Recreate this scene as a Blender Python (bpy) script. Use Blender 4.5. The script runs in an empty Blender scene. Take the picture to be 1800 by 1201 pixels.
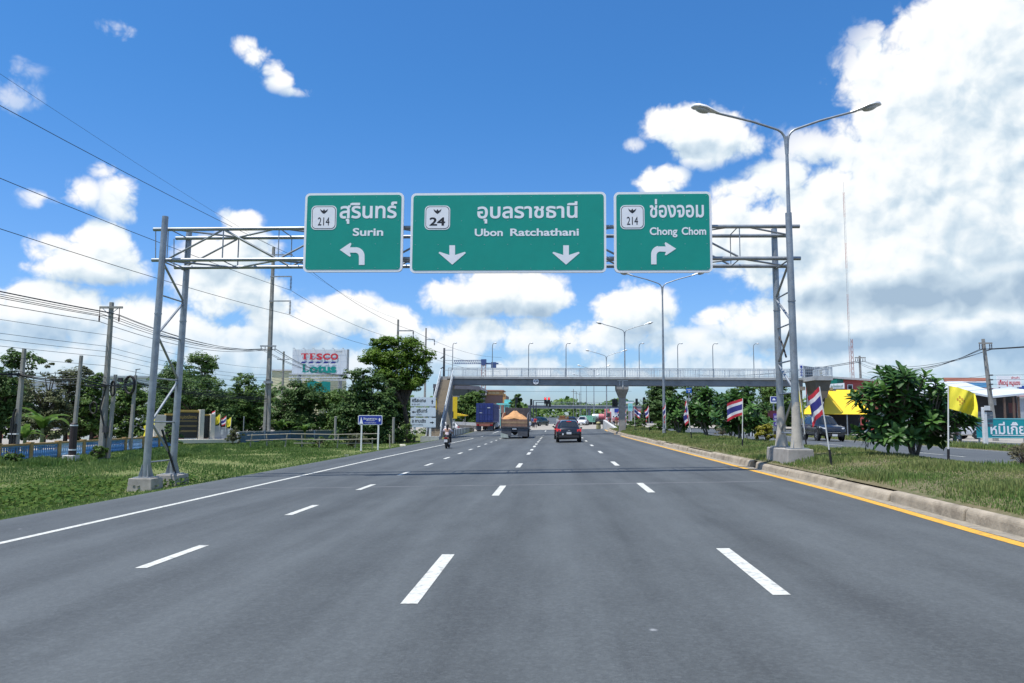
import bpy, bmesh, math, random
from mathutils import Vector, Matrix, Euler
R = math.radians
SC = bpy.context.scene
COL = SC.collection

# ------------------------------------------------------------------ camera
CAM_H = 1.71
YAW, PITCH, ROLL, FOCAL = R(2.91), R(5.80), 0.007, 1350.0
_f = Vector((-math.sin(YAW)*math.cos(PITCH), math.cos(YAW)*math.cos(PITCH), math.sin(PITCH)))
_r0 = Vector((math.cos(YAW), math.sin(YAW), 0)); _u0 = _r0.cross(_f)
_r = _r0*math.cos(ROLL) + _u0*math.sin(ROLL); _u = _r.cross(_f)
cd = bpy.data.cameras.new('camera'); cam = bpy.data.objects.new('camera', cd); COL.objects.link(cam)
cam.matrix_world = Matrix(((_r.x, _u.x, -_f.x, 0), (_r.y, _u.y, -_f.y, 0), (_r.z, _u.z, -_f.z, CAM_H), (0, 0, 0, 1)))
cd.sensor_fit = 'HORIZONTAL'; cd.sensor_width = 36.0; cd.lens = FOCAL/1800*36
cd.clip_start = 0.1; cd.clip_end = 6000
SC.camera = cam

# ------------------------------------------------------------------ world: physical sky with cumulus clouds
SUN_EL, SUN_AZ = 71.8, -123.0          # degrees; azimuth from +Y towards +X
wd = bpy.data.worlds.new('World'); SC.world = wd; wd.use_nodes = True
nt = wd.node_tree; nt.nodes.clear()
wd.cycles.sampling_method = 'MANUAL'; wd.cycles.sample_map_resolution = 512
def N(t, **kw):
    n = nt.nodes.new(t)
    for k, v in kw.items(): setattr(n, k, v)
    return n
def L(a, b): nt.links.new(a, b)
def M(op, a, b=None, c=None, clamp=False):
    n = N('ShaderNodeMath', operation=op); n.use_clamp = clamp
    for i, v in enumerate((a, b, c)):
        if v is None: continue
        if isinstance(v, (int, float)): n.inputs[i].default_value = v
        else: L(v, n.inputs[i])
    return n.outputs[0]
def VM(op, a, b=None):
    n = N('ShaderNodeVectorMath', operation=op)
    for i, v in enumerate((a, b)):
        if v is None: continue
        if isinstance(v, (tuple, list)): n.inputs[i].default_value = v
        else: L(v, n.inputs[i])
    return n.outputs['Value'] if op in ('LENGTH', 'DOT_PRODUCT') else n.outputs[0]
CLOUDS= [(28.58, 19.83, 7.2, 6.36, 1.2), (32.22, 23.37, 6.36, 5.08, 1.2), (25.51, 21.78, 3.18, 2.33, 0.8), (28.02, 15.0, 8.05, 6.36, 1.3), (23.56, 17.07, 3.18, 2.54, 0.9), (31.25, 11.38, 9.32, 6.36, 1.3), (20.8, 15.53, 3.39, 2.12, 0.8), (18.49, 13.05, 7.2, 3.39, 1.0), (24.15, 10.28, 8.47, 3.39, 1.1), (13.9, 15.56, 2.2, 1.44, 0.75), (16.88, 16.68, 2.54, 1.44, 0.6), (16.15, 11.24, 4.66, 2.12, 0.7), (9.51, 21.23, 2.2, 1.44, 0.85), (11.78, 20.29, 2.97, 1.78, 0.85), (14.0, 19.45, 1.78, 0.76, 0.45), (8.2, 17.38, 1.78, 1.1, 0.75), (19.05, 18.67, 2.54, 1.27, 0.32), (23.33, 6.92, 10.17, 2.33, 1.0), (29.8, 6.55, 7.2, 2.97, 1.1), (24.57, 3.84, 11.02, 2.12, 0.8), (17.53, 5.99, 3.81, 1.69, 0.5), (-4.22, 9.41, 5.08, 1.78, 1.0), (-0.79, 8.79, 2.97, 1.1, 0.8), (6.0, 8.11, 2.97, 1.91, 0.9), (3.46, 5.83, 3.81, 1.69, 0.7), (-2.91, 6.24, 4.66, 1.53, 0.6), (-6.74, 5.35, 2.97, 1.53, 0.6), (11.93, 7.53, 1.44, 0.68, 0.5), (9.68, 5.35, 5.08, 1.27, 0.5), (15.28, 7.67, 2.12, 0.68, 0.4), (6.32, 19.85, 0.68, 0.42, 0.2), (-32.44, 10.13, 3.39, 1.53, 0.85), (-31.39, 11.46, 1.78, 1.27, 0.75), (-33.66, 7.18, 3.18, 1.53, 0.75), (-36.24, 6.43, 2.54, 1.53, 0.7), (-30.48, 5.92, 5.51, 1.91, 0.7), (-33.94, 3.87, 7.2, 1.69, 0.65), (-30.67, 14.52, 1.19, 1.61, 0.48), (-32.79, 14.48, 1.19, 0.85, 0.42), (-34.97, 13.79, 1.02, 0.55, 0.32), (-31.37, 16.0, 0.93, 0.55, 0.3), (-30.03, 13.38, 0.76, 0.68, 0.32), (-22.99, 13.67, 1.53, 0.93, 0.75), (-23.4, 11.67, 2.97, 1.69, 0.8), (-23.28, 8.7, 3.39, 2.33, 0.75), (-19.53, 6.68, 4.24, 2.03, 0.75), (-22.18, 4.96, 5.93, 2.12, 0.8), (-14.74, 7.48, 2.2, 1.61, 0.9), (-12.44, 6.72, 2.54, 1.53, 0.85), (-10.54, 5.71, 2.54, 1.27, 0.6), (-25.92, 5.59, 3.39, 2.12, 0.7), (-22.82, 25.29, 0.93, 0.59, 0.4), (-22.04, 24.76, 1.02, 0.72, 0.46), (-21.26, 24.18, 1.1, 0.72, 0.46), (-20.42, 23.58, 1.19, 0.68, 0.46), (-19.34, 22.9, 1.02, 0.34, 0.32), (-31.29, 24.95, 0.93, 0.55, 0.26), (-37.48, 19.88, 0.59, 0.59, 0.02), (-17.06, 3.9, 6.78, 1.69, 0.5), (0.5, 3.71, 10.17, 1.27, 0.45), (13.63, 3.66, 8.47, 1.27, 0.5)]
SHADES= [(26.08, 8.26, 9.32, 1.44, 1.0), (30.55, 9.34, 5.51, 1.27, 0.8), (23.27, 5.4, 8.47, 0.93, 0.8), (30.62, 4.72, 6.78, 1.02, 0.8), (29.09, 10.92, 5.08, 1.69, 0.35), (19.78, 7.09, 3.81, 1.02, 0.6), (-2.93, 8.15, 3.81, 0.68, 0.5), (-32.31, 8.96, 2.97, 0.59, 0.4), (-34.95, 5.26, 3.81, 0.85, 0.4), (-20.66, 5.42, 3.81, 1.02, 0.4), (11.56, 19.38, 2.54, 0.59, 0.4), (25.61, 12.76, 6.78, 0.93, 0.25), (26.19, 3.24, 8.47, 0.85, 0.5), (5.56, 6.23, 2.54, 0.59, 0.3), (-23.51, 9.68, 2.97, 0.68, 0.3)]

tc = N('ShaderNodeTexCoord')
sep = N('ShaderNodeSeparateXYZ'); L(tc.outputs['Generated'], sep.inputs[0])
az = M('MULTIPLY', M('ARCTAN2', sep.outputs[0], sep.outputs[1]), 180/math.pi)
el = M('MULTIPLY', M('ARCSINE', sep.outputs[2]), 180/math.pi)
cmb = N('ShaderNodeCombineXYZ'); L(az, cmb.inputs[0]); L(el, cmb.inputs[1])
P0 = cmb.outputs[0]
def blobs(p, lst):
    cur = None
    for a0, e0, sa, se, amp in lst:
        q = VM('MULTIPLY', VM('SUBTRACT', p, (a0, e0, 0)), (1/sa, 1/se, 0))
        v = M('MULTIPLY_ADD', VM('DOT_PRODUCT', q, q), -0.62*amp, amp)
        if cur is None: cur = v
        else:
            cur = M('MAXIMUM', cur, v)
    return cur
def noise(p, scale, detail, rough, off=(0, 0, 0), stretch=(1, 1.25, 1)):
    n = N('ShaderNodeTexNoise', noise_dimensions='2D'); n.inputs['Scale'].default_value = 1
    n.inputs['Detail'].default_value = detail; n.inputs['Roughness'].default_value = rough
    q = VM('ADD', VM('MULTIPLY', p, tuple(scale*s for s in stretch)), off); L(q, n.inputs['Vector'])
    return n
# unseen cumulus added over the rest of the sky for bright fill from behind
_rn = N('ShaderNodeMapRange'); L(M('ABSOLUTE', M('ADD', az, 3)), _rn.inputs[0]); _rn.inputs[1].default_value = 40; _rn.inputs[2].default_value = 60; _rn.inputs[3].default_value = -1.5; _rn.inputs[4].default_value = .12
ROUND = _rn.outputs[0]
def density(p, fine):
    w = noise(p, .35, 2, .5, (7, 3, 0))
    pw = VM('ADD', p, VM('MULTIPLY', VM('SUBTRACT', w.outputs['Color'], (.5, .5, .5)), (1.3, 1.0, 0)))
    n1 = noise(pw, .20, 7 if fine else 3, .55).outputs['Fac']
    vo = N('ShaderNodeTexVoronoi', voronoi_dimensions='2D', feature='F1', normalize=True)
    vo.inputs['Scale'].default_value = .38; vo.inputs['Detail'].default_value = 3 if fine else 1.6; vo.inputs['Roughness'].default_value = .52; vo.inputs['Lacunarity'].default_value = 2.3
    L(pw, vo.inputs['Vector'])
    n = M('ADD', M('MULTIPLY', M('SUBTRACT', n1, .5), 1.45), M('MULTIPLY', M('SUBTRACT', .40, vo.outputs['Distance']), 1.55))
    lay = M('MAXIMUM', blobs(p, CLOUDS), ROUND)
    return M('SUBTRACT', M('ADD', lay, n), .17), n, lay
d0, n0, l0 = density(P0, True)
d1, n1_, l1 = density(VM('ADD', P0, (-.40, .70, 0)), False)
l2 = M('MAXIMUM', blobs(VM('ADD', P0, (-.8, 1.5, 0)), CLOUDS), -1.0)
# coverage
mr = N('ShaderNodeMapRange', interpolation_type='SMOOTHSTEP'); L(d0, mr.inputs[0])
mr.inputs[1].default_value = -.04; mr.inputs[2].default_value = .46
alpha = M('MULTIPLY', mr.outputs[0], M('MULTIPLY_ADD', l0, 1.4, .52, clamp=True))
relief = M('ADD', M('MULTIPLY', M('SUBTRACT', n0, n1_), .40), M('MULTIPLY', M('MINIMUM', M('MAXIMUM', M('SUBTRACT', l0, l2), -.45), .45), .50))                      # > 0 : faces the sun
shade = M('MAXIMUM', blobs(P0, SHADES), 0)
deep = M('MAXIMUM', M('MINIMUM', M('SUBTRACT', d1, .75), 1.0), 0)
big = noise(P0, .09, 3, .5, (3.3, 8.1, 0)).outputs['Fac']
lum = M('ADD', M('ADD', relief, .79), M('MULTIPLY', deep, -.09))
lum = M('ADD', lum, M('MULTIPLY', M('SUBTRACT', big, .5), .30))
lum = M('SUBTRACT', lum, M('MULTIPLY', shade, M('MULTIPLY_ADD', n0, .25, .31)))
lum = M('MINIMUM', M('MAXIMUM', lum, .34), 1.0)
ramp = N('ShaderNodeValToRGB'); L(lum, ramp.inputs[0])
cr = ramp.color_ramp; cr.elements[0].position = .30; cr.elements[0].color = (.34, .47, .62, 1)
cr.elements[1].position = 1.0; cr.elements[1].color = (1.0, 1.0, 1.0, 1)
e = cr.elements.new(.62); e.color = (.62, .74, .84, 1)
e = cr.elements.new(.84); e.color = (.90, .95, .975, 1)
sky = N('ShaderNodeTexSky', sky_type='NISHITA'); sky.sun_disc = False
sky.sun_elevation = R(SUN_EL); sky.sun_rotation = R(SUN_AZ); sky.altitude = 150
sky.air_density = 1.25; sky.dust_density = .55; sky.ozone_density = 2.2
SKY_STRENGTH = .120
tint = N('ShaderNodeMix', data_type='RGBA', blend_type='MULTIPLY'); tint.inputs['Factor'].default_value = 1
L(sky.outputs[0], tint.inputs['A']); 
tl = N('ShaderNodeMapRange', interpolation_type='SMOOTHSTEP'); L(el, tl.inputs[0]); tl.inputs[1].default_value = -2; tl.inputs[2].default_value = 26
tm = N('ShaderNodeMix', data_type='RGBA'); L(tl.outputs[0], tm.inputs['Factor']); tm.inputs['A'].default_value = (.45, .62, .98, 1); tm.inputs['B'].default_value = (.255, .575, .90, 1)
L(tm.outputs['Result'], tint.inputs['B'])
cl = N('ShaderNodeMix', data_type='RGBA', blend_type='MULTIPLY'); cl.inputs['Factor'].default_value = 1
L(ramp.outputs[0], cl.inputs['A']); k = .73/SKY_STRENGTH; cl.inputs['B'].default_value = (k, k, k, 1)
# fade of the clouds into the hazy air above the horizon
hz = N('ShaderNodeMapRange'); L(el, hz.inputs[0]); hz.inputs[1].default_value = 0; hz.inputs[2].default_value = 7
hz.inputs[3].default_value = .35; hz.inputs[4].default_value = 1
mix = N('ShaderNodeMix', data_type='RGBA'); L(M('MULTIPLY', alpha, hz.outputs[0]), mix.inputs['Factor'])
L(tint.outputs['Result'], mix.inputs['A']); L(cl.outputs['Result'], mix.inputs['B'])
bg = N('ShaderNodeBackground'); bg.inputs[1].default_value = SKY_STRENGTH; L(mix.outputs['Result'], bg.inputs[0])
out = N('ShaderNodeOutputWorld'); L(bg.outputs[0], out.inputs[0])

# ------------------------------------------------------------------ sun
sd = bpy.data.lights.new('sun', 'SUN'); sd.energy = 4.1; sd.angle = R(.53); sd.color = (1, .96, .9)
so = bpy.data.objects.new('sun', sd); COL.objects.link(so)
sv = Vector((math.sin(R(SUN_AZ))*math.cos(R(SUN_EL)), math.cos(R(SUN_AZ))*math.cos(R(SUN_EL)), math.sin(R(SUN_EL))))
so.rotation_euler = sv.to_track_quat('Z', 'Y').to_euler()
SC.view_settings.view_transform = 'Standard'; SC.view_settings.look = 'None'
SC.view_settings.exposure = 0.52; SC.view_settings.gamma = 1.0
SC.view_settings.use_curve_mapping = False
SC.cycles.max_bounces = 6; SC.cycles.transparent_max_bounces = 12
SC.cycles.caustics_reflective = False; SC.cycles.caustics_refractive = False

# ------------------------------------------------------------------ helpers
import numpy as np
from mathutils.geometry import delaunay_2d_cdt, tessellate_polygon
RND = random.Random(7)
PI = math.pi
def at(px, py, Y):
    """point at real depth Y seen at photo coordinate (px, py); gives positions and sizes in metres"""
    d = _f + _r*((px-900)/FOCAL) - _u*((py-600.5)/FOCAL)
    t = Y/d.y
    return Vector((d.x*t, Y, CAM_H + d.z*t))
MATS = {}
def mat(name, color, rough=.6, metal=0.0, var=.12, scale=6.0, bump=0.0, bscale=40, spec=.5, dirt=None, coat=0):
    if name in MATS: return MATS[name]
    m = bpy.data.materials.new(name); m.use_nodes = True; MATS[name] = m
    t = m.node_tree; b = t.nodes['Principled BSDF']
    b.inputs['Roughness'].default_value = rough; b.inputs['Metallic'].default_value = metal
    b.inputs['Specular IOR Level'].default_value = spec
    if coat: b.inputs['Coat Weight'].default_value = coat; b.inputs['Coat Roughness'].default_value = .05
    tc_ = t.nodes.new('ShaderNodeTexCoord')
    n = t.nodes.new('ShaderNodeTexNoise'); n.inputs['Scale'].default_value = scale; n.inputs['Detail'].default_value = 5; n.inputs['Roughness'].default_value = .62
    t.links.new(tc_.outputs['Object'], n.inputs['Vector'])
    r = t.nodes.new('ShaderNodeValToRGB'); r.color_ramp.elements[0].position = .3; r.color_ramp.elements[1].position = .7
    c = color; lo = [max(0, x*(1-var)) for x in c[:3]]; hi = [min(1, x*(1+var)) for x in c[:3]]
    r.color_ramp.elements[0].color = (*lo, 1); r.color_ramp.elements[1].color = (*hi, 1)
    t.links.new(n.outputs['Fac'], r.inputs[0]); src = r.outputs[0]
    if dirt:                      # irregular stains of another colour: (colour, amount, scale)
        n2 = t.nodes.new('ShaderNodeTexNoise'); n2.inputs['Scale'].default_value = dirt[2]; n2.inputs['Detail'].default_value = 7; n2.inputs['Roughness'].default_value = .7
        t.links.new(tc_.outputs['Object'], n2.inputs['Vector'])
        r2 = t.nodes.new('ShaderNodeMapRange'); r2.inputs[1].default_value = .5; r2.inputs[2].default_value = .72; r2.inputs[4].default_value = dirt[1]
        t.links.new(n2.outputs['Fac'], r2.inputs[0])
        mx = t.nodes.new('ShaderNodeMix'); mx.data_type = 'RGBA'; t.links.new(r2.outputs[0], mx.inputs['Factor'])
        t.links.new(src, mx.inputs['A']); mx.inputs['B'].default_value = (*dirt[0], 1); src = mx.outputs['Result']
    t.links.new(src, b.inputs['Base Color'])
    if bump:
        n3 = t.nodes.new('ShaderNodeTexNoise'); n3.inputs['Scale'].default_value = bscale; n3.inputs['Detail'].default_value = 4
        t.links.new(tc_.outputs['Object'], n3.inputs['Vector'])
        bp = t.nodes.new('ShaderNodeBump'); bp.inputs['Strength'].default_value = bump; bp.inputs['Distance'].default_value = .02
        t.links.new(n3.outputs['Fac'], bp.inputs['Height']); t.links.new(bp.outputs[0], b.inputs['Normal'])
    return m
def leafmat(name, c1, c2, rough=.5, trans=.25):
    """leaf material: each leaf its own tone between c1 and c2 (mesh attribute 'vary')"""
    if name in MATS: return MATS[name]
    m = bpy.data.materials.new(name); m.use_nodes = True; MATS[name] = m
    t = m.node_tree; b = t.nodes['Principled BSDF']; b.inputs['Roughness'].default_value = rough; b.inputs['Specular IOR Level'].default_value = .2
    a = t.nodes.new('ShaderNodeAttribute'); a.attribute_name = 'vary'
    mx = t.nodes.new('ShaderNodeMix'); mx.data_type = 'RGBA'; t.links.new(a.outputs['Fac'], mx.inputs['Factor'])
    mx.inputs['A'].default_value = (*c1, 1); mx.inputs['B'].default_value = (*c2, 1)
    t.links.new(mx.outputs['Result'], b.inputs['Base Color'])
    tr = t.nodes.new('ShaderNodeBsdfTranslucent'); ms = t.nodes.new('ShaderNodeMixShader'); ms.inputs[0].default_value = trans
    t.links.new(mx.outputs['Result'], tr.inputs[0]); t.links.new(b.outputs[0], ms.inputs[1]); t.links.new(tr.outputs[0], ms.inputs[2])
    t.links.new(ms.outputs[0], t.nodes['Material Output'].inputs[0])
    return m
def glassmat(name, color=(.02, .025, .03), rough=.06):
    return mat(name, color, rough, 0, .05, spec=.8)
def emit(name, color, strength):
    if name in MATS: return MATS[name]
    m = bpy.data.materials.new(name); m.use_nodes = True; MATS[name] = m
    b = m.node_tree.nodes['Principled BSDF']; b.inputs['Base Color'].default_value = (*color, 1)
    b.inputs['Emission Color'].default_value = (*color, 1); b.inputs['Emission Strength'].default_value = strength
    return m
ROOT = {}
class MB:
    def __init__(s): s.v = []; s.f = []; s.mi = []; s.cur = 0
    def m(s, i): s.cur = i; return s
    def add(s, vs, fs):
        o = len(s.v); s.v += [tuple(p) for p in vs]; s.f += [tuple(i+o for i in f) for f in fs]; s.mi += [s.cur]*len(fs); return s
    def box(s, c, d, rot=0, M=None):
        x, y, z = d[0]/2, d[1]/2, d[2]/2
        vs = [Vector((a*x, b*y, e*z)) for e in (-1, 1) for b in (-1, 1) for a in (-1, 1)]
        if rot: q = Matrix.Rotation(rot, 3, 'Z'); vs = [q @ p for p in vs]
        if M is not None: vs = [M @ p for p in vs]
        c = Vector(c); vs = [p+c for p in vs]
        return s.add(vs, [(0, 2, 3, 1), (4, 5, 7, 6), (0, 1, 5, 4), (2, 6, 7, 3), (0, 4, 6, 2), (1, 3, 7, 5)])
    def box2(s, a, b):
        return s.box([(a[i]+b[i])/2 for i in range(3)], [abs(b[i]-a[i]) for i in range(3)])
    def tube(s, path, r, seg=8, cap=True):
        path = [Vector(p) for p in path]; n = len(path); rs = r if isinstance(r, (list, tuple)) else [r]*n
        vs = []; fs = []
        up = None
        for i, p in enumerate(path):
            d = (path[min(i+1, n-1)] - path[max(i-1, 0)]).normalized()
            if up is None:
                up = Vector((0, 0, 1)) if abs(d.z) < .9 else Vector((1, 0, 0))
            a = d.cross(up).normalized(); b = a.cross(d); up = b
            for k in range(seg):
                t = 2*PI*k/seg; vs.append(p + (a*math.cos(t) + b*math.sin(t))*rs[i])
        for i in range(n-1):
            for k in range(seg):
                k2 = (k+1) % seg; fs.append((i*seg+k, i*seg+k2, (i+1)*seg+k2, (i+1)*seg+k))
        if cap: fs.append(tuple(range(seg-1, -1, -1))); fs.append(tuple((n-1)*seg+k for k in range(seg)))
        return s.add(vs, fs)
    def bar(s, p0, p1, w, h, up=(0, 0, 1)):
        p0 = Vector(p0); p1 = Vector(p1); d = (p1-p0).normalized(); up = Vector(up)
        if abs(d.dot(up)) > .95: up = Vector((0, 1, 0))
        a = d.cross(up).normalized(); b = a.cross(d)
        vs = [p + a*(i*w/2) + b*(j*h/2) for p in (p0, p1) for i, j in ((-1, -1), (1, -1), (1, 1), (-1, 1))]
        return s.add(vs, [(3, 2, 1, 0), (4, 5, 6, 7), (0, 1, 5, 4), (1, 2, 6, 5), (2, 3, 7, 6), (3, 0, 4, 7)])
    def lathe(s, prof, c=(0, 0, 0), seg=16, axis='Z'):
        vs = []; fs = []; c = Vector(c); n = len(prof)
        for r, z in prof:
            for k in range(seg):
                t = 2*PI*k/seg; x, y = r*math.cos(t), r*math.sin(t)
                vs.append(c + (Vector((x, y, z)) if axis == 'Z' else Vector((z, x, y)) if axis == 'X' else Vector((y, z, x))))
        for i in range(n-1):
            for k in range(seg):
                k2 = (k+1) % seg; fs.append((i*seg+k, i*seg+k2, (i+1)*seg+k2, (i+1)*seg+k))
        fs.append(tuple(range(seg-1, -1, -1))); fs.append(tuple((n-1)*seg+k for k in range(seg)))
        return s.add(vs, fs)
    def plate(s, pts, n, th):
        """flat polygon pts (3D) with thickness th along -n (front face at pts)"""
        pts = [Vector(p) for p in pts]; n = Vector(n)*th; k = len(pts)
        vs = pts + [p-n for p in pts]
        fs = [tuple(range(k)), tuple(range(2*k-1, k-1, -1))] + [(i, i+k, (i+1) % k + k, (i+1) % k) for i in range(k)]
        return s.add(vs, fs)
    def quad(s, *p): return s.add(p, [tuple(range(len(p)))])
    def sphere(s, c, r, seg=12, rings=8, sc=(1, 1, 1)):
        vs = []; fs = []; c = Vector(c)
        for i in range(rings+1):
            a = PI*i/rings
            for k in range(seg):
                t = 2*PI*k/seg
                vs.append(c + Vector((r*sc[0]*math.sin(a)*math.cos(t), r*sc[1]*math.sin(a)*math.sin(t), r*sc[2]*math.cos(a))))
        for i in range(rings):
            for k in range(seg):
                k2 = (k+1) % seg; fs.append((i*seg+k, (i+1)*seg+k, (i+1)*seg+k2, i*seg+k2))
        return s.add(vs, fs)
    def build(s, name, ms, parent=None, smooth=0, local=False, bevel=0):
        me = bpy.data.meshes.new(name); v = s.v
        o = bpy.data.objects.new(name, me)
        if parent is not None:
            o.parent = parent; off = ROOT.get(parent.name, Vector((0, 0, 0))); ROOT[o.name] = off
            if not local: v = [(a-off.x, b-off.y, c-off.z) for a, b, c in v]
        me.from_pydata(v, [], s.f); me.validate()
        if not isinstance(ms, (list, tuple)): ms = [ms]
        for m_ in ms: me.materials.append(m_)
        if len(ms) > 1 and len(me.polygons) == len(s.mi): me.polygons.foreach_set('material_index', s.mi)
        if smooth:
            me.polygons.foreach_set('use_smooth', [True]*len(me.polygons)); me.set_sharp_from_angle(angle=R(smooth))
        if bevel:
            md = o.modifiers.new('bevel', 'BEVEL'); md.width = bevel; md.segments = 2; md.limit_method = 'ANGLE'
        me.update(); COL.objects.link(o)
        return o
def tag(o, label, cat, group=None):
    o['label'] = label; o['category'] = cat
    if group: o['group'] = group
    return o
def thing(name, label, cat, loc=(0, 0, 0), group=None, rotz=0):
    o = bpy.data.objects.new(name, None); COL.objects.link(o); o.location = loc; o.rotation_euler = (0, 0, rotz)
    o.empty_display_size = .2; ROOT[o.name] = Vector(loc)
    return tag(o, label, cat, group)
def struct(o): o['kind'] = 'structure'; return o
def stuff(o): o['kind'] = 'stuff'; return o
def dup(root, loc, rotz=None, label=None, scale=None, group=None):
    kids = {}
    for o in list(COL.objects):
        if o.parent: kids.setdefault(o.parent.name, []).append(o)
    r = root.copy(); COL.objects.link(r); r.location = loc
    if rotz is not None: r.rotation_euler.z = rotz
    if scale is not None: r.scale = (scale,)*3 if isinstance(scale, (int, float)) else scale
    if label: r['label'] = label
    if group: r['group'] = group
    for ch in kids.get(root.name, []):
        c = ch.copy(); COL.objects.link(c); c.parent = r
        for g in kids.get(ch.name, []):
            d = g.copy(); COL.objects.link(d); d.parent = c
    return r
# ---- lettering: outlines of the built-in font, filled by winding number
_TXT = {}
def glyphs(txt, bold=0.0):
    key = (txt, bold)
    if key in _TXT: return _TXT[key]
    cu = bpy.data.curves.new('t', 'FONT'); cu.body = txt; cu.size = 1; cu.fill_mode = 'NONE'
    ob = bpy.data.objects.new('t', cu); COL.objects.link(ob)
    dg = bpy.context.evaluated_depsgraph_get(); c2 = ob.evaluated_get(dg).to_curve(dg)
    loops = []
    for sp in c2.splines:
        pts = []; bz = sp.bezier_points; n = len(bz)
        if n < 2: continue
        for i in range(n):
            a, b = bz[i], bz[(i+1) % n]
            p0, p1, p2, p3 = a.co, a.handle_right, b.handle_left, b.co
            st = 1 if ((p1-p0).cross(p3-p0).length < 1e-4 and (p2-p0).cross(p3-p0).length < 1e-4) else 4
            for k in range(st):
                t = k/st; q = p0*(1-t)**3 + p1*3*t*(1-t)**2 + p2*3*t*t*(1-t) + p3*t**3
                if not pts or (Vector((q.x, q.y))-pts[-1]).length > 1e-4: pts.append(Vector((q.x, q.y)))
        if len(pts) > 2 and (pts[0]-pts[-1]).length < 1e-4: pts.pop()
        if len(pts) > 2: loops.append(pts)
    ob.to_curve_clear() if hasattr(ob, 'to_curve_clear') else None
    bpy.data.objects.remove(ob); bpy.data.curves.remove(cu)
    def area(l): return sum(l[i].x*l[(i+1) % len(l)].y-l[(i+1) % len(l)].x*l[i].y for i in range(len(l)))/2
    sgn = 1 if sum(area(l) for l in loops) > 0 else -1
    if bold:
        nl = []
        for l in loops:
            o = []
            for i, p in enumerate(l):
                d1 = (p-l[i-1]).normalized(); d2 = (l[(i+1) % len(l)]-p).normalized()
                n1 = Vector((d1.y, -d1.x)); n2 = Vector((d2.y, -d2.x)); nn = n1+n2
                if nn.length < .3: nn = n1
                else: nn = nn/(max(.5, nn.length_squared/2))
                o.append(p + nn*bold*sgn)
            nl.append(o)
        loops = nl
    V = []; E = []
    for l in loops:
        o = len(V); V += l; E += [(o+i, o+(i+1) % len(l)) for i in range(len(l))]
    vo, eo, fo = delaunay_2d_cdt(V, E, [], 0, 1e-5)[:3]
    vo = [(p.x, p.y) for p in vo]
    cen = np.array([[(vo[a][0]+vo[b][0]+vo[c][0])/3, (vo[a][1]+vo[b][1]+vo[c][1])/3] for a, b, c in fo])
    w = np.zeros(len(cen))
    for i, j in E:
        x0, y0 = V[i]; x1, y1 = V[j]
        if y0 == y1: continue
        up = (cen[:, 1] >= min(y0, y1)) & (cen[:, 1] < max(y0, y1))
        xi = x0 + (cen[:, 1]-y0)/(y1-y0)*(x1-x0)
        w += np.where(up & (xi > cen[:, 0]), 1 if y1 > y0 else -1, 0)
    tri = [fo[k] for k in range(len(fo)) if abs(w[k]) > .5]
    _TXT[key] = (vo, tri); return _TXT[key]
def lettering(mb, txt, x0, x1, zb, zt, Y, ref='H', bold=0.0, O=None, ax=None, az=None, rot=None):
    """letters between x0 and x1, baseline zb, top of the letter `ref` at zt, on the plane y = Y (facing -Y) or in the frame O, ax, az"""
    v, tri = glyphs(txt, bold); rv, rt = glyphs(ref, bold)
    used = sorted({i for t in tri for i in t}); xs = [v[i][0] for i in used]
    rh = max(rv[i][1] for t in rt for i in t)
    lo, hi = min(xs), max(xs); sx = (x1-x0)/(hi-lo); sz = (zt-zb)/rh; mp = {i: k for k, i in enumerate(used)}
    if O is None: P = [(x0+(v[i][0]-lo)*sx, Y, zb+v[i][1]*sz) for i in used]
    else: P = [tuple(Vector(O)+Vector(ax)*(x0+(v[i][0]-lo)*sx)+Vector(az)*(zb+v[i][1]*sz)) for i in used]
    return mb.add(P, [tuple(mp[i] for i in t) for t in tri])
def rrect(x0, x1, z0, z1, r, Y, n=5):
    pts = []
    for cx, cz, a in ((x1-r, z0+r, -90), (x1-r, z1-r, 0), (x0+r, z1-r, 90), (x0+r, z0+r, 180)):
        for k in range(n+1):
            t = R(a+90*k/n); pts.append((cx+r*math.cos(t), Y, cz+r*math.sin(t)))
    return pts
def poly(mb, pts):      # concave-safe flat polygon
    tris = tessellate_polygon([[Vector(p) for p in pts]]); return mb.add(pts, [tuple(t) for t in tris])

# ------------------------------------------------------------------ common materials
galv = mat('galvanised_steel', (.31, .335, .35), .42, .55, .22, 3.0, dirt=((.2, .2, .2), .5, 2.2))
galv_dull = mat('weathered_steel', (.30, .32, .33), .55, .3, .25, 3.0)
concrete = mat('concrete', (.33, .31, .28), .9, 0, .18, 3, .25, 30, dirt=((.16, .15, .13), .6, 1.6))
pole_conc = mat('pole_concrete', (.30, .29, .26), .9, 0, .2, 2.5, .2, 30, dirt=((.14, .14, .13), .6, 1.3))
black = mat('black_rubber', (.012, .012, .013), .6, 0, .2)
wire_m = mat('wire', (.02, .022, .026), .6, 0, .1)
white = mat('white_paint', (.74, .75, .74), .5, 0, .06, 4, dirt=((.5, .48, .44), .5, 3))
yellow_m = mat('yellow_vinyl', (.82, .55, .02), .55, 0, .06, 3)
bark = mat('bark', (.085, .068, .052), .95, 0, .35, 8, .5, 25)
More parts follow.
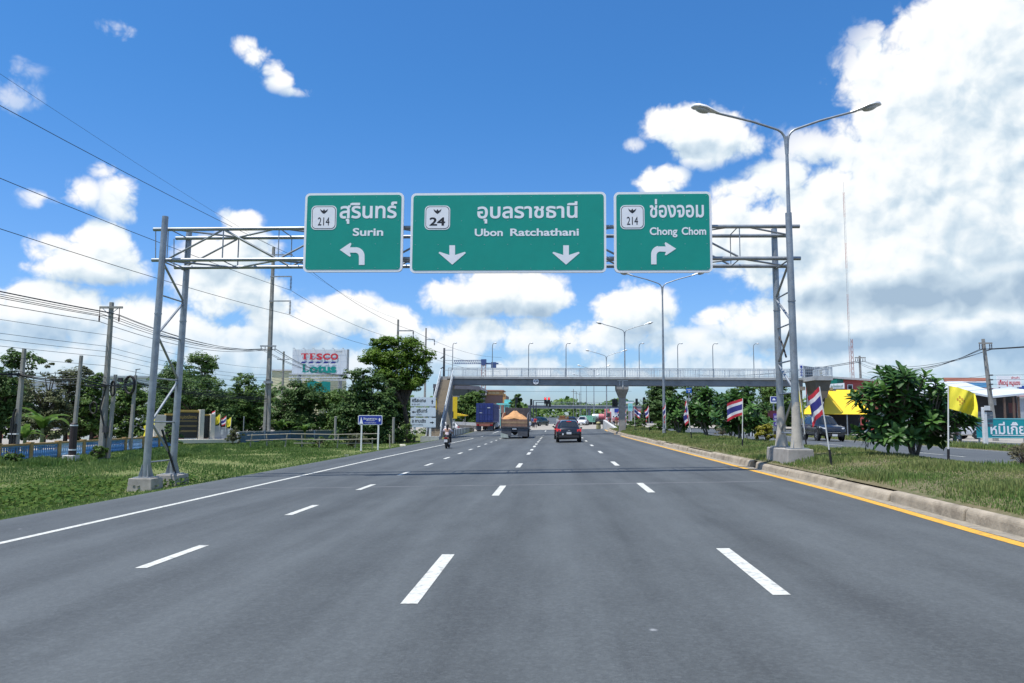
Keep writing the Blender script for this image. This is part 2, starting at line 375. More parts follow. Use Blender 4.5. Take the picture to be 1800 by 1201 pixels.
# ------------------------------------------------------------------ road heights
def rz(x): return .025*x
def rise(y): t = max(0, min(1, (y-80)/65)); return .65*t*t*(3-2*t)
def x_yel(y): return float(np.interp(y, (-30, 10, 17, 26, 39, 68, 111), (5.7, 6.0, 6.32, 6.37, 6.5, 6.78, 7.4)))
def x_m(y): return -1.385+.0066*y
def x_r(y): return 2.13+.0108*y
def x_l(y): return -5.02+.0035*y
def x_e(y): return -8.32 if y < 36 else -8.32+.015*(y-36)
def x_edge(y): return -10.4-.004*min(y, 90)
def gz(x, y=20): return gz0(x, y)+rise(y)
def gz0(x, y=20):       # height of the ground at x (verges, median, far carriageway)
    xe = x_edge(y); k = x_yel(y)+.45
    prof = [(-400, -.75), (-40, -.72), (xe-3.0, -.66), (xe-1.6, -.55), (xe, rz(xe)-.02)]
    if x <= xe:
        for (a, za), (b, zb) in zip(prof, prof[1:]):
            if a <= x <= b: return za+(zb-za)*(x-a)/(b-a)
        return -.75
    if x < k: return rz(x)
    e = 12.3+max(0, min(1, (y-20)/60))*.9
    prof = [(k, rz(k)+.20), (k+.7, .52), ((k+e)/2, .66), (e-.5, .58), (e, .46), (e+10.5, .3), (e+12, .33), (e+15, .27), (400, .2)]
    for (a, za), (b, zb) in zip(prof, prof[1:]):
        if a <= x <= b: return za+(zb-za)*(x-a)/(b-a)
    return .2
def x_med(y): return 12.3+max(0, min(1, (y-20)/60))*.9
def strip(name, fa, fb, za, zb, ys, m, nx=1, dz=0.0):
    mb = MB(); vs = []; fs = []
    for y in ys:
        a, b = fa(y), fb(y)
        for i in range(nx+1):
            x = a+(b-a)*i/nx
            z = za(x, y) + dz
            vs.append((x, y, z))
    w = nx+1
    for j in range(len(ys)-1):
        for i in range(nx): fs.append((j*w+i, j*w+i+1, (j+1)*w+i+1, (j+1)*w+i))
    mb.add(vs, fs); return struct(mb.build(name, m, smooth=40))
def asphalt(name, base, lanes=True):
    m = bpy.data.materials.new(name); m.use_nodes = True; t = m.node_tree; b = t.nodes['Principled BSDF']
    b.inputs['Roughness'].default_value = .74; b.inputs['Specular IOR Level'].default_value = .45
    g = t.nodes.new('ShaderNodeNewGeometry'); lk = t.links.new
    def noise_(scale, det, st=(1, 1, 1), rough=.6):
        mp = t.nodes.new('ShaderNodeMapping'); mp.inputs['Scale'].default_value = st; lk(g.outputs['Position'], mp.inputs[0])
        n = t.nodes.new('ShaderNodeTexNoise'); n.inputs['Scale'].default_value = scale; n.inputs['Detail'].default_value = det; n.inputs['Roughness'].default_value = rough
        lk(mp.outputs[0], n.inputs['Vector']); return n.outputs['Fac']
    def math_(op, a, b_, c=None):
        n = t.nodes.new('ShaderNodeMath'); n.operation = op
        for i, v in enumerate((a, b_, c)):
            if v is None: continue
            if isinstance(v, (int, float)): n.inputs[i].default_value = v
            else: lk(v, n.inputs[i])
        return n.outputs[0]
    big = noise_(.22, 5, (1, .35, 1)); mid = noise_(1.6, 6, (1, .4, 1)); fine = noise_(120, 2, rough=.8); grit = noise_(38, 3, rough=.8)
    streak = noise_(2.6, 4, (1, .05, 1)); gm = noise_(14, 3, rough=.75)
    f = math_('ADD', math_('MULTIPLY', math_('SUBTRACT', big, .5), .85), math_('MULTIPLY', math_('SUBTRACT', mid, .5), .70))
    f = math_('ADD', f, math_('MULTIPLY', math_('SUBTRACT', streak, .5), .75)); f = math_('ADD', f, math_('MULTIPLY', math_('SUBTRACT', gm, .5), .55))
    f = math_('ADD', f, math_('MULTIPLY', math_('SUBTRACT', fine, .5), .8)); f = math_('ADD', f, math_('MULTIPLY', math_('SUBTRACT', grit, .5), .6))
    vg = t.nodes.new('ShaderNodeTexVoronoi'); vg.inputs['Scale'].default_value = 34; lk(g.outputs['Position'], vg.inputs['Vector']); sg_ = t.nodes.new('ShaderNodeSeparateColor'); lk(vg.outputs['Color'], sg_.inputs[0])
    f = math_('ADD', f, math_('MULTIPLY', math_('SUBTRACT', math_('POWER', sg_.outputs[0], 2), .33), .28))
    sm = t.nodes.new('ShaderNodeMapRange'); lk(noise_(.55, 5, (1, .45, 1), .62), sm.inputs[0]); sm.inputs[1].default_value = .60; sm.inputs[2].default_value = .74; sm.inputs[4].default_value = -.20; f = math_('ADD', f, sm.outputs[0])
    if lanes:
        sx = t.nodes.new('ShaderNodeSeparateXYZ'); lk(g.outputs['Position'], sx.inputs[0])
        wav = math_('SINE', math_('MULTIPLY_ADD', sx.outputs[0], 2*PI/1.78, .9), 0)      # polished wheel paths
        f = math_('ADD', f, math_('MULTIPLY', wav, .12))
    mr_ = t.nodes.new('ShaderNodeMapRange'); lk(f, mr_.inputs[0]); mr_.inputs[1].default_value = -.48; mr_.inputs[2].default_value = .48
    rp = t.nodes.new('ShaderNodeValToRGB'); lk(mr_.outputs[0], rp.inputs[0])
    rp.color_ramp.elements[0].color = (*[c*.62 for c in base], 1); rp.color_ramp.elements[1].color = (*[c*1.42 for c in base], 1)
    src = rp.outputs[0]
    # small dark oil spots and pale chips
    v = t.nodes.new('ShaderNodeTexVoronoi'); v.inputs['Scale'].default_value = .9; v.inputs['Randomness'].default_value = 1; lk(g.outputs['Position'], v.inputs['Vector'])
    sp = t.nodes.new('ShaderNodeMapRange'); lk(math_('ADD', v.outputs['Distance'], math_('MULTIPLY', grit, .05)), sp.inputs[0]); sp.inputs[1].default_value = .035; sp.inputs[2].default_value = .065; sp.inputs[3].default_value = .8; sp.inputs[4].default_value = 0
    sel = math_('GREATER_THAN', t.nodes.new('ShaderNodeSeparateColor').outputs[0], .5)
    sc_ = sel.node.inputs[0].links[0].from_node; lk(v.outputs['Color'], sc_.inputs[0]); sel.node.inputs[1].default_value = .35
    mx = t.nodes.new('ShaderNodeMix'); mx.data_type = 'RGBA'; lk(math_('MULTIPLY', sp.outputs[0], sel), mx.inputs['Factor']); lk(src, mx.inputs['A'])
    mx2 = t.nodes.new('ShaderNodeMix'); mx2.data_type = 'RGBA'; lk(math_('GREATER_THAN', sc_.outputs[1], .66), mx2.inputs['Factor'])
    mx2.inputs['A'].default_value = (.035, .036, .04, 1); mx2.inputs['B'].default_value = (.32, .33, .34, 1); lk(mx2.outputs['Result'], mx.inputs['B'])
    lk(mx.outputs['Result'], b.inputs['Base Color'])
    bp = t.nodes.new('ShaderNodeBump'); bp.inputs['Strength'].default_value = .35; bp.inputs['Distance'].default_value = .008
    lk(math_('ADD', fine, grit), bp.inputs['Height']); lk(bp.outputs[0], b.inputs['Normal'])
    return m
def groundmat(name, cols, s1=.35, s2=4.0):
    """patchy ground: list of three colours mixed by two noises"""
    m = bpy.data.materials.new(name); m.use_nodes = True; t = m.node_tree; b = t.nodes['Principled BSDF']; lk = t.links.new
    b.inputs['Roughness'].default_value = .95; b.inputs['Specular IOR Level'].default_value = .15
    g = t.nodes.new('ShaderNodeNewGeometry')
    def nz(s, d):
        n = t.nodes.new('ShaderNodeTexNoise'); n.inputs['Scale'].default_value = s; n.inputs['Detail'].default_value = d; n.inputs['Roughness'].default_value = .68; lk(g.outputs['Position'], n.inputs['Vector']); return n.outputs['Fac']
    r1 = t.nodes.new('ShaderNodeMapRange'); lk(nz(s1, 6), r1.inputs[0]); r1.inputs[1].default_value = .42; r1.inputs[2].default_value = .6
    r2 = t.nodes.new('ShaderNodeMapRange'); lk(nz(s2, 6), r2.inputs[0]); r2.inputs[1].default_value = .4; r2.inputs[2].default_value = .65
    a = t.nodes.new('ShaderNodeMix'); a.data_type = 'RGBA'; lk(r1.outputs[0], a.inputs['Factor']); a.inputs['A'].default_value = (*cols[0], 1); a.inputs['B'].default_value = (*cols[1], 1)
    c = t.nodes.new('ShaderNodeMix'); c.data_type = 'RGBA'; lk(r2.outputs[0], c.inputs['Factor']); lk(a.outputs['Result'], c.inputs['A']); c.inputs['B'].default_value = (*cols[2], 1)
    lk(c.outputs['Result'], b.inputs['Base Color'])
    bp = t.nodes.new('ShaderNodeBump'); bp.inputs['Strength'].default_value = .8; bp.inputs['Distance'].default_value = .06; lk(nz(9, 6), bp.inputs['Height']); lk(bp.outputs[0], b.inputs['Normal'])
    return m
road_m = asphalt('asphalt', (.066, .074, .076)); road2_m = asphalt('asphalt_far', (.066, .075, .080), False)
grass_soil = groundmat('grass_soil', [(.07, .13, .025), (.11, .17, .04), (.20, .17, .09)], .35, 8.0)
median_soil = groundmat('median_soil', [(.075, .095, .035), (.14, .12, .065), (.19, .16, .10)], .6, 5)
dry_soil = groundmat('dry_soil', [(.20, .17, .12), (.12, .11, .06), (.26, .22, .16)])
pave_m = groundmat('pale_concrete', [(.30, .28, .245), (.26, .245, .22), (.34, .32, .28)], .15, 1.2)
YS = [-30, -10, 0, 4, 8, 12, 16, 20, 24, 28, 32, 36, 42, 48, 56, 64, 74, 86, 100, 111]
# one sheet to the horizon (below everything else)
g = MB(); g.quad((-3000, -800, -.78), (3000, -800, -.78), (3000, 4500, -.78), (-3000, 4500, -.78)); struct(g.build('ground', dry_soil))
strip('road', x_edge, lambda y: x_yel(y)+.13, lambda x, y: rz(x)+rise(y), lambda y: 0, YS, road_m, 10)
strip('gutter', lambda y: x_yel(y)+.125, lambda y: x_yel(y)+.40, lambda x, y: rz(x)+.004+rise(y), 0, YS, groundmat('gutter_dust', [(.36, .32, .25), (.30, .27, .22), (.22, .2, .17)], 1.2, 6), 2)
strip('left_verge', lambda y: -130, lambda y: x_edge(y)+.06, lambda x, y: gz(min(x, x_edge(y)), y), 0, YS, grass_soil, 60)
strip('median', lambda y: x_yel(y)+.52, x_med, lambda x, y: gz(x, y), 0, [y for y in YS if y < 120], median_soil, 12)
strip('far_carriageway', x_med, lambda y: x_med(y)+10.5, lambda x, y: gz(max(x, x_med(y)+.01), y)-.02, 0, YS, road2_m, 4)
strip('right_verge', lambda y: x_med(y)+10.5, lambda y: x_med(y)+14, lambda x, y: gz(x, y)-.02, 0, YS, median_soil, 4)
strip('frontage_road', lambda y: x_med(y)+14, lambda y: x_med(y)+21, lambda x, y: gz(x, y)-.02, 0, YS, road2_m, 2)
strip('shop_forecourt', lambda y: x_med(y)+21, lambda y: 160, lambda x, y: gz(x, y)-.02, 0, YS, pave_m, 8)
strip('intersection', lambda y: -130, lambda y: 90, lambda x, y: (min(.4, rz(x)) if -10 < x < 40 else gz0(x, 100)-.01 if x < 0 else .2)+rise(y), 0, [110.9, 118, 126, 136, 145, 160, 178, 196], pave_m, 110)
strip('road_beyond', lambda y: -14, lambda y: 28, lambda x, y: max(-.3, min(.4, rz(x)))+.65+max(0, y-196)*.011, 0, [196, 240, 320, 420, 520], road2_m, 6)
strip('hillside', lambda y: -420, lambda y: 480, lambda x, y: -.3+max(0, y-196)*.011+.3, 0, [196, 240, 320, 420, 520, 800], grass_soil, 6)
# painted markings: sheets 4 mm above the asphalt
mk_w = mat('road_paint_white', (.52, .525, .48), .7, 0, .12, 14, dirt=((.15, .155, .155), .8, 11))
mk_y = mat('road_paint_yellow', (.62, .33, .03), .7, 0, .10, 10, dirt=((.16, .12, .07), .7, 8))
def stripe(mb, fx, y0, y1, w, n=1, dz=.004):
    for i in range(n):
        a = y0+(y1-y0)*i/n; b = y0+(y1-y0)*(i+1)/n; xa, xb = fx(a), fx(b)
        ra, rb_ = rise(a)+dz, rise(b)+dz
        mb.quad((xa-w/2, a, rz(xa-w/2)+ra), (xa+w/2, a, rz(xa+w/2)+ra), (xb+w/2, b, rz(xb+w/2)+rb_), (xb-w/2, b, rz(xb-w/2)+rb_))
mb = MB()
for k in range(11):
    y = 7.42+10.42*k-10.42
    if k < 6 or True: stripe(mb, x_m, y, y+2.68, .165); stripe(mb, x_r, y+.26, y+2.94, .17)
    if k >= 4: stripe(mb, x_m, y+5.2, y+7.2, .165)
for k in range(20):
    y = 9.35+5.24*k-10.48; stripe(mb, x_l, y, y+1.72, .15)
stripe(mb, x_e, -20, 108, .15, 40)
struct(mb.build('lane_markings', mk_w))
mb = MB(); stripe(mb, lambda y: x_yel(y)+.02, -20, 106, .19, 40); struct(mb.build('edge_line', mk_y))
mb = MB()
for k in range(8):
    y0 = 18+k*13
    xx = lambda y: x_med(y)+3.6
    mb.quad(*[(xx(y)+s, y, gz(xx(y)+s, y)-.012) for y, s in ((y0, -.07), (y0, .07), (y0+4, .07), (y0+4, -.07))])
for s0 in (.5, 9.6):
    for k in range(24):
        y0 = 5+5*k
        mb.quad(*[(x_med(y)+s0+s, y, gz(x_med(y)+s0+s, y)-.012) for y, s in ((y0, -.06), (y0, .06), (y0+5, .06), (y0+5, -.06))])
struct(mb.build('far_lane_markings', mk_w))
# a pale transverse joint across the lanes and a faint dark repair seam
jm = mat('joint_sealant', (.125, .132, .14), .8, 0, .25, 2.0)
mb = MB(); mb.quad(*[(x, y, rz(x)+.003) for x, y in ((-10.2, 20.6), (5.8, 20.6), (5.8, 20.78), (-10.2, 20.72))]); struct(mb.build('road_joint', jm))
# kerb stones
kerb_m = mat('kerb_concrete', (.31, .265, .20), .92, 0, .3, 2.2, .7, 16, dirt=((.13, .105, .075), .9, 1.6))
mb = MB(); rr = random.Random(3); y = -12.0
while y < 104:
    ln = 2.6+rr.random()*.9; y1 = y+ln-.03
    if y < 26.2 < y1: y1 = 26.0
    h = .19+rr.uniform(-.025, .025); dx = rr.uniform(-.03, .03); tilt = rr.uniform(-.03, .03)
    def kp(yy, off, z): xk = x_yel(yy)+.33+off+dx; return (xk, yy, rz(xk)+z+rise(yy))
    A = []
    for yy in (y, y1):
        A += [kp(yy, 0+tilt, -.05), kp(yy, .05, h-.05), kp(yy, .09, h), kp(yy, .27, h+.01), kp(yy, .30, -.05)]
    mb.add(A, [(0, 1, 6, 5), (1, 2, 7, 6), (2, 3, 8, 7), (3, 4, 9, 8), (4, 3, 2, 1, 0), (5, 6, 7, 8, 9)])
    y = y1+.03 if abs(y1-26.0) > 1e-6 else 26.75
struct(mb.build('kerb', kerb_m, bevel=.03))
mb = MB()     # low kerb on the far side of the median
for yy in [x for x in YS if 8 <= x < 110]:
    y2 = YS[YS.index(yy)+1]
    if y2 > 118: break
    for ya, yb in ((yy, y2),):
        xa, xb = x_med(ya), x_med(yb); za, zb = gz(xa-.01, ya), gz(xb-.01, yb)
        mb.add([(xa, ya, za-.15), (xa, ya, za+.06), (xa-.15, ya, za+.06), (xa-.15, ya, za-.15), (xb, yb, zb-.15), (xb, yb, zb+.06), (xb-.15, yb, zb+.06), (xb-.15, yb, zb-.15)],
               [(0, 1, 5, 4), (1, 2, 6, 5), (2, 3, 7, 6)])
struct(mb.build('far_kerb', kerb_m))

# ------------------------------------------------------------------ sign gantry
GY = 24.0
gt = thing('sign_gantry', 'galvanised tubular steel gantry spanning the road and carrying three green signs', 'gantry', (-2.6, GY+.7, 0))
LX, RX = -12.76, 7.45
def node_z(f, c): return (6.85 if c else 7.88)
for yy in (GY+.26, GY+1.50):
    for zz in (6.85, 7.88):
        x0 = -13.12 if yy < GY+.5 else -12.98
        mb = MB().tube([(x0, yy, zz), (-3, yy, zz+.015), (7.86, yy, zz-.02)], .062, 14); mb.build('chord', galv, gt, smooth=40)
nodes = [-12.62+1.86*i for i in range(12)]
for yy in (GY+.26, GY+1.50):
    mb = MB()
    for i, x in enumerate(nodes):
        if x > 7.8: continue
        if i % 2: mb.tube([(x, yy, 6.87), (x, yy, 7.86)], .022, 6)
        else: mb.tube([(x, yy, 6.87), (x, yy, 7.86)], .016, 6)
        if i < 10:
            a, b = ((6.9, 7.83) if i % 2 == 0 else (7.83, 6.9)); mb.tube([(x+.06, yy, a), (nodes[i+1]-.06, yy, b)], .034, 8)
    mb.tube([(-13.05, yy, 7.86), (-13.0, yy, 6.87)], .016, 6)
    mb.build('web_brace', galv, gt, smooth=40)
for zz in (6.83, 7.90):
    mb = MB()
    for i, x in enumerate(nodes[:11]):
        if i % 2 == 0: mb.tube([(x, GY+.26, zz), (nodes[i+1] if i < 11 else x, GY+1.50, zz)], .032, 8)
        else: mb.tube([(x, GY+1.50, zz), (nodes[min(i+1, 10)], GY+.26, zz)], .032, 8)
        mb.tube([(x, GY+.26, zz), (x, GY+1.50, zz)], .018, 6)
    mb.build('plan_brace', galv, gt, smooth=40)
def leg(x, y, z0, z1, dx):
    mb = MB().tube([(x, y, z0), (x+dx*.5, y, (z0+z1)/2), (x+dx, y, z1)], [.115, .108, .098], 18)
    mb.lathe([(.118, -.02), (.118, .02)], (x+dx*.62, y, z0+(z1-z0)*.62), 18)
    o = mb.build('leg', galv, gt, smooth=40)
    b = MB()
    for k in range(4):
        t = PI/4+k*PI/2; c, s = math.cos(t), math.sin(t)
        b.plate([(x+c*.11, y+s*.11, z0), (x+c*.24, y+s*.24, z0), (x+c*.13, y+s*.13, z0+.42), (x+c*.11, y+s*.11, z0+.42)], (-s, c, 0), .014)
    b.box((x, y, z0+.015), (.56, .56, .03))
    b.build('base_plate', galv_dull, o)
    return o
leg(LX-.02, GY-.02, -.2, 8.24, .18); leg(LX+.02, GY+1.62, -.2, 8.18, .16)
leg(RX+.04, GY-.02, .88, 8.22, -.05); leg(RX+.06, GY+1.62, .88, 8.12, -.05)
def lbrace(x, zs, dx0, dx1):
    mb = MB(); n = len(zs)
    for i, z in enumerate(zs):
        xx = x+dx0+(dx1-dx0)*i/(n-1); mb.tube([(xx, GY, z), (xx, GY+1.6, z)], .026, 8)
        if i < n-1:
            x2 = x+dx0+(dx1-dx0)*(i+1)/(n-1)
            a, b = (GY+1.55, GY+.05) if i % 2 == 0 else (GY+.05, GY+1.55)
            mb.tube([(xx, a, z+.05), (x2, b, zs[i+1]-.05)], .038, 8)
    mb.build('leg_brace', galv, gt, smooth=40)
lbrace(LX, [.28, 1.55, 2.95, 4.35, 5.65, 6.75], .02, .14)
lbrace(RX+.04, [1.35, 2.6, 3.6, 4.75, 5.75, 6.75], 0, -.04)
def block(x0, x1, y0, y1, z0, z1):
    mb = MB(); e = .05
    mb.add([(x0-e, y0-e, z0), (x1+e, y0-e, z0), (x1+e, y1+e, z0), (x0-e, y1+e, z0), (x0, y0, z1), (x1, y0, z1), (x1, y1, z1), (x0, y1, z1)],
           [(0, 1, 5, 4), (1, 2, 6, 5), (2, 3, 7, 6), (3, 0, 4, 7), (4, 5, 6, 7), (3, 2, 1, 0)])
    mb.build('footing', concrete, gt, bevel=.025)
block(LX-.40, LX+.34, GY-.36, GY+.36, -.95, -.2); block(LX-.36, LX+.40, GY+1.26, GY+2.0, -.95, -.2)
block(RX-.34, RX+.42, GY-.36, GY+.5, -.1, .88); block(RX-.30, RX+.46, GY+.62, GY+2.05, -.1, .87)
gr_m = mat('grout', (.42, .39, .33), .9, 0, .15, 4, .3, 20)   # grouted lower part of the right legs
mb = MB(); mb.tube([(RX+.04, GY-.02, .87), (RX+.04, GY-.02, 1.35), (RX+.04, GY-.02, 2.3)], [.20, .15, .117], 14); mb.build('grout_collar', gr_m, gt, smooth=40)
mb = MB().tube([(RX+.06, GY+1.62, .86), (RX+.06, GY+1.62, 1.3), (RX+.06, GY+1.62, 2.2)], [.22, .15, .117], 14)
mb.build('grout_collar', gr_m, gt, smooth=40)
mb = MB().bar((LX-.05, GY+.9, 1.3), (LX+.2, GY+1.62, -.4), .05, .05); mb.build('cable_pipe', black, gt)
mb = MB().tube([(RX+.06, GY+1.62, 4.55), (RX+.05, GY+1.2, 4.2), (RX+.04, GY+.8, 3.75)], .03, 8); mb.build('cable_pipe', black, gt)

# ------------------------------------------------------------------ the three green direction signs
sgreen = mat('sign_green', (.0, .30, .225), .38, 0, .05, 1.5, spec=.5)
swhite = mat('sign_white', (.88, .89, .90), .4, 0, .03, 3)
sblack = mat('sign_black', (.012, .012, .015), .5)
sgrey = mat('rivet_grey', (.35, .5, .48), .4)
def S(px, py): p = at(px, py, GY-.03); return p.x, p.z
YF = GY-.03
def sign(label, box, shield, number, thai, latin, arrows):
    (x0, z1), (x1, z0) = S(box[0], box[1]), S(box[2], box[3])
    t = thing('direction_sign', label, 'road sign', ((x0+x1)/2, GY, z0), 'green overhead direction signs')
    r = .16
    o = MB().plate(rrect(x0, x1, z0, z1, r, YF, 6), (0, -1, 0), .09); o.build('border', swhite, t)
    b = .075
    mb = MB().plate(rrect(x0+b, x1-b, z0+b, z1-b, r*.6, YF-.006, 6), (0, -1, 0), .004).m(1); nx = max(3, int((x1-x0)/.75)); 
    for i in range(nx+1):
        for j in range(4):
            cx = x0+.16+(x1-x0-.32)*i/nx; cz = z0+.14+(z1-z0-.28)*j/3
            mb.box((cx, YF-.009, cz), (.022, .006, .012))
    mb.build('panel', [sgreen, sgrey], t)
    mb = MB()
    for zz in (z0+.52, z1-.62): mb.box2((x0+.1, YF+.092, zz-.05), (x1-.1, YF+.125, zz+.05))
    mb.build('back_rail', galv_dull, t)
    npst = max(4, int((x1-x0)/.55))
    for i in range(npst+1):
        xx = x0+.12+(x1-x0-.24)*i/npst; MB().box2((xx-.035, YF+.127, z0+.06), (xx+.035, YF+.22, z1-.06)).build('added_back_post', galv_dull, t)  # unseen posts added to thicken the signs' shadow on the road
    a0, c1 = S(shield[0], shield[1]); a1, c0 = S(shield[2], shield[3])
    sh = MB().plate(rrect(a0, a1, c0, c1, .15, YF-.012, 6), (0, -1, 0), .005).build('route_shield', swhite, t)
    MB().plate(rrect(a0+.03, a1-.03, c0+.03, c1-.03, .13, YF-.014, 6), (0, -1, 0), .001).build('shield_line', sblack, sh)
    MB().plate(rrect(a0+.048, a1-.048, c0+.048, c1-.048, .12, YF-.016, 6), (0, -1, 0), .001).build('shield_face', swhite, sh)
    cx = (a0+a1)/2; cz = c1-.22; k = (c1-c0)/.78
    E = [(0, -.10), (.05, -.06), (.10, .0), (.13, .09), (.07, .04), (.03, .02), (.02, .06), (0, .08), (-.02, .06), (-.03, .02), (-.07, .04), (-.13, .09), (-.10, .0), (-.05, -.06)]
    poly(MB(), [(cx+x*k, YF-.018, cz+.03+z*k*.85) for x, z in E]).build('crest', sblack, sh)
    w = number[1]*(a1-a0)
    lettering(MB(), number[0], cx-w/2, cx+w/2, c0+.14*k, c0+.40*k, YF-.018, '4', number[2]).build('route_number', sblack, sh)
    l0, zb = S(thai[1], thai[3]); l1, zt = S(thai[2], thai[4])
    lettering(MB(), thai[0], l0, l1, zb, zt, YF-.012, 'บ', .022).build('lettering', swhite, t)
    l0, zb = S(latin[1], latin[3]); l1, zt = S(latin[2], latin[4])
    words_ = latin[0].split(' ')
    if len(words_) == 1: lettering(MB(), latin[0], l0, l1, zb, zt, YF-.012, 'H', .026).build('lettering', swhite, t)
    else:
        xs = latin[5]; q0, _ = S(xs[0], 400); q1, _ = S(xs[1], 400)
        lettering(MB(), words_[0], l0, q0, zb, zt, YF-.012, 'H', .026).build('lettering', swhite, t); lettering(MB(), words_[1], q1, l1, zb, zt, YF-.012, 'H', .026).build('lettering', swhite, t)
    for A in arrows:
        poly(MB(), [(S(x, y)[0], YF-.012, S(x, y)[1]) for x, y in A]).build('arrow', swhite, t)
    return t
def arc(cx, cy, r, a0, a1, n=7): return [(cx+r*math.cos(R(a0+(a1-a0)*i/n)), cy-r*math.sin(R(a0+(a1-a0)*i/n))) for i in range(n+1)]
left_arrow = [(597.5, 439.5), (616, 427), (618, 429), (615.5, 435), (628, 435)] + arc(626, 450, 15, 80, 0)[0:] + [(641, 466), (631, 466), (631, 452)] + arc(624.5, 451, 6.5, 10, 90, 4) + [(615, 444.5), (617, 450.5), (614.5, 451.5)]
right_arrow = [(1188.5, 437.5), (1170, 426), (1168, 428), (1170, 433.5), (1157, 433.5)] + arc(1159, 447, 14.5, 100, 180) + [(1144.5, 465), (1154, 465), (1154, 450)] + arc(1160.5, 449, 6.5, 170, 90, 4) + [(1170.5, 443), (1168.5, 448.5), (1171, 449)]
def down(cx): return [(cx-5, 431.5), (cx+5, 431.5), (cx+5, 448.5), (cx+22, 443), (cx+24, 445), (cx, 465.5), (cx-24, 445), (cx-22, 443), (cx-5, 448.5)]
sign('green overhead sign with a curved left arrow and the word Surin', (537, 340, 707, 478), (548, 362, 591, 404), ('214', .46, .008), ('สุรินทร์', 597, 698, 383.5, 362), ('Surin', 620, 674, 414.5, 401), [left_arrow])
sign('widest green overhead sign, reading Ubon Ratchathani above two down arrows', (723, 340, 1066, 479), (747, 362, 791, 404), ('24', .62, .03), ('อุบลราชธานี', 839, 1015, 383.5, 362.5), ('Ubon Ratchathani', 834.5, 1017.5, 415, 401.5, (884, 897)), [down(795), down(995)])
sign('green overhead sign with a right-turn arrow and the words Chong Chom', (1079, 338, 1253, 479), (1090, 361, 1133, 403), ('214', .46, .008), ('ช่องจอม', 1142, 1237, 382, 360.5), ('Chong Chom', 1142, 1241, 413, 399.5, (1190.5, 1198)), [right_arrow])

# ------------------------------------------------------------------ double-arm street lamps on the median
lampglass = mat('lamp_glass', (.48, .50, .50), .35, 0, .15, 12)
alu = mat('cast_aluminium', (.66, .68, .69), .45, .25, .12, 5)
def make_lamp(label):
    t = thing('street_lamp', label, 'street lamp', (0, 0, 0), 'double-arm lamps along the median')
    MB().tube([(0, 0, 0), (0, 0, 4.5), (0, 0, 8), (0, 0, 12.4)], [.125, .105, .085, .055], 14).build('pole', galv, t, smooth=40, local=True)
    MB().box((0, 0, .012), (.42, .42, .025)).lathe([(.15, .02), (.15, .35), (.128, .4)], (0, 0, 0), 12).build('base', galv_dull, t, local=True)
    MB().box((.0, -.128, .9), (.14, .02, .45)).build('access_hatch', galv_dull, t, local=True)
    for s in (-1, 1):
        pts = [(s*.02, 0, 11.7), (s*.05, 0, 12.25)] + [(s*(.05+.55*(1-math.cos(R(a)))), 0, 12.25+.5*math.sin(R(a))) for a in (20, 40, 60, 75)]
        e = pts[-1]; pts += [(s*1.3, 0, 13.03), (s*2.0, 0, 13.22), (s*2.75, 0, 13.42)]
        MB().tube(pts, [.05]*3+[.045]*(len(pts)-3), 10).build('arm', galv, t, smooth=40, local=True)
        mb = MB(); prof = [(2.5, .06, .05, .0), (2.7, .09, .08, .015), (2.9, .17, .11, .03), (3.15, .25, .15, .05), (3.42, .26, .16, .04), (3.62, .19, .12, .0), (3.72, .05, .04, -.03)]
        ring = 10; vs = []; fs = []
        for x, w, h, dz in prof:
            zc = 13.39+(x-2.62)*.27+dz
            for k in range(ring):
                a = 2*PI*k/ring; sz = h if math.sin(a) > 0 else h*.45
                vs.append((s*x, w*math.cos(a), zc+sz*math.sin(a)))
        for i in range(len(prof)-1):
            for k in range(ring): k2 = (k+1) % ring; fs.append((i*ring+k, i*ring+k2, (i+1)*ring+k2, (i+1)*ring+k))
        fs += [tuple(range(ring)), tuple((len(prof)-1)*ring+k for k in range(ring))]
        mb.add(vs, fs); hd = mb.build('lamp_head', alu, t, smooth=50, local=True)
        lm = MB(); M_ = Matrix.Rotation(-s*.26, 3, 'Y')
        vs = [tuple(M_ @ Vector((.30*a*math.cos(2*PI*k/12), .21*a*math.sin(2*PI*k/12), -b)) + Vector((s*3.28, 0, 13.545))) for a, b in ((1, 0), (.85, .06), (.5, .1)) for k in range(12)]
        lm.add(vs, [(i*12+k, i*12+(k+1) % 12, (i+1)*12+(k+1) % 12, (i+1)*12+k) for i in range(2) for k in range(12)] + [tuple(24+k for k in range(12))])
        lm.build('lens', lampglass, hd, smooth=50, local=True)
    return t
lamp0 = make_lamp('nearest tall double-arm street lamp, standing beside the right gantry legs')
lamp0.location = (9.32, 30.0, .55)
far_l = 'double-arm street lamp seen far off through and above the footbridge'
for d, lb in ((65, 'double-arm street lamp rising just below the green Chong Chom sign'), (100, 'double-arm street lamp beside the footbridge middle column'),
              (135, 'small double-arm street lamp left of the footbridge column')):
    dup(lamp0, (9.45+(d-65)*.004, d, gz(9.5, min(d, 110)) if d < 118 else .3), 0, lb)
for i, d in enumerate((172, 208, 246)): dup(lamp0, (9.6, d, .25+max(0, d-196)*.011), 0, far_l)
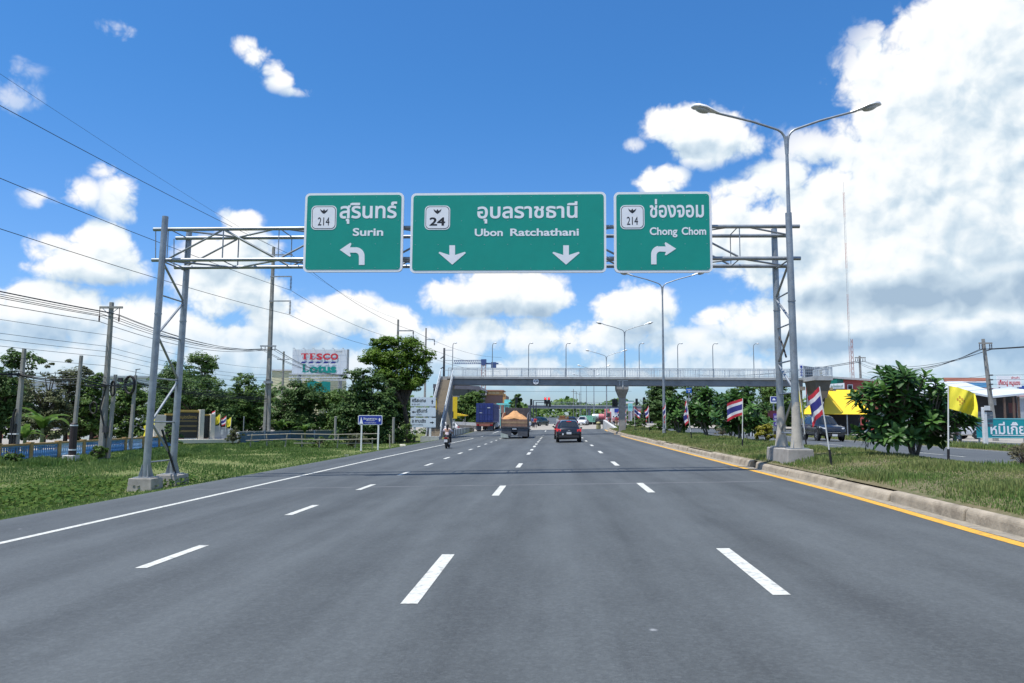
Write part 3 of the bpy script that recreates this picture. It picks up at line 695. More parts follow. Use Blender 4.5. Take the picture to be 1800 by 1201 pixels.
# ------------------------------------------------------------------ pedestrian footbridge
BY = 85.0
fb = thing('footbridge', 'grey concrete pedestrian footbridge with pale railings crossing over the road', 'footbridge', (7.9, BY, .5))
girder_m = mat('girder_concrete', (.26, .27, .28), .85, 0, .14, .8, dirt=((.1, .1, .1), .5, .9))
deck_m = mat('deck_concrete', (.42, .43, .42), .85, 0, .14, 1.2, dirt=((.2, .2, .19), .5, 1.5))
rail_m = mat('rail_paint', (.48, .53, .56), .5, .1, .1, 3)
XL, XR = -11.2, 27.4
MB().box2((XL, BY+.12, 5.52), (XR, BY+.5, 6.18)).box2((XL, BY+1.7, 5.52), (XR, BY+2.1, 6.18)).build('girder', girder_m, fb)
MB().box2((XL-.3, BY-.05, 6.182), (XR+.3, BY+2.3, 6.46)).build('deck', deck_m, fb, bevel=.02)
def railing(p0, p1, n_panel, nm='railing', hgt=.92):
    mb = MB(); p0 = Vector(p0); p1 = Vector(p1); d = (p1-p0); ln = d.length; u = d/ln
    mb.bar(p0+Vector((0, 0, hgt)), p1+Vector((0, 0, hgt)), .07, .07); mb.bar(p0+Vector((0, 0, .1)), p1+Vector((0, 0, .1)), .05, .05)
    pl = ln/n_panel
    for i in range(n_panel):
        q = p0+u*(pl*i); mb.bar(q, q+Vector((0, 0, hgt)), .07, .07)
        if i % 2 == 0:
            k = int(pl/.17)
            for j in range(1, k): w = q+u*(pl*j/k); mb.bar(w+Vector((0, 0, .1)), w+Vector((0, 0, hgt)), .028, .028)
        else:
            k = 11
            for j in range(-k, k):       # herring-bone bars
                for sgn in (-1, 1):
                    x0 = pl/2; c = j*pl/k; h0, h1 = .1, hgt
                    a0, a1 = c, c+(h1-h0)
                    lo = max(0, a0); hi = min(pl/2, a1)
                    if hi-lo < .1: continue
                    f0 = h0+(lo-a0); f1 = h0+(hi-a0)
                    xa, xb = (lo, hi) if sgn < 0 else (pl-lo, pl-hi)
                    mb.bar(q+u*xa+Vector((0, 0, f0)), q+u*xb+Vector((0, 0, f1)), .026, .026)
    mb.bar(p1, p1+Vector((0, 0, hgt)), .07, .07)
    mb.build(nm, rail_m, fb)
railing((XL-.2, BY, 6.46), (XR+.2, BY, 6.46), 24); railing((XL-.2, BY+2.2, 6.46), (XR+.2, BY+2.2, 6.46), 24)
mb = MB()
for x, w in ((7.9, .95), ):
    mb.box2((x-.35, BY+.75, -.1), (x+.35, BY+1.45, 4.2)).add(
        [(x-.36, BY+.74, 4.2), (x+.36, BY+.74, 4.2), (x+.36, BY+1.46, 4.2), (x-.36, BY+1.46, 4.2), (x-.66, BY+.1, 5.1), (x+.66, BY+.1, 5.1), (x+.66, BY+2.1, 5.1), (x-.66, BY+2.1, 5.1)],
        [(0, 1, 5, 4), (1, 2, 6, 5), (2, 3, 7, 6), (3, 0, 4, 7), (4, 5, 6, 7)]).box2((x-.66, BY+.1, 5.1), (x+.66, BY+2.1, 5.5))
mb.build('column', concrete, fb)
for x in (-11.35, 27.2):
    mb = MB(); mb.box2((x-.3, BY+.7, -.9), (x+.3, BY+1.5, 5.1)).box2((x-.42, BY+.05, 5.1), (x+.42, BY+2.15, 5.5)); mb.build('column', concrete, fb)
mb = MB(); mb.box2((7.55, BY+.1, 5.52), (7.62, BY+.13, 6.1)).box2((7.86, BY+.06, 5.3), (7.98, BY+.1, 6.05)).box2((7.3, BY+.06, 6.02), (8.5, BY+.1, 6.12)); mb.build('drain_pipe', mat('pipe_grey', (.5, .52, .52), .5), fb)
# left stairs come down towards us, right stairs lead away to the right
def stairs(x0, x1, y_top, z_top, y_bot, z_bot, n=26):
    mb = MB(); dy = (y_bot-y_top)/n; dz = (z_top-z_bot)/n
    for i in range(n):
        y = y_top+dy*i; z = z_top-dz*(i+1)
        mb.box2((x0, y, z-.32), (x1, y+dy*1.02, z))
    mb.build('stair_flight', mat('stair_concrete', (.34, .29, .22), .9, 0, .25, 1.5, dirt=((.16, .14, .11), .6, 1.5)), fb)
    for xs in (x0-.07, x1+.07):
        mb = MB(); mb.bar((xs, y_top, z_top-.25), (xs, y_bot, z_bot-.25), .13, .75); mb.build('stair_stringer', girder_m, fb)
        mb = MB()
        for h in (.95, .5): mb.bar((xs, y_top, z_top+h), (xs, y_bot, z_bot+h), .06, .06)
        for i in range(0, n+1, 2):
            yy = y_top+dy*i; zz = z_top-dz*i; mb.bar((xs, yy, zz), (xs, yy, zz+.95), .045, .045)
        for i in range(n*2):
            yy = y_top+dy*i/2; zz = z_top-dz*i/2; mb.bar((xs, yy, zz+.1), (xs, yy, zz+.93), .02, .02)
        mb.build('stair_railing', rail_m, fb)
stairs(-12.2, -10.95, BY+.1, 6.3, BY-9.2, .0)
MB().box2((-12.3, BY-.02, 6.0), (-11.52, BY+2.3, 6.44)).box2((-12.6, BY-10.6, -.7), (-10.8, BY-9.1, .02)).build('landing', deck_m, fb)
MB().box2((27.4, BY-3.6, 6.0), (29.3, BY+2.3, 6.44)).build('landing', deck_m, fb)
railing((29.25, BY-3.5, 6.46), (29.25, BY+2.2, 6.46), 3); railing((27.5, BY-3.55, 6.46), (29.25, BY-3.55, 6.46), 1)
mb = MB(); vs = [(27.5, BY-3.4, 6.0), (29.2, BY-3.4, 6.0), (28.7, BY-3.4, 4.2), (27.9, BY-3.4, 4.0), (27.5, BY-.2, 6.0), (29.2, BY-.2, 6.0), (28.7, BY-.2, 4.2), (27.9, BY-.2, 4.0)]
mb.add(vs, [(3, 2, 1, 0), (4, 5, 6, 7), (0, 1, 5, 4), (1, 2, 6, 5), (2, 3, 7, 6), (3, 0, 4, 7)]); mb.box2((27.95, BY-2.3, -.1), (28.65, BY-1.4, 4.1)); mb.build('column', mat('brown_concrete', (.15, .125, .09), .9, 0, .15, 1), fb)
mb = MB(); n = 26
for i in range(n): mb.box2((29.3+.34*i, BY+.3, 6.4-.245*(i+1)-.3), (29.3+.34*(i+1.02), BY+2.1, 6.4-.245*(i+1)))
mb.build('stair_flight', MATS['stair_concrete'], fb)
# round clearance sign on the girder
cx = at(942, 668, BY).x
c = MB(); c.lathe([(.42, 0), (.42, .03)], (cx, BY+.03, 5.93), 28, 'Y'); cs = c.build('clearance_sign', mat('sign_red_grey', (.10, .10, .12), .5), fb)
MB().lathe([(.335, 0), (.335, .01)], (cx, BY+.018, 5.93), 28, 'Y').build('sign_face', swhite, cs)
mb = MB(); lettering(mb, '5.50', cx-.25, cx+.25, 5.83, 6.02, BY+.012, '5', .02)
for s in (1, -1): mb.quad((cx-.07, BY+.012, 5.93+s*.17), (cx+.07, BY+.012, 5.93+s*.17), (cx, BY+.012, 5.93+s*.28))
mb.build('sign_number', sblack, cs)
# lamps standing on the footbridge rail
def bridge_lamp(label):
    t = thing('bridge_lamp', label, 'lamp', (0, 0, 0), 'single lamps along the footbridge')
    MB().tube([(0, 0, 0), (0, 0, 3.3), (.03, -.05, 3.55), (.14, -.18, 3.68), (.26, -.3, 3.7)], [.05, .04, .035, .03, .03], 8).build('pole', galv, t, smooth=40, local=True)
    MB().sphere((.36, -.42, 3.68), .17, 10, 6, (1, 1, .45)).build('lamp_head', alu, t, smooth=60, local=True)
    return t
bl = bridge_lamp('single lamp at the left end of the footbridge above its stairs')
names_b = ['lamp on the footbridge above the blue container', 'lamp on the footbridge left of the round clearance plate', 'lamp on the footbridge above the dark car',
           'lamp on the footbridge right of the middle column', 'lamp on the footbridge right of the tall median lamp pole', 'lamp on the footbridge over the far lanes', 'rightmost lamp on the footbridge near the gantry leg']
bl.location = (at(795, 660, BY).x, BY+.1, 6.46)
for px, lb in zip((865, 929, 995, 1124, 1192, 1254, 1326), names_b): dup(bl, (at(px, 660, BY).x, BY+.1, 6.46), 0, lb)

# ------------------------------------------------------------------ vegetation
def leaf_mesh(name, P, Nrm, size, mats, rng, aspect=.5, fold=.12, vary=None, tip=None):
    """one mesh of leaf blades at points P with normals Nrm (numpy arrays); each blade two folded faces"""
    n = len(P)
    ref = rng.normal(size=(n, 3)); 
    if tip is not None: ref = tip+rng.normal(size=(n, 3))*.35
    t = ref-(ref*Nrm).sum(1)[:, None]*Nrm; t /= np.linalg.norm(t, axis=1)[:, None]+1e-9
    b = np.cross(Nrm, t); L_ = size*(.6+.8*rng.random(n))[:, None]; W = L_*aspect
    base = P-t*L_*.5; end = P+t*L_*.5; s1 = P+b*W*.5+Nrm*L_*fold; s2 = P-b*W*.5+Nrm*L_*fold
    V = np.stack([base, s1, end, s2], 1).reshape(-1, 3)
    me = bpy.data.meshes.new(name); me.vertices.add(4*n); me.vertices.foreach_set('co', V.astype(np.float32).ravel())
    idx = np.arange(n)*4
    F = np.stack([idx, idx+1, idx+2, idx, idx+2, idx+3], 1).astype(np.int32).ravel()
    me.loops.add(6*n); me.loops.foreach_set('vertex_index', F)
    me.polygons.add(2*n); me.polygons.foreach_set('loop_start', np.arange(2*n, dtype=np.int32)*3)
    me.update(calc_edges=True)
    v = rng.random(n) if vary is None else np.clip(vary, 0, 1)
    at_ = me.attributes.new('vary', 'FLOAT', 'FACE'); at_.data.foreach_set('value', np.repeat(v, 2).astype(np.float32))
    for m_ in (mats if isinstance(mats, (list, tuple)) else [mats]): me.materials.append(m_)
    return me
def link_mesh(name, me, parent=None):
    o = bpy.data.objects.new(name, me); COL.objects.link(o)
    if parent is not None: o.parent = parent; ROOT[o.name] = ROOT.get(parent.name, Vector((0, 0, 0)))
    return o
def crown_points(rng, clumps, n, spread=.34):
    """leaf positions on the shells of many small clumps scattered through big lobes; lobes: (x, y, z, rx, ry, rz, weight)"""
    C = np.array([c[:3] for c in clumps]); Rr = np.array([c[3:6] for c in clumps]); w = np.array([c[6] if len(c) > 6 else 1 for c in clumps]); w = w*Rr.prod(1)**.6; w /= w.sum()
    nc = max(8, n//55)
    k = rng.choice(len(C), nc, p=w)
    d = rng.normal(size=(nc, 3)); d /= np.linalg.norm(d, axis=1)[:, None]
    rad = .45+.6*rng.random(nc)**.7
    cc = C[k]+d*Rr[k]*rad[:, None]; cr = (Rr[k].mean(1)*spread*(.5+rng.random(nc)))
    j = rng.integers(0, nc, n); e = rng.normal(size=(n, 3)); e /= np.linalg.norm(e, axis=1)[:, None]
    e[:, 2] = np.where(e[:, 2] < -.2, e[:, 2]*.4, e[:, 2])
    rr = (.55+.5*rng.random(n))
    P = cc[j]+e*(cr[j]*rr)[:, None]*np.array([1.1, 1.1, .75])
    Nn = e*.6+d[j]*.35+np.array([0, 0, .55])+rng.normal(size=(n, 3))*.35; Nn /= np.linalg.norm(Nn, axis=1)[:, None]
    v = rng.random(n)*.6+.4*rng.random(nc)[j]
    return P, Nn, v
LM = {
 'dark': leafmat('leaf_dark', (.036, .082, .022), (.100, .170, .044)),
 'mid': leafmat('leaf_mid', (.048, .108, .022), (.135, .215, .046)),
 'bright': leafmat('leaf_bright', (.060, .125, .012), (.16, .26, .028), .45, .35),
 'olive': leafmat('leaf_olive', (.055, .078, .028), (.14, .15, .07)),
 'plum': leafmat('leaf_plumeria', (.028, .075, .020), (.085, .180, .038), .4, .25),
 'croton': leafmat('leaf_croton', (.10, .13, .02), (.42, .36, .03), .4, .25),
 'dry': leafmat('leaf_dry', (.12, .11, .06), (.26, .25, .16)),
 'banana': leafmat('leaf_banana', (.06, .13, .025), (.15, .25, .05), .4, .4)}
def tree(name, label, x, y, lobes, n, kind, leaf=.26, trunk_h=2.0, trunk_r=.16, seed=1, lean=0, stems=1, group=None, aspect=.5, cat='tree', z=None):
    """lobes relative to the base; trunk with limbs that reach the lobes"""
    rng = np.random.default_rng(seed); rr = random.Random(seed)
    zb = gz(x, min(y, 110)) if z is None else z
    t = thing(name, label, cat, (x, y, zb), group)
    mb = MB()
    for s in range(stems):
        ox = rr.uniform(-.25, .25)*(stems > 1); top = Vector((lean+ox*3, rr.uniform(-.1, .1), trunk_h))
        mb.tube([(ox, 0, -.15), (ox+top.x*.3, 0, trunk_h*.5), tuple(top)], [trunk_r*1.25, trunk_r, trunk_r*.8], 9)
        for lb in lobes:
            c = Vector(lb[:3])
            if stems > 1 and rr.random() < .5: continue
            for q in range(3):
                e = c+Vector((rr.uniform(-.6, .6)*lb[3], rr.uniform(-.6, .6)*lb[4], rr.uniform(-.3, .5)*lb[5]))
                m_ = top.lerp(e, .5)+Vector((rr.uniform(-.2, .2), rr.uniform(-.2, .2), rr.uniform(.0, .3)))
                mb.tube([tuple(top), tuple(m_), tuple(e)], [trunk_r*.6, trunk_r*.36, trunk_r*.12], 6)
    mb.build('trunk', bark, t, smooth=50, local=True)
    P, Nn, v = crown_points(rng, lobes, n)
    link_mesh('crown', leaf_mesh('crown', P, Nn, leaf, LM[kind], rng, aspect, .1, v), t)
    return t
def px_tree(name, label, px0, px1, py0, py1, Y, kind, n, seed, group=None, depth=.8, lobes_n=7, xbase=None, leaf=.26, trunk_h=None, trunk_r=.16, cat='tree', low=.25, z=None, aspect=.5, stems=1):
    """a tree that fills the given extent of the photograph at its real depth Y"""
    a = at(px0, py0, Y); b = at(px1, py1, Y); w = b.x-a.x; top = a.z
    w *= 1.15 if cat == 'tree' else 1
    xc = (a.x+b.x)/2 if xbase is None else at(xbase, 700, Y).x
    zb = gz(xc, min(Y, 110)) if z is None else z
    h = top-zb; c0 = max(.1, b.z-zb); rr = random.Random(seed); lobes = []
    for i in range(lobes_n):
        f = (i+.5)/lobes_n; zc = c0+(h-c0)*(.15+.75*rr.random()); k = 1-abs((zc-c0)/(h-c0)-.45)*1.1
        xx = (a.x+b.x)/2-xc+w*.5*k*rr.uniform(-.75, .75)
        lobes.append((xx, w*depth*.4*rr.uniform(-1, 1)*k, zc, w*rr.uniform(.2, .3), w*rr.uniform(.2, .3)*depth+.2, (h-c0)*rr.uniform(.15, .25)))
    lobes.append(((a.x+b.x)/2-xc, 0, c0+(h-c0)*.82, w*.2, w*.2, (h-c0)*.16)); lobes.append(((a.x+b.x)/2-xc, 0, c0+(h-c0)*.45, w*.38, w*.3, (h-c0)*.28))
    for s_ in (-1, 1): lobes.append(((a.x+b.x)/2-xc+s_*w*.27, -.2, c0+(h-c0)*.2, w*.26, w*.2, (h-c0)*.2))
    return tree(name, label, xc, Y, lobes, int(n*2.2) if cat == 'tree' else n, kind, leaf, trunk_h or max(.6, c0+(h-c0)*.3), trunk_r, seed, 0, stems, group, aspect, cat, z)
lt = 'trees along the left side'
px_tree('tree', 'dark tree at the far left edge behind the blue balustrade', -45, 55, 622, 775, 62, 'dark', 7000, 11, lt, leaf=.3)
px_tree('tree', 'thin olive brown tree behind the banana plant', 50, 112, 636, 775, 58, 'olive', 4200, 12, lt, leaf=.22)
px_tree('tree', 'grey green bushy tree between the two shorter concrete poles', 88, 150, 642, 778, 66, 'olive', 4200, 13, lt, leaf=.24)
px_tree('tree', 'green tree between the short pole and the tallest left roadside pole', 138, 190, 660, 775, 66, 'mid', 4500, 14, lt, leaf=.26)
px_tree('tree', 'leafy tree behind the pole holding the cable coil', 192, 268, 668, 778, 70, 'mid', 6000, 15, lt, leaf=.26)
px_tree('tree', 'taller feathery tree rising behind the left gantry legs', 262, 345, 632, 760, 92, 'dark', 6000, 16, lt, leaf=.34)
px_tree('tree', 'broad dark spreading tree behind the black memorial wall', 290, 402, 662, 775, 80, 'dark', 9000, 17, lt, leaf=.28, lobes_n=10)
px_tree('tree', 'round dark tree right of the memorial wall', 385, 468, 655, 775, 84, 'mid', 8000, 18, lt, leaf=.28, lobes_n=9)
px_tree('tree', 'pale feathery tree top behind the round dark trees', 330, 392, 628, 720, 118, 'mid', 3600, 26, lt, leaf=.36)
px_tree('tree', 'dense dark tree just right of the tall power pole', 480, 560, 668, 778, 84, 'dark', 8000, 19, lt, leaf=.28, lobes_n=9)
px_tree('tree', 'lighter green low tree under the big shop billboard', 545, 625, 688, 778, 86, 'mid', 7000, 20, lt, leaf=.26)
# the large tree at the left end of the footbridge: a bright yellow green crown above a dark thicket
Yb = 77
b0 = at(718, 772, Yb); zb = gz(b0.x, Yb)
def lob(px, py, rx, ry, rzz, dy=0, w=1): p = at(px, py, Yb); return (p.x-b0.x, dy, p.z-zb, rx, ry, rzz, w)
tree('tree', 'big tree with a bright yellow green crown beside the footbridge stairs', b0.x, Yb,
     [lob(676, 603, 1.3, 1.2, .7), lob(712, 605, 1.6, 1.4, .7), lob(660, 628, 1.5, 1.3, .8, -.3), lob(700, 632, 2.0, 1.7, .9), lob(738, 628, 1.4, 1.3, .8), lob(690, 655, 1.9, 1.6, .8, -.4), lob(742, 655, 1.0, 1.1, .8), lob(718, 672, 1.6, 1.4, .8)],
     24000, 'bright', .27, 3.6, .24, 31, -.5, group=lt, aspect=.42)
px_tree('tree', 'dark ragged tree in front of the bright crowned tree', 598, 700, 648, 785, 73, 'dark', 10000, 32, lt, leaf=.28, lobes_n=11)
px_tree('tree', 'dark lower tree directly behind the blue temple sign', 655, 728, 672, 776, 80, 'dark', 9000, 33, lt, leaf=.27, lobes_n=10)
# fallen-low scrub along the fences
sg = 'low shrubs along the left fences'
for i, (x0, x1, y0, y1, Y, kd, lb) in enumerate(((285, 322, 748, 792, 60, 'dark', 'dark rounded shrub at the left end of the memorial wall'), (395, 425, 750, 782, 68, 'olive', 'grey green shrub at the right end of the memorial wall'),
      (160, 186, 786, 812, 42, 'mid', 'small weedy shrub around the foot of the double concrete pole'), (-5, 40, 796, 822, 38, 'mid', 'weedy shrub at the foot of the pole with black pipes'),
      (700, 735, 745, 778, 72, 'mid', 'small shrub left of the white direction boards'), (735, 790, 752, 778, 100, 'mid', 'shrub behind the white direction boards'), (600, 650, 758, 792, 62, 'olive', 'ragged shrub behind the left post of the blue temple sign'),
      (520, 600, 768, 792, 62, 'mid', 'long low weedy shrub behind the bamboo rails'))):
    px_tree('shrub', lb, x0, x1, y0, y1, Y, kd, 1800, 50+i, sg, leaf=.16, cat='shrub', trunk_h=.3, trunk_r=.04)
# banana plants
def banana(label, x, y, h, seed, n=8, group='banana plants'):
    rr = random.Random(seed); zb = gz(x, y); t = thing('banana_plant', label, 'banana plant', (x, y, zb), group)
    MB().tube([(0, 0, -.1), (.05, 0, h*.25), (.02, 0, h*.45)], [.14, .12, .08], 9).build('stem', mat('banana_stem', (.16, .17, .07), .7, 0, .3, 3), t, smooth=40, local=True)
    mb = MB(); 
    for k in range(n):
        a = 2*PI*k/n+rr.uniform(-.3, .3); el_ = rr.uniform(.95, 1.45); ln = h*rr.uniform(.5, .72); w = ln*.13
        d = Vector((math.cos(a), math.sin(a), 0)); side = Vector((-d.y, d.x, 0)); p = Vector((.02, 0, h*.42)); e = el_; prev = None
        for j in range(9):
            s = j/8; ww = w*(.12 if j == 0 else math.sin(PI*min(1, s*.92+.1))**.6)*(1 if j < 8 else .1)
            cur = (p+side*ww+Vector((0, 0, ww*.35)), p.copy(), p-side*ww+Vector((0, 0, ww*.35)))
            if prev is not None and j > 1:
                mb.add([*prev, *cur], [(0, 1, 4, 3), (1, 2, 5, 4)])
            elif prev is not None: mb.add([*prev, *cur], [(0, 1, 4, 3), (1, 2, 5, 4)])
            prev = cur
            p = p+(d*math.cos(e)+Vector((0, 0, math.sin(e))))*ln/8; e -= rr.uniform(.12, .3)
    o = mb.build('foliage', LM['banana'], t, smooth=60, local=True)
    at_ = o.data.attributes.new('vary', 'FLOAT', 'FACE'); at_.data.foreach_set('value', [rr.random() for _ in o.data.polygons])
    return t
p = at(72, 780, 50); banana('tall banana plant with upright torn leaves behind the balustrade', p.x, 50, 3.6, 3, 9)
p = at(42, 785, 46); banana('low banana plant beside the pole with black pipes', p.x, 46, 2.4, 4, 8)
p = at(492, 772, 76); banana('banana plant right of the tall power pole', p.x, 76, 2.9, 5, 10)
p = at(535, 772, 76); banana('small drooping banana plant under the dense dark tree', p.x, 76, 2.3, 6, 9)
# plumeria: forked branches, each tip a whorl of long leaves
def plumeria(name, label, x, y, h, w, tips, seed, kind='plum', leaf=.30, flowers=.12, group='plumeria shrubs on the median', lean=0, low=.22, spots=None):
    rr = random.Random(seed); rng = np.random.default_rng(seed); zb = gz(x, min(y, 115)); t = thing(name, label, 'shrub', (x, y, zb), group)
    br = MB(); lv = MB(); fl = MB(); vary = []
    base = [Vector((lean+rr.uniform(-.15, .15), rr.uniform(-.1, .1), -.1)) for _ in range(3)]
    hubs = []
    for b in base:
        hb = Vector((b.x+rr.uniform(-.3, .3)*w*.4, rr.uniform(-.25, .25)*w*.4, h*rr.uniform(.28, .4))); br.tube([tuple(b), tuple(b.lerp(hb, .5)+Vector((rr.uniform(-.06, .06), 0, 0))), tuple(hb)], [.06*h/2.8, .05*h/2.8, .04*h/2.8], 8); hubs.append(hb)
    lobes = []
    for q_ in range(7):
        a_ = 2*PI*q_/7+rr.uniform(-.4, .4); rad_ = rr.uniform(.35, .62)
        lobes.append((math.cos(a_)*rad_, math.sin(a_)*rad_, rr.uniform(-.75, .35), rr.uniform(.32, .48)))
    lobes.append((rr.uniform(-.15, .25), 0, .62, .36)); lobes.append((-.1, .1, .15, .42))
    for k in range(tips):
        while True:
            if spots:
                sx_, sz_, sr_ = spots[k % len(spots)]; u = rng.normal(size=3); u /= np.linalg.norm(u); tip = Vector((sx_+u[0]*sr_, u[1]*(sr_+.35)+rr.uniform(-.5, .5), sz_+u[2]*sr_*.8)); break
            u = rng.normal(size=3); u /= np.linalg.norm(u); lb_ = lobes[rr.randrange(9)]; q = np.array(lb_[:3])+u*lb_[3]*(.55+.45*rr.random())
            tip = Vector((q[0]*w/2, q[1]*w/2, h*(.58+q[2]*.42)))
            if tip.z > h*low: break
        hb = min(hubs, key=lambda c: (c-tip).length); mid = hb.lerp(tip, .5); mid.z -= .05*h
        br.tube([tuple(hb), tuple(mid), tuple(tip)], [.032*h/2.8, .024*h/2.8, .016*h/2.8], 6)
        ax = (tip-hb).normalized()*.6+Vector((0, 0, .7)); ax.normalize()
        s1 = ax.cross(Vector((1, .2, 0))).normalized(); s2 = ax.cross(s1); tone = rr.random()
        for j in range(rr.randint(12, 16)):
            a = 2.4*j+rr.uniform(-.2, .2); out_ = s1*math.cos(a)+s2*math.sin(a); up_ = ax; ln = leaf*rr.uniform(.75, 1.2); ww = ln*.19; e = 1.15-.085*j+rr.uniform(-.15, .15)
            side = out_.cross(up_).normalized(); pp = tip-ax*(.012*j); prev = None; v = .25*rr.random()+.75*tone
            for s, wf in ((0, .12), (.3, .7), (.65, 1.05), (.9, .85), (1.0, .25)):
                dr = out_*math.cos(e)+up_*math.sin(e); nrm = side.cross(dr)
                c3 = (pp+side*ww*wf-nrm*ww*wf*.25, pp.copy(), pp-side*ww*wf-nrm*ww*wf*.25)
                if prev is not None:
                    lv.add([*prev, *c3], [(0, 1, 4, 3), (1, 2, 5, 4)]); vary += [v, v]
                prev = c3; pp = pp+dr*ln*.28; e -= .28
        if rr.random() < flowers:
            for j in range(6):
                c = tip+ax*.1+Vector((rr.uniform(-.08, .08), rr.uniform(-.08, .08), rr.uniform(-.03, .06)))
                for q in range(5):
                    a = 2*PI*q/5; d = s1*math.cos(a)+s2*math.sin(a); d2 = s1*math.cos(a+.9)+s2*math.sin(a+.9)
                    fl.quad(tuple(c), tuple(c+d*.045+ax*.012), tuple(c+(d+d2)*.035+ax*.02), tuple(c+d2*.022))
    br.build('branch_frame', mat('plumeria_bark', (.13, .12, .10), .9, 0, .3, 9), t, smooth=50, local=True)
    o = lv.build('foliage', LM[kind], t, smooth=70, local=True)
    at_ = o.data.attributes.new('vary', 'FLOAT', 'FACE')
    at_.data.foreach_set('value', (vary+[.5]*len(o.data.polygons))[:len(o.data.polygons)])
    if fl.v: fl.build('blossom', mat('plumeria_flower', (.78, .76, .66), .6, 0, .05), t, local=True)
    return t
plumeria('plumeria', 'nearest large plumeria shrub with white blossoms on the median', 11.3, 24.6, 2.95, 3.15, 150, 5, leaf=.33, flowers=.12, lean=-.1, low=.08, spots=[(-.72, 2.5, .3), (-1.35, 1.95, .3), (-.4, 1.95, .42), (.72, 1.75, .4), (-1.15, .75, .32), (-.4, .95, .42), (.65, .9, .4), (1.2, 1.3, .33), (-.9, 1.35, .4), (.25, 1.35, .45), (-.15, 2.45, .28), (.25, 2.1, .36)])
plumeria('plumeria', 'plumeria shrub behind the Thai flag on the median', 10.95, 45.0, 3.0, 3.5, 80, 6, leaf=.42, flowers=.02)
plumeria('plumeria', 'plumeria shrub between the wide flag and the tall median lamp', 11.4, 57.0, 3.5, 3.9, 75, 7, leaf=.5, flowers=.02)
plumeria('plumeria', 'small pale plumeria shrub just right of the second median lamp', 10.9, 66.0, 3.2, 3.6, 55, 8, leaf=.5, flowers=.02)
plumeria('plumeria', 'plumeria shrub partly behind the gantry legs and wide flag', 12.1, 52.0, 3.2, 3.2, 60, 9, leaf=.46, flowers=.0)
mg = 'low bushes on the median'
px_tree('bush', 'yellow green croton bush left of the gantry footing', 1325, 1366, 744, 781, 40.5, 'croton', 2600, 61, mg, leaf=.16, cat='bush', trunk_h=.3, trunk_r=.03, aspect=.35)
px_tree('bush', 'bare pinkish dry bush between two plumeria shrubs', 1254, 1286, 748, 772, 50, 'dry', 700, 62, mg, leaf=.12, cat='bush', trunk_h=.25, trunk_r=.02, aspect=.2)
px_tree('bush', 'dark rounded bush at the far end of the median', 1094, 1140, 733, 752, 100, 'dark', 3000, 63, mg, leaf=.2, cat='bush', trunk_h=.4, trunk_r=.04)
px_tree('bush', 'mixed green bush left of the small pale plumeria', 1140, 1180, 736, 756, 82, 'mid', 2600, 64, mg, leaf=.2, cat='bush', trunk_h=.4, trunk_r=.04)
px_tree('bush', 'dark low bush under the second median lamp', 1170, 1208, 742, 762, 70, 'dark', 2200, 65, mg, leaf=.18, cat='bush', trunk_h=.3, trunk_r=.04)
px_tree('bush', 'dry grey thicket at the right edge of the median', 1765, 1830, 775, 832, 21.0, 'dry', 1500, 66, mg, leaf=.09, cat='bush', trunk_h=.15, trunk_r=.015, aspect=.16)
rt = 'trees on the right beyond the footbridge'
px_tree('tree', 'large dark tree under the footbridge right of its column', 1128, 1205, 668, 745, 128, 'dark', 8000, 71, rt, leaf=.4, lobes_n=9, z=.2)
px_tree('tree', 'sparse dark tree behind the small blue sign', 1198, 1262, 672, 745, 140, 'dark', 4200, 72, rt, leaf=.4, z=.2)
px_tree('tree', 'green tree beyond the far lanes left of the gantry legs', 1270, 1330, 672, 745, 132, 'mid', 6000, 73, rt, leaf=.4, z=.2)
px_tree('tree', 'green tree directly behind the gantry legs', 1325, 1395, 668, 748, 125, 'mid', 6000, 74, rt, leaf=.4, z=.2)
def palm(label, px, py_top, Y, seed):
    rr = random.Random(seed); p = at(px, py_top, Y); t = thing('palm_tree', label, 'palm tree', (p.x, Y, .2), 'distant palm trees'); h = p.z-.2-1.2
    MB().tube([(0, 0, -.1), (.2, 0, h*.5), (.3, 0, h)], [.2, .15, .12], 8).build('trunk', bark, t, smooth=40, local=True)
    mb = MB(); vary = []
    for k in range(14):
        a = 2*PI*k/14; d = Vector((math.cos(a), math.sin(a), 0)); sd_ = Vector((-d.y, d.x, 0)); q = Vector((.3, 0, h)); e = rr.uniform(.3, 1.2); prev = None
        for j in range(7):
            w = .32*(1-abs(j/6-.45)); c = (q+sd_*w-Vector((0, 0, w*.5)), q.copy(), q-sd_*w-Vector((0, 0, w*.5)))
            if prev: mb.add([*prev, *c], [(0, 1, 4, 3), (1, 2, 5, 4)]); vary += [.3, .6]
            prev = c; q = q+(d*math.cos(e)+Vector((0, 0, math.sin(e))))*.42; e -= .3
    o = mb.build('crown', LM['dark'], t, smooth=60, local=True); at_ = o.data.attributes.new('vary', 'FLOAT', 'FACE'); at_.data.foreach_set('value', vary)
palm('palm tree standing behind the pale roof on the right', 1629, 660, 110, 1); palm('shorter palm tree next to the other palm behind the pale roof', 1615, 666, 118, 2)
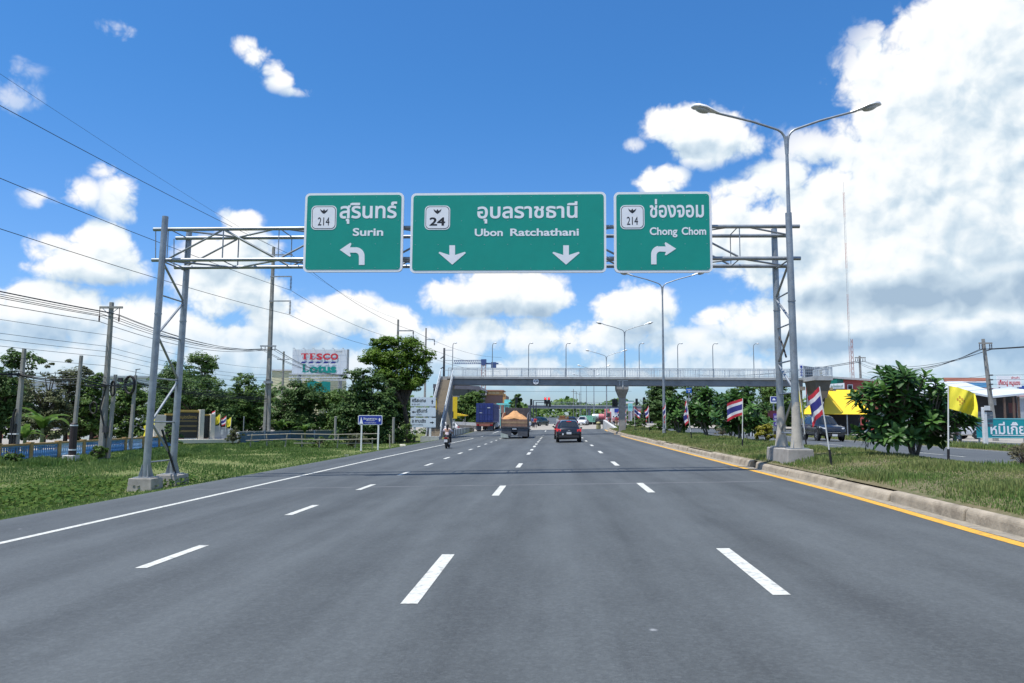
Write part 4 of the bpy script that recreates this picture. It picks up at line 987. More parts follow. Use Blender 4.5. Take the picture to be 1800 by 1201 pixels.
# far wooded horizon: one mass
rng = np.random.default_rng(99); n = 26000
xs = rng.uniform(-420, 420, n); ys = 380+rng.uniform(0, 60, n)+np.abs(xs)*.12
hh = (3.5+6.5*(.5+.5*np.sin(xs*.045+1.2)*np.sin(xs*.017))+4*(np.sin(xs*.21)*.5+.5))*rng.random(n)**.6
P = np.stack([xs, ys, np.clip((ys-196)*.011, 0, 5)+hh-.6], 1); Nn = rng.normal(size=(n, 3))*.5+np.array([-.1, -.4, .8]); Nn /= np.linalg.norm(Nn, axis=1)[:, None]
stuff(link_mesh('distant_woods', leaf_mesh('distant_woods', P, Nn, 2.2, LM['mid'], rng, .8, .1)))
n = 9000; xs = rng.uniform(-210, -34, n); ys = 120+rng.uniform(0, 60, n); hh = (3+5*(.5+.5*np.sin(xs*.11)))*rng.random(n)**.6
P = np.stack([xs, ys, hh-.7], 1); Nn = rng.normal(size=(n, 3))*.5+np.array([-.1, -.4, .8]); Nn /= np.linalg.norm(Nn, axis=1)[:, None]
stuff(link_mesh('background_woods', leaf_mesh('background_woods', P, Nn, 1.1, LM['dark'], rng, .7, .1)))
# ------------------------------------------------------------------ grass
def grass(name, n, fx, fy, hgt, mats, seed, zf=gz, keep=None, wid=.012, lean=.5, c=None):
    rng = np.random.default_rng(seed); y = fy(rng, n); x = fx(rng, y, n)
    if keep is not None: k = keep(x, y, rng); x, y = x[k], y[k]
    n = len(x); z = np.array([zf(a, b) for a, b in zip(x, y)]); far = np.clip(y/22, .7, 3)
    h = hgt(x, y, rng)*(.55+.75*rng.random(n)); a = rng.random(n)*2*PI; ln = lean*h*rng.random(n)
    w = wid*far*(.7+.6*rng.random(n)); b = rng.random(n)*2*PI
    base = np.stack([x, y, z-.01], 1); tip = base+np.stack([np.cos(a)*ln, np.sin(a)*ln, h], 1); s = np.stack([np.cos(b)*w, np.sin(b)*w, 0*w], 1)
    mid = base*.45+tip*.55+np.array([0, 0, .12])*h[:, None]
    V = np.stack([base-s, base+s, mid+s*.7, tip, mid-s*.7], 1).reshape(-1, 3)
    me = bpy.data.meshes.new(name); me.vertices.add(5*n); me.vertices.foreach_set('co', V.astype(np.float32).ravel())
    i = np.arange(n)*5; F = np.stack([i, i+1, i+2, i+4, i+4, i+2, i+3], 1).astype(np.int32).ravel()
    me.loops.add(7*n); me.loops.foreach_set('vertex_index', F); me.polygons.add(2*n)
    st = (np.arange(n)*7)[:, None]+np.array([0, 4]); me.polygons.foreach_set('loop_start', st.astype(np.int32).ravel())
    me.update(calc_edges=True)
    pn = .5+.5*np.sin(x*1.3+np.sin(y*.9)*1.7)*np.sin(y*.8+1); v = np.clip(.45*rng.random(n)+.55*pn+(0 if c is None else c(x, y)), 0, 1)
    at_ = me.attributes.new('vary', 'FLOAT', 'FACE'); at_.data.foreach_set('value', np.repeat(v, 2).astype(np.float32)); me.materials.append(mats)
    return stuff(link_mesh(name, me))
gm1 = leafmat('grass_blade', (.068, .150, .028), (.185, .255, .080), .55, .3)
gm2 = leafmat('median_grass_blade', (.095, .195, .038), (.31, .30, .12), .6, .25)
gm3 = leafmat('weed_leaf', (.030, .085, .012), (.10, .15, .03), .85, .3)
xed = np.vectorize(x_edge)
def yfall(lo, hi): return lambda r, n: lo*(hi/lo)**r.random(n)
grass('verge_grass', 130000, lambda r, y, n: xed(y)+.02-r.random(n)**.8*np.minimum(22, 2+y*.6), yfall(11, 75),
      lambda x, y, r: .06+.09*np.clip((xed(y)-x-.5)/2.5, 0, 1)*(.6+.4*np.sin(x*1.1+y*.5)), gm1, 5, c=lambda x, y: np.where(xed(y)-x < .7, .5, 0)+.5*np.clip(np.sin(x*.5+np.sin(y*.23)*2)*np.sin(y*.31+1)-.3, 0, 1),
      keep=lambda x, y, r: (np.sin(x*.7+np.sin(y*.33)*2.2)*np.sin(y*.41+x*.13)) < .22+.75*r.random(len(x))**1.6)
grass('tall_verge_grass', 26000, lambda r, y, n: -22-r.random(n)*5.2, yfall(36, 75), lambda x, y, r: .16+.16*np.sin(x*2+y)**2, gm1, 6, wid=.016, keep=lambda x, y, r: np.sin(x*.9+y*.35)+r.random(len(x)) > .1)
xye = np.vectorize(x_yel); xmd = np.vectorize(x_med)
grass('median_grass', 150000, lambda r, y, n: xye(y)+.62+r.random(n)*(xmd(y)-xye(y)-.77), yfall(9, 112), lambda x, y, r: .05+.13*(.5+.5*np.sin(x*2.1+y*.7))*(.5+.5*np.sin(x*.8-y*1.3)), gm2, 7,
      keep=lambda x, y, r: (np.sin(x*1.9+np.sin(y*.7)*2)+np.sin(y*1.1))*.5+r.random(len(x))*1.5 > .25)
grass('right_verge_grass', 22000, lambda r, y, n: xmd(y)+10.6+r.random(n)*3.2, yfall(30, 110), lambda x, y, r: .12+.15*r.random(len(x)), gm2, 8)
# broad-leaved creepers near the left gantry footing
rng = np.random.default_rng(21); n = 4200
cl_ = rng.normal(size=(70, 2))*np.array([1.6, 3.2])+np.array([-14.8, 22.5]); j = rng.integers(0, 70, n)
P2 = cl_[j]+rng.normal(size=(n, 2))*.38; P2 = P2[P2[:, 0] < -11.3]; n = len(P2); z = np.array([gz(a, b) for a, b in P2])+.05+.2*rng.random(n)
Nn = rng.normal(size=(n, 3))*.4+np.array([0, -.2, 1]); Nn /= np.linalg.norm(Nn, axis=1)[:, None]
stuff(link_mesh('creeper_leaves', leaf_mesh('creeper_leaves', np.column_stack([P2, z]), Nn, .12, gm3, rng, .8, .06)))

# ------------------------------------------------------------------ left side: fences, poles, wires, signs, buildings
blue_m = mat('blue_fence_paint', (.09, .25, .48), .6, 0, .2, 2.5, dirt=((.25, .33, .42), .6, 3))
blue_light = mat('pale_blue_paint', (.34, .50, .66), .6, 0, .2, 3)
ochre = mat('ochre_paint', (.36, .24, .10), .7, 0, .2, 2)
navy_wall = mat('weathered_blue_wall', (.07, .13, .20), .8, 0, .3, 1.2, dirt=((.2, .24, .26), .5, 1.6))
t = thing('balustrade', 'low blue balustrade fence with an ochre top rail behind the left poles', 'fence', (-28.4, 38, -.7))
def fx(y): return -28.1-(y-34)*.1
ys = [30+2.9*i for i in range(12)]
for a, b in zip(ys, ys[1:]):
    xa, xb = fx(a), fx(b)
    MB().box((xa, a, -.3), (.24, .26, 1.05)).box((xa, a, .25), (.3, .3, .06)).build('post', ochre, t)
    mb = MB().bar((xa, a+.1, .16), (xb, b-.1, .16), .2, .10); mb.build('top_rail', ochre, t)
    mb = MB(); n = 13
    mb.bar((xa, a+.1, -.62), (xb, b-.1, -.62), .14, .16); mb.bar((xa, a+.1, .07), (xb, b-.1, .07), .12, .08)
    for k in range(n):
        f = (k+.5)/n; x = xa+(xb-xa)*f; y = a+(b-a)*f
        mb.lathe([(.04, -.55), (.075, -.42), (.05, -.28), (.03, -.15), (.055, -.05), (.04, .04)], (x, y, 0), 8)
    mb.build('baluster_panel', blue_m if (a//2.9) % 3 else blue_light, t, smooth=40)
    mb = MB(); mb.bar((xa-.25, a+.1, -.42), (xb-.25, b-.1, -.42), .03, .42); mb.build('back_panel', blue_light, t)
# red and white kerb and beige yard behind it
yd = MB(); yd.quad((-75, 52, -.70), (-32, 52, -.70), (-36, 78, -.66), (-80, 78, -.66)); struct(yd.build('yard', pave_m))
mb = MB(); mb2 = MB()
for i in range(24):
    (mb if i % 2 else mb2).box2((-62+i*1.4, 79.0, -.7), (-62+(i+1)*1.4, 79.3, -.25))
o = mb2.build('red_white_kerb', [mat('kerb_red', (.26, .10, .08), .7), white]); n0 = len(o.data.polygons)
mb2.m(1); mb2.add(mb.v, mb.f); me = bpy.data.meshes.new('red_white_kerb'); me.from_pydata(mb2.v, [], mb2.f); me.materials.append(MATS['kerb_red']); me.materials.append(white)
me.polygons.foreach_set('material_index', [0]*n0+[1]*len(mb.f)); o.data = me; struct(o)
# concrete poles
def cpole(mb, x0, y, z0, x1, z1, w0=.30, w1=.17):
    k = 5; prev = None
    for i in range(k+1):
        f = i/k; x = x0+(x1-x0)*f; z = z0+(z1-z0)*f; w = w0+(w1-w0)*f; c = w*.28
        ring = [(x+a*w/2-(c/2 if a > 0 else -c/2)*e, y+b*w/2-(c/2 if b > 0 else -c/2)*(1-e), z) for a, b, e in ((-1, -1, 0), (-1, -1, 1), (1, -1, 1), (1, -1, 0), (1, 1, 0), (1, 1, 1), (-1, 1, 1), (-1, 1, 0))]
        o = len(mb.v); mb.v += ring
        if prev is not None:
            for q in range(8): mb.f.append((prev+q, prev+(q+1) % 8, o+(q+1) % 8, o+q)); mb.mi.append(0)
        prev = o
    mb.f.append(tuple(prev+q for q in range(8))); mb.mi.append(0); return mb
ug = 'concrete utility poles on the left'
tA = thing('utility_pole', 'short leaning concrete pole with two black conduits at its foot', 'utility pole', (-28.92, 40.5, -.66), ug)
cpole(MB(), -28.92, 40.5, -.8, -28.80, 5.38).build('shaft', pole_conc, tA)
mb = MB(); mb.tube([(-29.12, 40.3, -.7), (-29.08, 40.3, 1.5), (-28.9, 40.3, 2.1)], .055, 8); mb.build('conduit', black, tA)
mb = MB(); mb.tube([(-28.98, 40.24, -.7), (-28.94, 40.24, 1.9)], .055, 8); mb.build('conduit', black, tA)
mb = MB(); mb.tube([(-28.84, 40.28, -.7), (-28.82, 40.28, 1.3)], .045, 8); mb.build('conduit', black, tA)
MB().box((-28.95, 40.3, .75), (.5, .2, .06)).build('clamp', white, tA)
tB = thing('utility_pole', 'thin concrete pole with a dark brown sleeve standing on a white block', 'utility pole', (-25.63, 40.3, -.62), ug)
cpole(MB(), -25.6, 40.3, -.4, -25.43, 5.0, .2, .15).build('shaft', pole_conc, tB)
MB().lathe([(.19, -.35), (.18, 1.32), (.13, 1.36)], (-25.59, 40.3, 0), 12).build('sleeve', mat('brown_sleeve', (.035, .022, .020), .6, 0, .2), tB)
mb = MB()
MB().lathe([(.195, 0), (.195, .07)], (-25.59, 40.3, 1.2), 12).build('band', white, tB); MB().lathe([(.2, 0), (.2, .07)], (-25.59, 40.3, -.1), 12).build('band', white, tB)
MB().box((-25.66, 40.3, -.53), (.62, .6, .36)).build('footing', mat('pale_block', (.5, .49, .46), .8, 0, .1, 3), tB, bevel=.03)
tC = thing('utility_pole', 'thick double concrete pole with a crossarm wound with cables', 'utility pole', (-25.28, 42.5, -.66), ug)
cpole(MB(), -25.28, 42.5, -.8, -25.22, 8.25, .34, .2).build('shaft', pole_conc, tC)
cpole(MB(), -24.98, 42.6, -.8, -24.80, 4.1, .22, .16).build('stub_pole', pole_conc, tC)
MB().box2((-25.84, 42.34, 7.88), (-24.5, 42.44, 8.0)).build('crossarm', pole_conc, tC)
for s in (-1, 1): MB().bar((-25.2+s*.45, 42.36, 7.88), (-25.23, 42.36, 7.5), .03, .03).build('crossarm_brace', galv, tC)
mb = MB()
for x in (-25.78, -24.62): MB().lathe([(.02, 0), (.05, .05), (.03, .1), (.055, .16), (.03, .22), (.05, .28), (.02, .34), (.02, .8)], (x, 42.3, 7.1), 8).build('insulator', mat('insulator_brown', (.09, .05, .04), .35), tC)
MB().box2((-26.3, 42.26, 3.42), (-24.3, 42.34, 3.5)).build('cable_bracket', wire_m, tC)
def coil(x, y, z, r, ry, n=5, th=.02, rad=.035):
    mb = MB(); pts = [(x+rad*.6*math.sin(i*.7)+r*math.cos(2*PI*i/16), y+(i/16)*.02, z+ry*math.sin(2*PI*i/16)*(1+.04*math.sin(i*.3))) for i in range(16*n)]
    return mb.tube(pts, rad, 6)
coil(-25.8, 42.3, 2.2, .2, .32, 3).build('cable_coil', black, tC, smooth=60); coil(-24.75, 42.3, 3.3, .12, .42, 3).build('cable_coil', black, tC, smooth=60)
mb = MB(); mb.tube([(-25.15, 42.3, 3.4), (-25.4, 42.28, 2.2), (-25.12, 42.28, 1.2), (-25.0, 42.3, .5)], .04, 6); mb.build('riser_cable', black, tC, smooth=60)
MB().box((-25.02, 42.28, 1.0), (.22, .2, .35)).build('junction_box', mat('box_dark', (.05, .05, .055), .5), tC)
tD = thing('utility_pole', 'slim concrete pole with a big black cable coil near its top', 'utility pole', (-30.07, 54, -.68), ug)
cpole(MB(), -30.07, 54, -.8, -29.94, 4.7, .26, .18).build('shaft', pole_conc, tD)
coil(-30.25, 53.8, 4.0, .34, .62, 6, rad=.06).build('cable_coil', black, tD, smooth=60)
MB().box((-31.0, 53.9, 4.35), (.3, .2, .3)).box((-31.2, 53.9, 3.95), (.18, .2, .3)).bar((-31, 53.9, 4.3), (-30, 53.9, 4.2), .05, .05).build('camera_bracket', wire_m, tD)
MB().bar((-29.95, 54, 4.6), (-29.9, 53.95, 5.1), .04, .04).bar((-29.95, 53.95, 5.1), (-29.6, 53.95, 5.15), .05, .05).build('top_bracket', wire_m, tD)
tE = thing('power_pole', 'tallest concrete power pole with three bracket arms and hanging insulators', 'power pole', (-27.85, 74.6, -.66), ug)
cpole(MB(), -27.85, 74.6, 5.5, -27.86, 18.77, .42, .26).build('shaft', pole_conc, tE)
cpole(MB(), -28.08, 74.6, -.8, -27.98, 5.6, .30, .26).build('leg', pole_conc, tE); cpole(MB(), -27.62, 74.6, -.8, -27.74, 5.6, .30, .26).build('leg', pole_conc, tE)
MB().box((-27.86, 74.55, 5.2), (.75, .6, .25)).build('pole_clamp', galv_dull, tE)
insul = mat('insulator_grey', (.10, .10, .11), .35)
for z, hang in ((17.95, 0), (15.74, 1), (13.27, 1)):
    MB().bar((-28.0, 74.35, z), (-25.8, 74.3, z), .09, .11).build('bracket_arm', galv_dull, tE)
    if hang:
        prof = []
        for k in range(9): prof += [(.03, -1.25+k*.14), (.13, -1.22+k*.14), (.03, -1.17+k*.14)]
        MB().lathe(prof+[(.02, .05)], (-25.86, 74.3, z-.06), 8).build('insulator', insul, tE)
MB().box2((-28.7, 74.2, 8.7), (-27.1, 74.32, 8.83)).build('crossarm', galv_dull, tE)
for x in (-28.6, -28.2, -27.5, -27.2): MB().lathe([(.02, -.35), (.05, -.28), (.03, -.2), (.05, -.1), (.02, 0)], (x, 74.26, 8.7), 6).build('insulator', insul, tE)
for k, (px, py, Y, ax, lb) in enumerate(((700, 562, 112, 727, 'steel topped power pole rising behind the bright crowned tree'), (749, 577, 150, 764, 'farther power pole seen right of the bright crowned tree'))):
    p = at(px, py, Y); t = thing('power_pole', lb, 'power pole', (p.x, Y, -.7), ug)
    cpole(MB(), p.x, Y, -.8, p.x, p.z, .45, .26).build('shaft', pole_conc, t)
    e = at(ax, py+20, Y); MB().bar((p.x-.1, Y-.25, e.z), (e.x, Y-.25, e.z), .13, .16).build('bracket_arm', galv_dull, t)
    MB().lathe([(.04, -1.2), (.11, -.9), (.05, -.6), (.11, -.3), (.04, 0)], (e.x, Y-.25, e.z), 8).build('insulator', insul, t)
    if k: 
        for z_ in (2.6, 4.6): MB().bar((p.x, Y-.25, e.z-z_), (e.x-.2, Y-.25, e.z-z_), .12, .14).build('bracket_arm', galv_dull, t)
p = at(781, 612, 93); t = thing('power_pole', 'dark slender pole with three slanted insulators beside the stair top', 'power pole', (p.x, 93, -.7), ug)
cpole(MB(), p.x, 93, -.8, p.x, p.z, .34, .22).build('shaft', mat('dark_pole', (.12, .12, .12), .8), t)
for py in (628, 646, 664): q = at(781, py, 93); MB().bar((q.x, 92.8, q.z+.1), (q.x-.42, 92.7, q.z-.22), .1, .13).build('insulator', insul, t)
for py in (616, 634, 651): q = at(781, py, 93); r_ = at(795, py, 93); MB().bar((q.x, 92.8, q.z), (r_.x, 92.8, q.z), .05, .05).build('stay_rod', galv, t)
p = at(499, 618, 112); t = thing('utility_pole', 'small distant utility pole in front of the pale yellow building', 'utility pole', (p.x, 112, -.7), ug)
cpole(MB(), p.x, 112, -.8, p.x, p.z, .36, .24).build('shaft', pole_conc, t); MB().bar((p.x-.9, 111.8, p.z-1.2), (p.x+.9, 111.8, p.z-1.2), .1, .12).build('crossarm', galv_dull, t)
# wires
def wire(label, pts, group, r=.012, sags=None):
    P_ = []
    for i, (a, b) in enumerate(zip(pts, pts[1:])):
        a = Vector(a); b = Vector(b); s = (sags[i] if sags else (b-a).length*.018); n = 14
        for k in range(n+(i == len(pts)-2)): f = k/n; q = a.lerp(b, f); q.z -= 4*s*f*(1-f); P_.append(tuple(q))
    o = MB().tube(P_, r, 5).build('power_line', wire_m, smooth=80)
    return tag(o, label, 'wire', group)
G1 = 'high-voltage wires on the tall left poles'
for z, lb, q in ((18.0, 'top high-voltage wire running over the gantry left end from the upper left', (727, 582)), (14.45, 'middle high-voltage wire reaching the upper hanging insulator of the tall pole', (727, 600)), (11.98, 'lowest high-voltage wire reaching the lower hanging insulator of the tall pole', (727, 616))):
    f = at(*q, 112); wire(lb, [(-28.2, -6, z-.4), (-25.86, 74.3, z-.1), (f.x, 111.7, f.z), (f.x+10, 160, f.z)], G1, .02, [.9, 1.0, 1.0])
wire('faint thin ground wire above all the other left wires', [(-28.4, -6, 21.5), (-27.86, 74.6, 18.8), (-22.6, 112, 16.4)], G1, .009, [1.0, .8])
G2 = 'medium-voltage wires at the left crossarm'
for i, (x, z) in enumerate(((-25.8, 7.62), (-25.72, 7.42), (-25.0, 7.6), (-24.62, 7.5), (-24.62, 7.3), (-25.78, 7.12))):
    wire('black covered wire hanging between the crossarms of the left poles', [(x-2.2, -4, z+.9), (x, 42.3, z), (-28.5+(x+25.8)*1.2, 74.25, 8.45+(z-7.4)*.3), (-30.6+(x+25.8)*.6, 112, 8.1+(z-7.4)*.3)], G2, .018, [.55, .75, .8])
G3 = 'low-voltage wires on the left poles'
for i, z in enumerate((6.35, 5.7, 5.4, 5.1, 4.6)):
    wire('thin bare low-voltage wire strung on the left roadside poles', [(-29-.1*i, 6, z+.35), (-25.3, 42.35, z), (-28.1, 74.4, z+.25), (-30.5, 112, z+.9)], G3, .011, [.25, .4, .4])
G4 = 'sagging communication cables on the left'
for i, (dz, r) in enumerate(((0, .035), (-.12, .028), (.15, .02), (-.3, .018), (.42, .016))):
    wire('thick black communication cable sagging between the short left poles', [(-33, 20, 3.9+dz*.4), (-28.85, 40.35, 3.95+dz*.4), (-25.5, 40.3, 3.75+dz), (-25.2, 42.3, 3.5+dz), (-30, 53.9, 4.2+dz*.5), (-27.9, 74.4, 3.6+dz)], G4, r, [.1, .12, .02, .18, .3])
# ---- memorial wall with flags
t = thing('memorial_wall', 'white and gold memorial wall with black inscription panels beside the grass', 'monument', (-33, 67.5, -.6))
A0 = Vector((-34.75, 66.0, -.6)); A1 = Vector((-29.7, 70.6, -.6)); ux = (A1-A0).normalized(); nx_ = Vector((ux.y, -ux.x, 0))
cream = mat('cream_stone', (.62, .58, .50), .7, 0, .08, 3); blackp = mat('black_granite', (.018, .018, .02), .25, 0, .2, 4); gold = mat('gold_paint', (.50, .33, .08), .5, .2, .1); greyw = mat('grey_render', (.40, .42, .45), .8, 0, .12, 2)
rot = math.atan2(ux.y, ux.x)
def mw(s0, s1, z0, z1, d0, d1): 
    c = A0+ux*((s0+s1)/2)+nx_*((d0+d1)/2); return (c.x, c.y, (z0+z1)/2-.6), (s1-s0, abs(d1-d0), z1-z0)
def mbox(nm, m, *a):
    c, d = mw(*a); return MB().box(c, d, rot).build(nm, m, t, bevel=.02)
mbox('plinth', cream, -.6, 7.1, 0, .35, -.5, 1.0)
mbox('end_wall', cream, 0, .95, .3, 2.5, -.15, .3)
mbox('panel', blackp, .95, 1.7, .35, 2.45, 0, .12)
mbox('lintel', gold, .9, 2.0, 2.452, 2.6, -.1, .3); 
big = mbox('panel', blackp, 1.9, 3.75, .45, 2.75, 0, .14); mbox('lintel', gold, 1.85, 4.0, 2.752, 2.95, -.1, .32)
mbox('column', cream, 3.75, 4.15, .3, 3.0, -.1, .6); mbox('panel', blackp, 4.2, 4.75, .45, 2.45, 0, .12); mbox('lintel', gold, 4.15, 5.1, 2.452, 2.58, -.1, .28)
mbox('column', cream, 4.75, 5.15, .3, 2.62, -.1, .5)
mbox('step_wall', greyw, 5.16, 5.75, .3, 1.55, 0, .3); mbox('step_wall', greyw, 5.76, 6.3, .3, 1.42, 0, .3); mbox('step_wall', greyw, 6.31, 6.85, .3, 1.28, 0, .3)
for s_, wd_ in ((5.75, .25), (6.4, .28)): mbox('white_plaque', white, s_, s_+wd_, .75, 1.2, .301, .32)
mb = MB(); O = A0+nx_*.145+Vector((0, 0, 0))
lettering(mb, 'อนุสรณ์สถาน', 2.1, 3.6, 2.2, 2.42, 0, 'บ', .01, O, ux, Vector((0, 0, 1)))
mb.build('gold_lettering', gold, big)
for zz in (1.9, 1.45, 1.0): MB().plate([O+ux*2.0+Vector((0, 0, zz)), O+ux*3.65+Vector((0, 0, zz)), O+ux*3.65+Vector((0, 0, zz+.16)), O+ux*2.0+Vector((0, 0, zz+.16))], nx_, .004).build('gold_band', mat('dark_gold', (.16, .12, .05), .5), big)
# flags
FR = mat('flag_red', (.55, .03, .05), .75, 0, .05, 3); FW = mat('flag_white', (.75, .75, .76), .75, 0, .04, 3); FBl = mat('flag_blue', (.035, .04, .22), .75, 0, .05, 3); FY = mat('flag_yellow', (.80, .70, .05), .75, 0, .05, 3)
polew = mat('flagpole_white', (.70, .70, .66), .5, 0, .08)
def flag(label, base, h, lean, w, hgt, kind, seed, ang=0.0, droop=.3, group='flags on poles', foot=True, side=-1, top=.0, fold=1.0):
    """pole leaning by `lean` metres at its top; cloth w x hgt hanging from the top, blown to `side`"""
    rr = random.Random(seed); t = thing('flag', label, 'flag', base, group); B = Vector(base)
    P = lambda f: Vector((lean*f, 0, h*f))
    MB().tube([tuple(P(0)-Vector((0, 0, .1))), tuple(P(.5)), tuple(P(1))], [.022, .02, .016], 8).build('flag_pole', polew, t, smooth=50, local=True)
    if foot: MB().tube([tuple(P(.0)-Vector((0, 0, .1))), tuple(P(.19))], .034, 8).build('pole_sleeve', black, t, local=True)
    mb = MB(); nx, nz = 14, 18; ph = rr.uniform(0, 6); mats_ = [FR, FW, FBl, FY]
    d = Vector((side*math.cos(ang), math.sin(ang), 0)); pn = Vector((-d.y, d.x, 0))
    f1 = 1-top/h; vs = []
    for j in range(nz+1):
        v = j/nz; q = P(f1-(hgt/h)*v)
        for i in range(nx+1):
            u = i/nx; amp = .16*w*u*fold
            off = pn*(amp*math.sin(u*7.5+ph+v*2.2)+amp*.5*math.sin(u*14+v*5+ph))
            shrink = math.cos(min(1.3, droop*1.1)); dz = -w*u*math.sin(min(1.4, droop))*(.7+.3*u)+.03*w*math.sin(u*6+v*3+ph)*u
            vs.append(q+d*(w*u*shrink)+off+Vector((0, 0, dz*(.85+.15*v))))
    fs = []; mi = []
    for j in range(nz):
        v = (j+.5)/nz
        c = 3 if kind == 'y' else (0 if v < 1/6 or v > 5/6 else 1 if v < 2/6 or v > 4/6 else 2)
        for i in range(nx): a = j*(nx+1)+i; fs.append((a, a+1, a+nx+2, a+nx+1)); mi.append(c)
    mb.add(vs, fs); mb.mi = mi
    o = mb.build('cloth', mats_, t, smooth=180, local=True)
    if kind == 'y':      # small red-brown royal cypher as a thin patch on the cloth
        e = MB(); ids = [(j*(nx+1)+i) for j in range(7, 13) for i in range(4, 8)]
        for j in range(6, 13):
            for i in range(4, 8):
                if (i-5.5)**2/3.2+(j-9)**2/11 < 1 and (i*7+j*5) % 3:
                    a = j*(nx+1)+i; q4 = [vs[a], vs[a+1], vs[a+nx+2], vs[a+nx+1]]; cc = sum(q4, Vector())/4
                    for sg_ in (1, -1): e.quad(*[cc+(k_-cc)*.8+pn*(.006*sg_) for k_ in q4])
        e.build('emblem', mat('flag_emblem', (.55, .28, .03), .7), o, local=True)
    return t
mf = 'small flags at the memorial wall'
for px, k, lb in ((376, 't', 'small Thai flag left of the two yellow ones at the memorial wall'), (385.5, 'y', 'small yellow flag between two Thai flags at the memorial wall'), (396, 't', 'small Thai flag between two yellow ones at the memorial wall'), (405, 'y', 'small yellow flag at the right end of the memorial wall')):
    b = at(px, 755, 69.5); hh = {376: 721.5, 385.5: 728, 396: 731, 405: 733.5}[px]; tp = at(px, hh, 69.5); flag(lb, (b.x, 69.5, .5), tp.z-.5, .05, .62, .75, k, int(px), .35, .55, mf, False)
b = at(272, 760, 63.5)
flag('crumpled yellow flag seen left of the front left gantry leg', (b.x, 63.5, -.5), at(268, 730, 63.5).z+.5, -.05, 1.0, .8, 'y', 4, .2, .6, mf, False)
b = at(264, 770, 62.5)
flag('lower drooping yellow flag left of the front left gantry leg', (b.x, 62.5, -.5), at(262, 741, 62.5).z+.5, -.05, 1.0, .75, 'y', 9, .2, .75, mf, False)
# blue wall after the memorial, fence pieces
t = thing('boundary_wall', 'long weathered dark blue boundary wall right of the memorial', 'wall', (-26, 76, -.6))
mb = MB(); mb.bar((-29.6, 72, -.2), (-20.5, 82.2, -.05), .14, 1.0); mb.build('wall_body', navy_wall, t)
mb = MB(); mb.bar((-29.6, 72, .36), (-20.5, 82.2, .50), .2, .08); mb.build('coping', mat('coping_grey', (.38, .38, .36), .8), t)
for k in range(6): f = k/5; MB().box((-29.6+9.1*f, 71.9+10.2*f, -.1), (.22, .24, 1.15)).build('post', white if k == 0 else navy_wall, t)
t = thing('rail_fence', 'rough bamboo rail fence along the verge left of the blue sign', 'fence', (-19, 61, -.6)); bam = mat('bamboo_grey', (.28, .265, .21), .8, 0, .2, 6)
for i in range(9):
    x = -24.1+1.42*i; rr_ = random.Random(i); MB().tube([(x, 61, -.8), (x+rr_.uniform(-.15, .2), 61.05, .25+rr_.uniform(-.1, .25))], .05, 7).build('post', bam, t)
for z, x0, x1 in ((.40, -24.3, -13.6), (-.02, -24.4, -13.8)):
    MB().tube([(x0, 60.9, z-.1), ((x0*2+x1)/3, 60.92, z+.05), ((x0+2*x1)/3, 60.88, z+.02), (x1, 60.9, z+.12)], .034, 7).build('rail', bam, t, smooth=50)
for z, x0, x1 in ((-.3, -20.5, -18.8), (-.28, -16.8, -14.2)): MB().tube([(x0, 60.95, z), (x1, 60.95, z+.03)], .035, 7).build('rail', bam, t, smooth=50)
def stake(label, px, py0, py1, Y, m, r=.06):
    a = at(px, py0, Y); b = at(px, py1, Y); t = thing('fence_stake', label, 'post', (a.x, Y, b.z), 'lone posts along the left fence')
    MB().tube([(a.x, Y, b.z-.2), (a.x, Y, a.z)], r, 8).lathe([(r*1.05, 0), (r*1.2, .04), (r*.6, .07)], (a.x, Y, a.z-.03), 8).build('shaft', m, t)
stake('pale concrete post behind the bamboo rails left of the blue sign', 590, 733, 770, 66, pole_conc, .1)
stake('thin steel post behind the dark blue wall', 429, 733, 760, 75, galv_dull, .05)
stake('pale concrete post in front of the trees left of the white boards', 692, 735, 776, 71, pole_conc, .12)
# blue temple sign
sblue = mat('sign_blue', (.012, .035, .30), .4, 0, .05)
def post(mb, x, y, z0, z1, w=.1): return mb.box2((x-w/2, y-w/2, z0), (x+w/2, y+w/2, z1))
Y = 54.0
p0, p1 = at(630, 730, Y), at(672, 747, Y); zb = gz(p0.x, Y)
t = thing('temple_sign', 'small blue sign with white border and stupa symbol on two white posts', 'road sign', ((p0.x+p1.x)/2, Y, zb))
o = MB().plate(rrect(p0.x, p1.x, p1.z, p0.z, .09, Y-.05), (0, -1, 0), .04).build('border', swhite, t)
MB().plate(rrect(p0.x+.04, p1.x-.04, p1.z+.04, p0.z-.04, .07, Y-.056), (0, -1, 0), .004).build('panel', sblue, t)
def S54(px, py): q = at(px, py, Y); return q.x, q.z
x0, zz0 = S54(638, 738); x1, zz1 = S54(664, 734); lettering(MB(), 'วัดบูรพาราม', x0+.03, x1-.03, S54(638, 737.6)[1], S54(638, 735)[1], Y-.062, 'บ', .015).build('lettering', swhite, t)
lettering(MB(), 'พระอารามหลวง', S54(644, 738)[0], S54(659, 738)[0], S54(638, 740.2)[1], S54(638, 738.7)[1], Y-.062, 'บ', .01).build('lettering', swhite, t)
lettering(MB(), 'WAT BURAPHARAM', S54(641, 738)[0], S54(661, 738)[0], S54(638, 744)[1], S54(638, 742.6)[1], Y-.062, 'H', .01).build('lettering', swhite, t)
a, b = S54(635, 745); poly(MB(), [(a-.13, Y-.062, b), (a+.15, Y-.062, b), (a+.09, Y-.062, b+.16), (a+.02, Y-.062, b+.44), (a-.01, Y-.062, b+.46), (a-.07, Y-.062, b+.16)]).build('stupa_symbol', swhite, t)
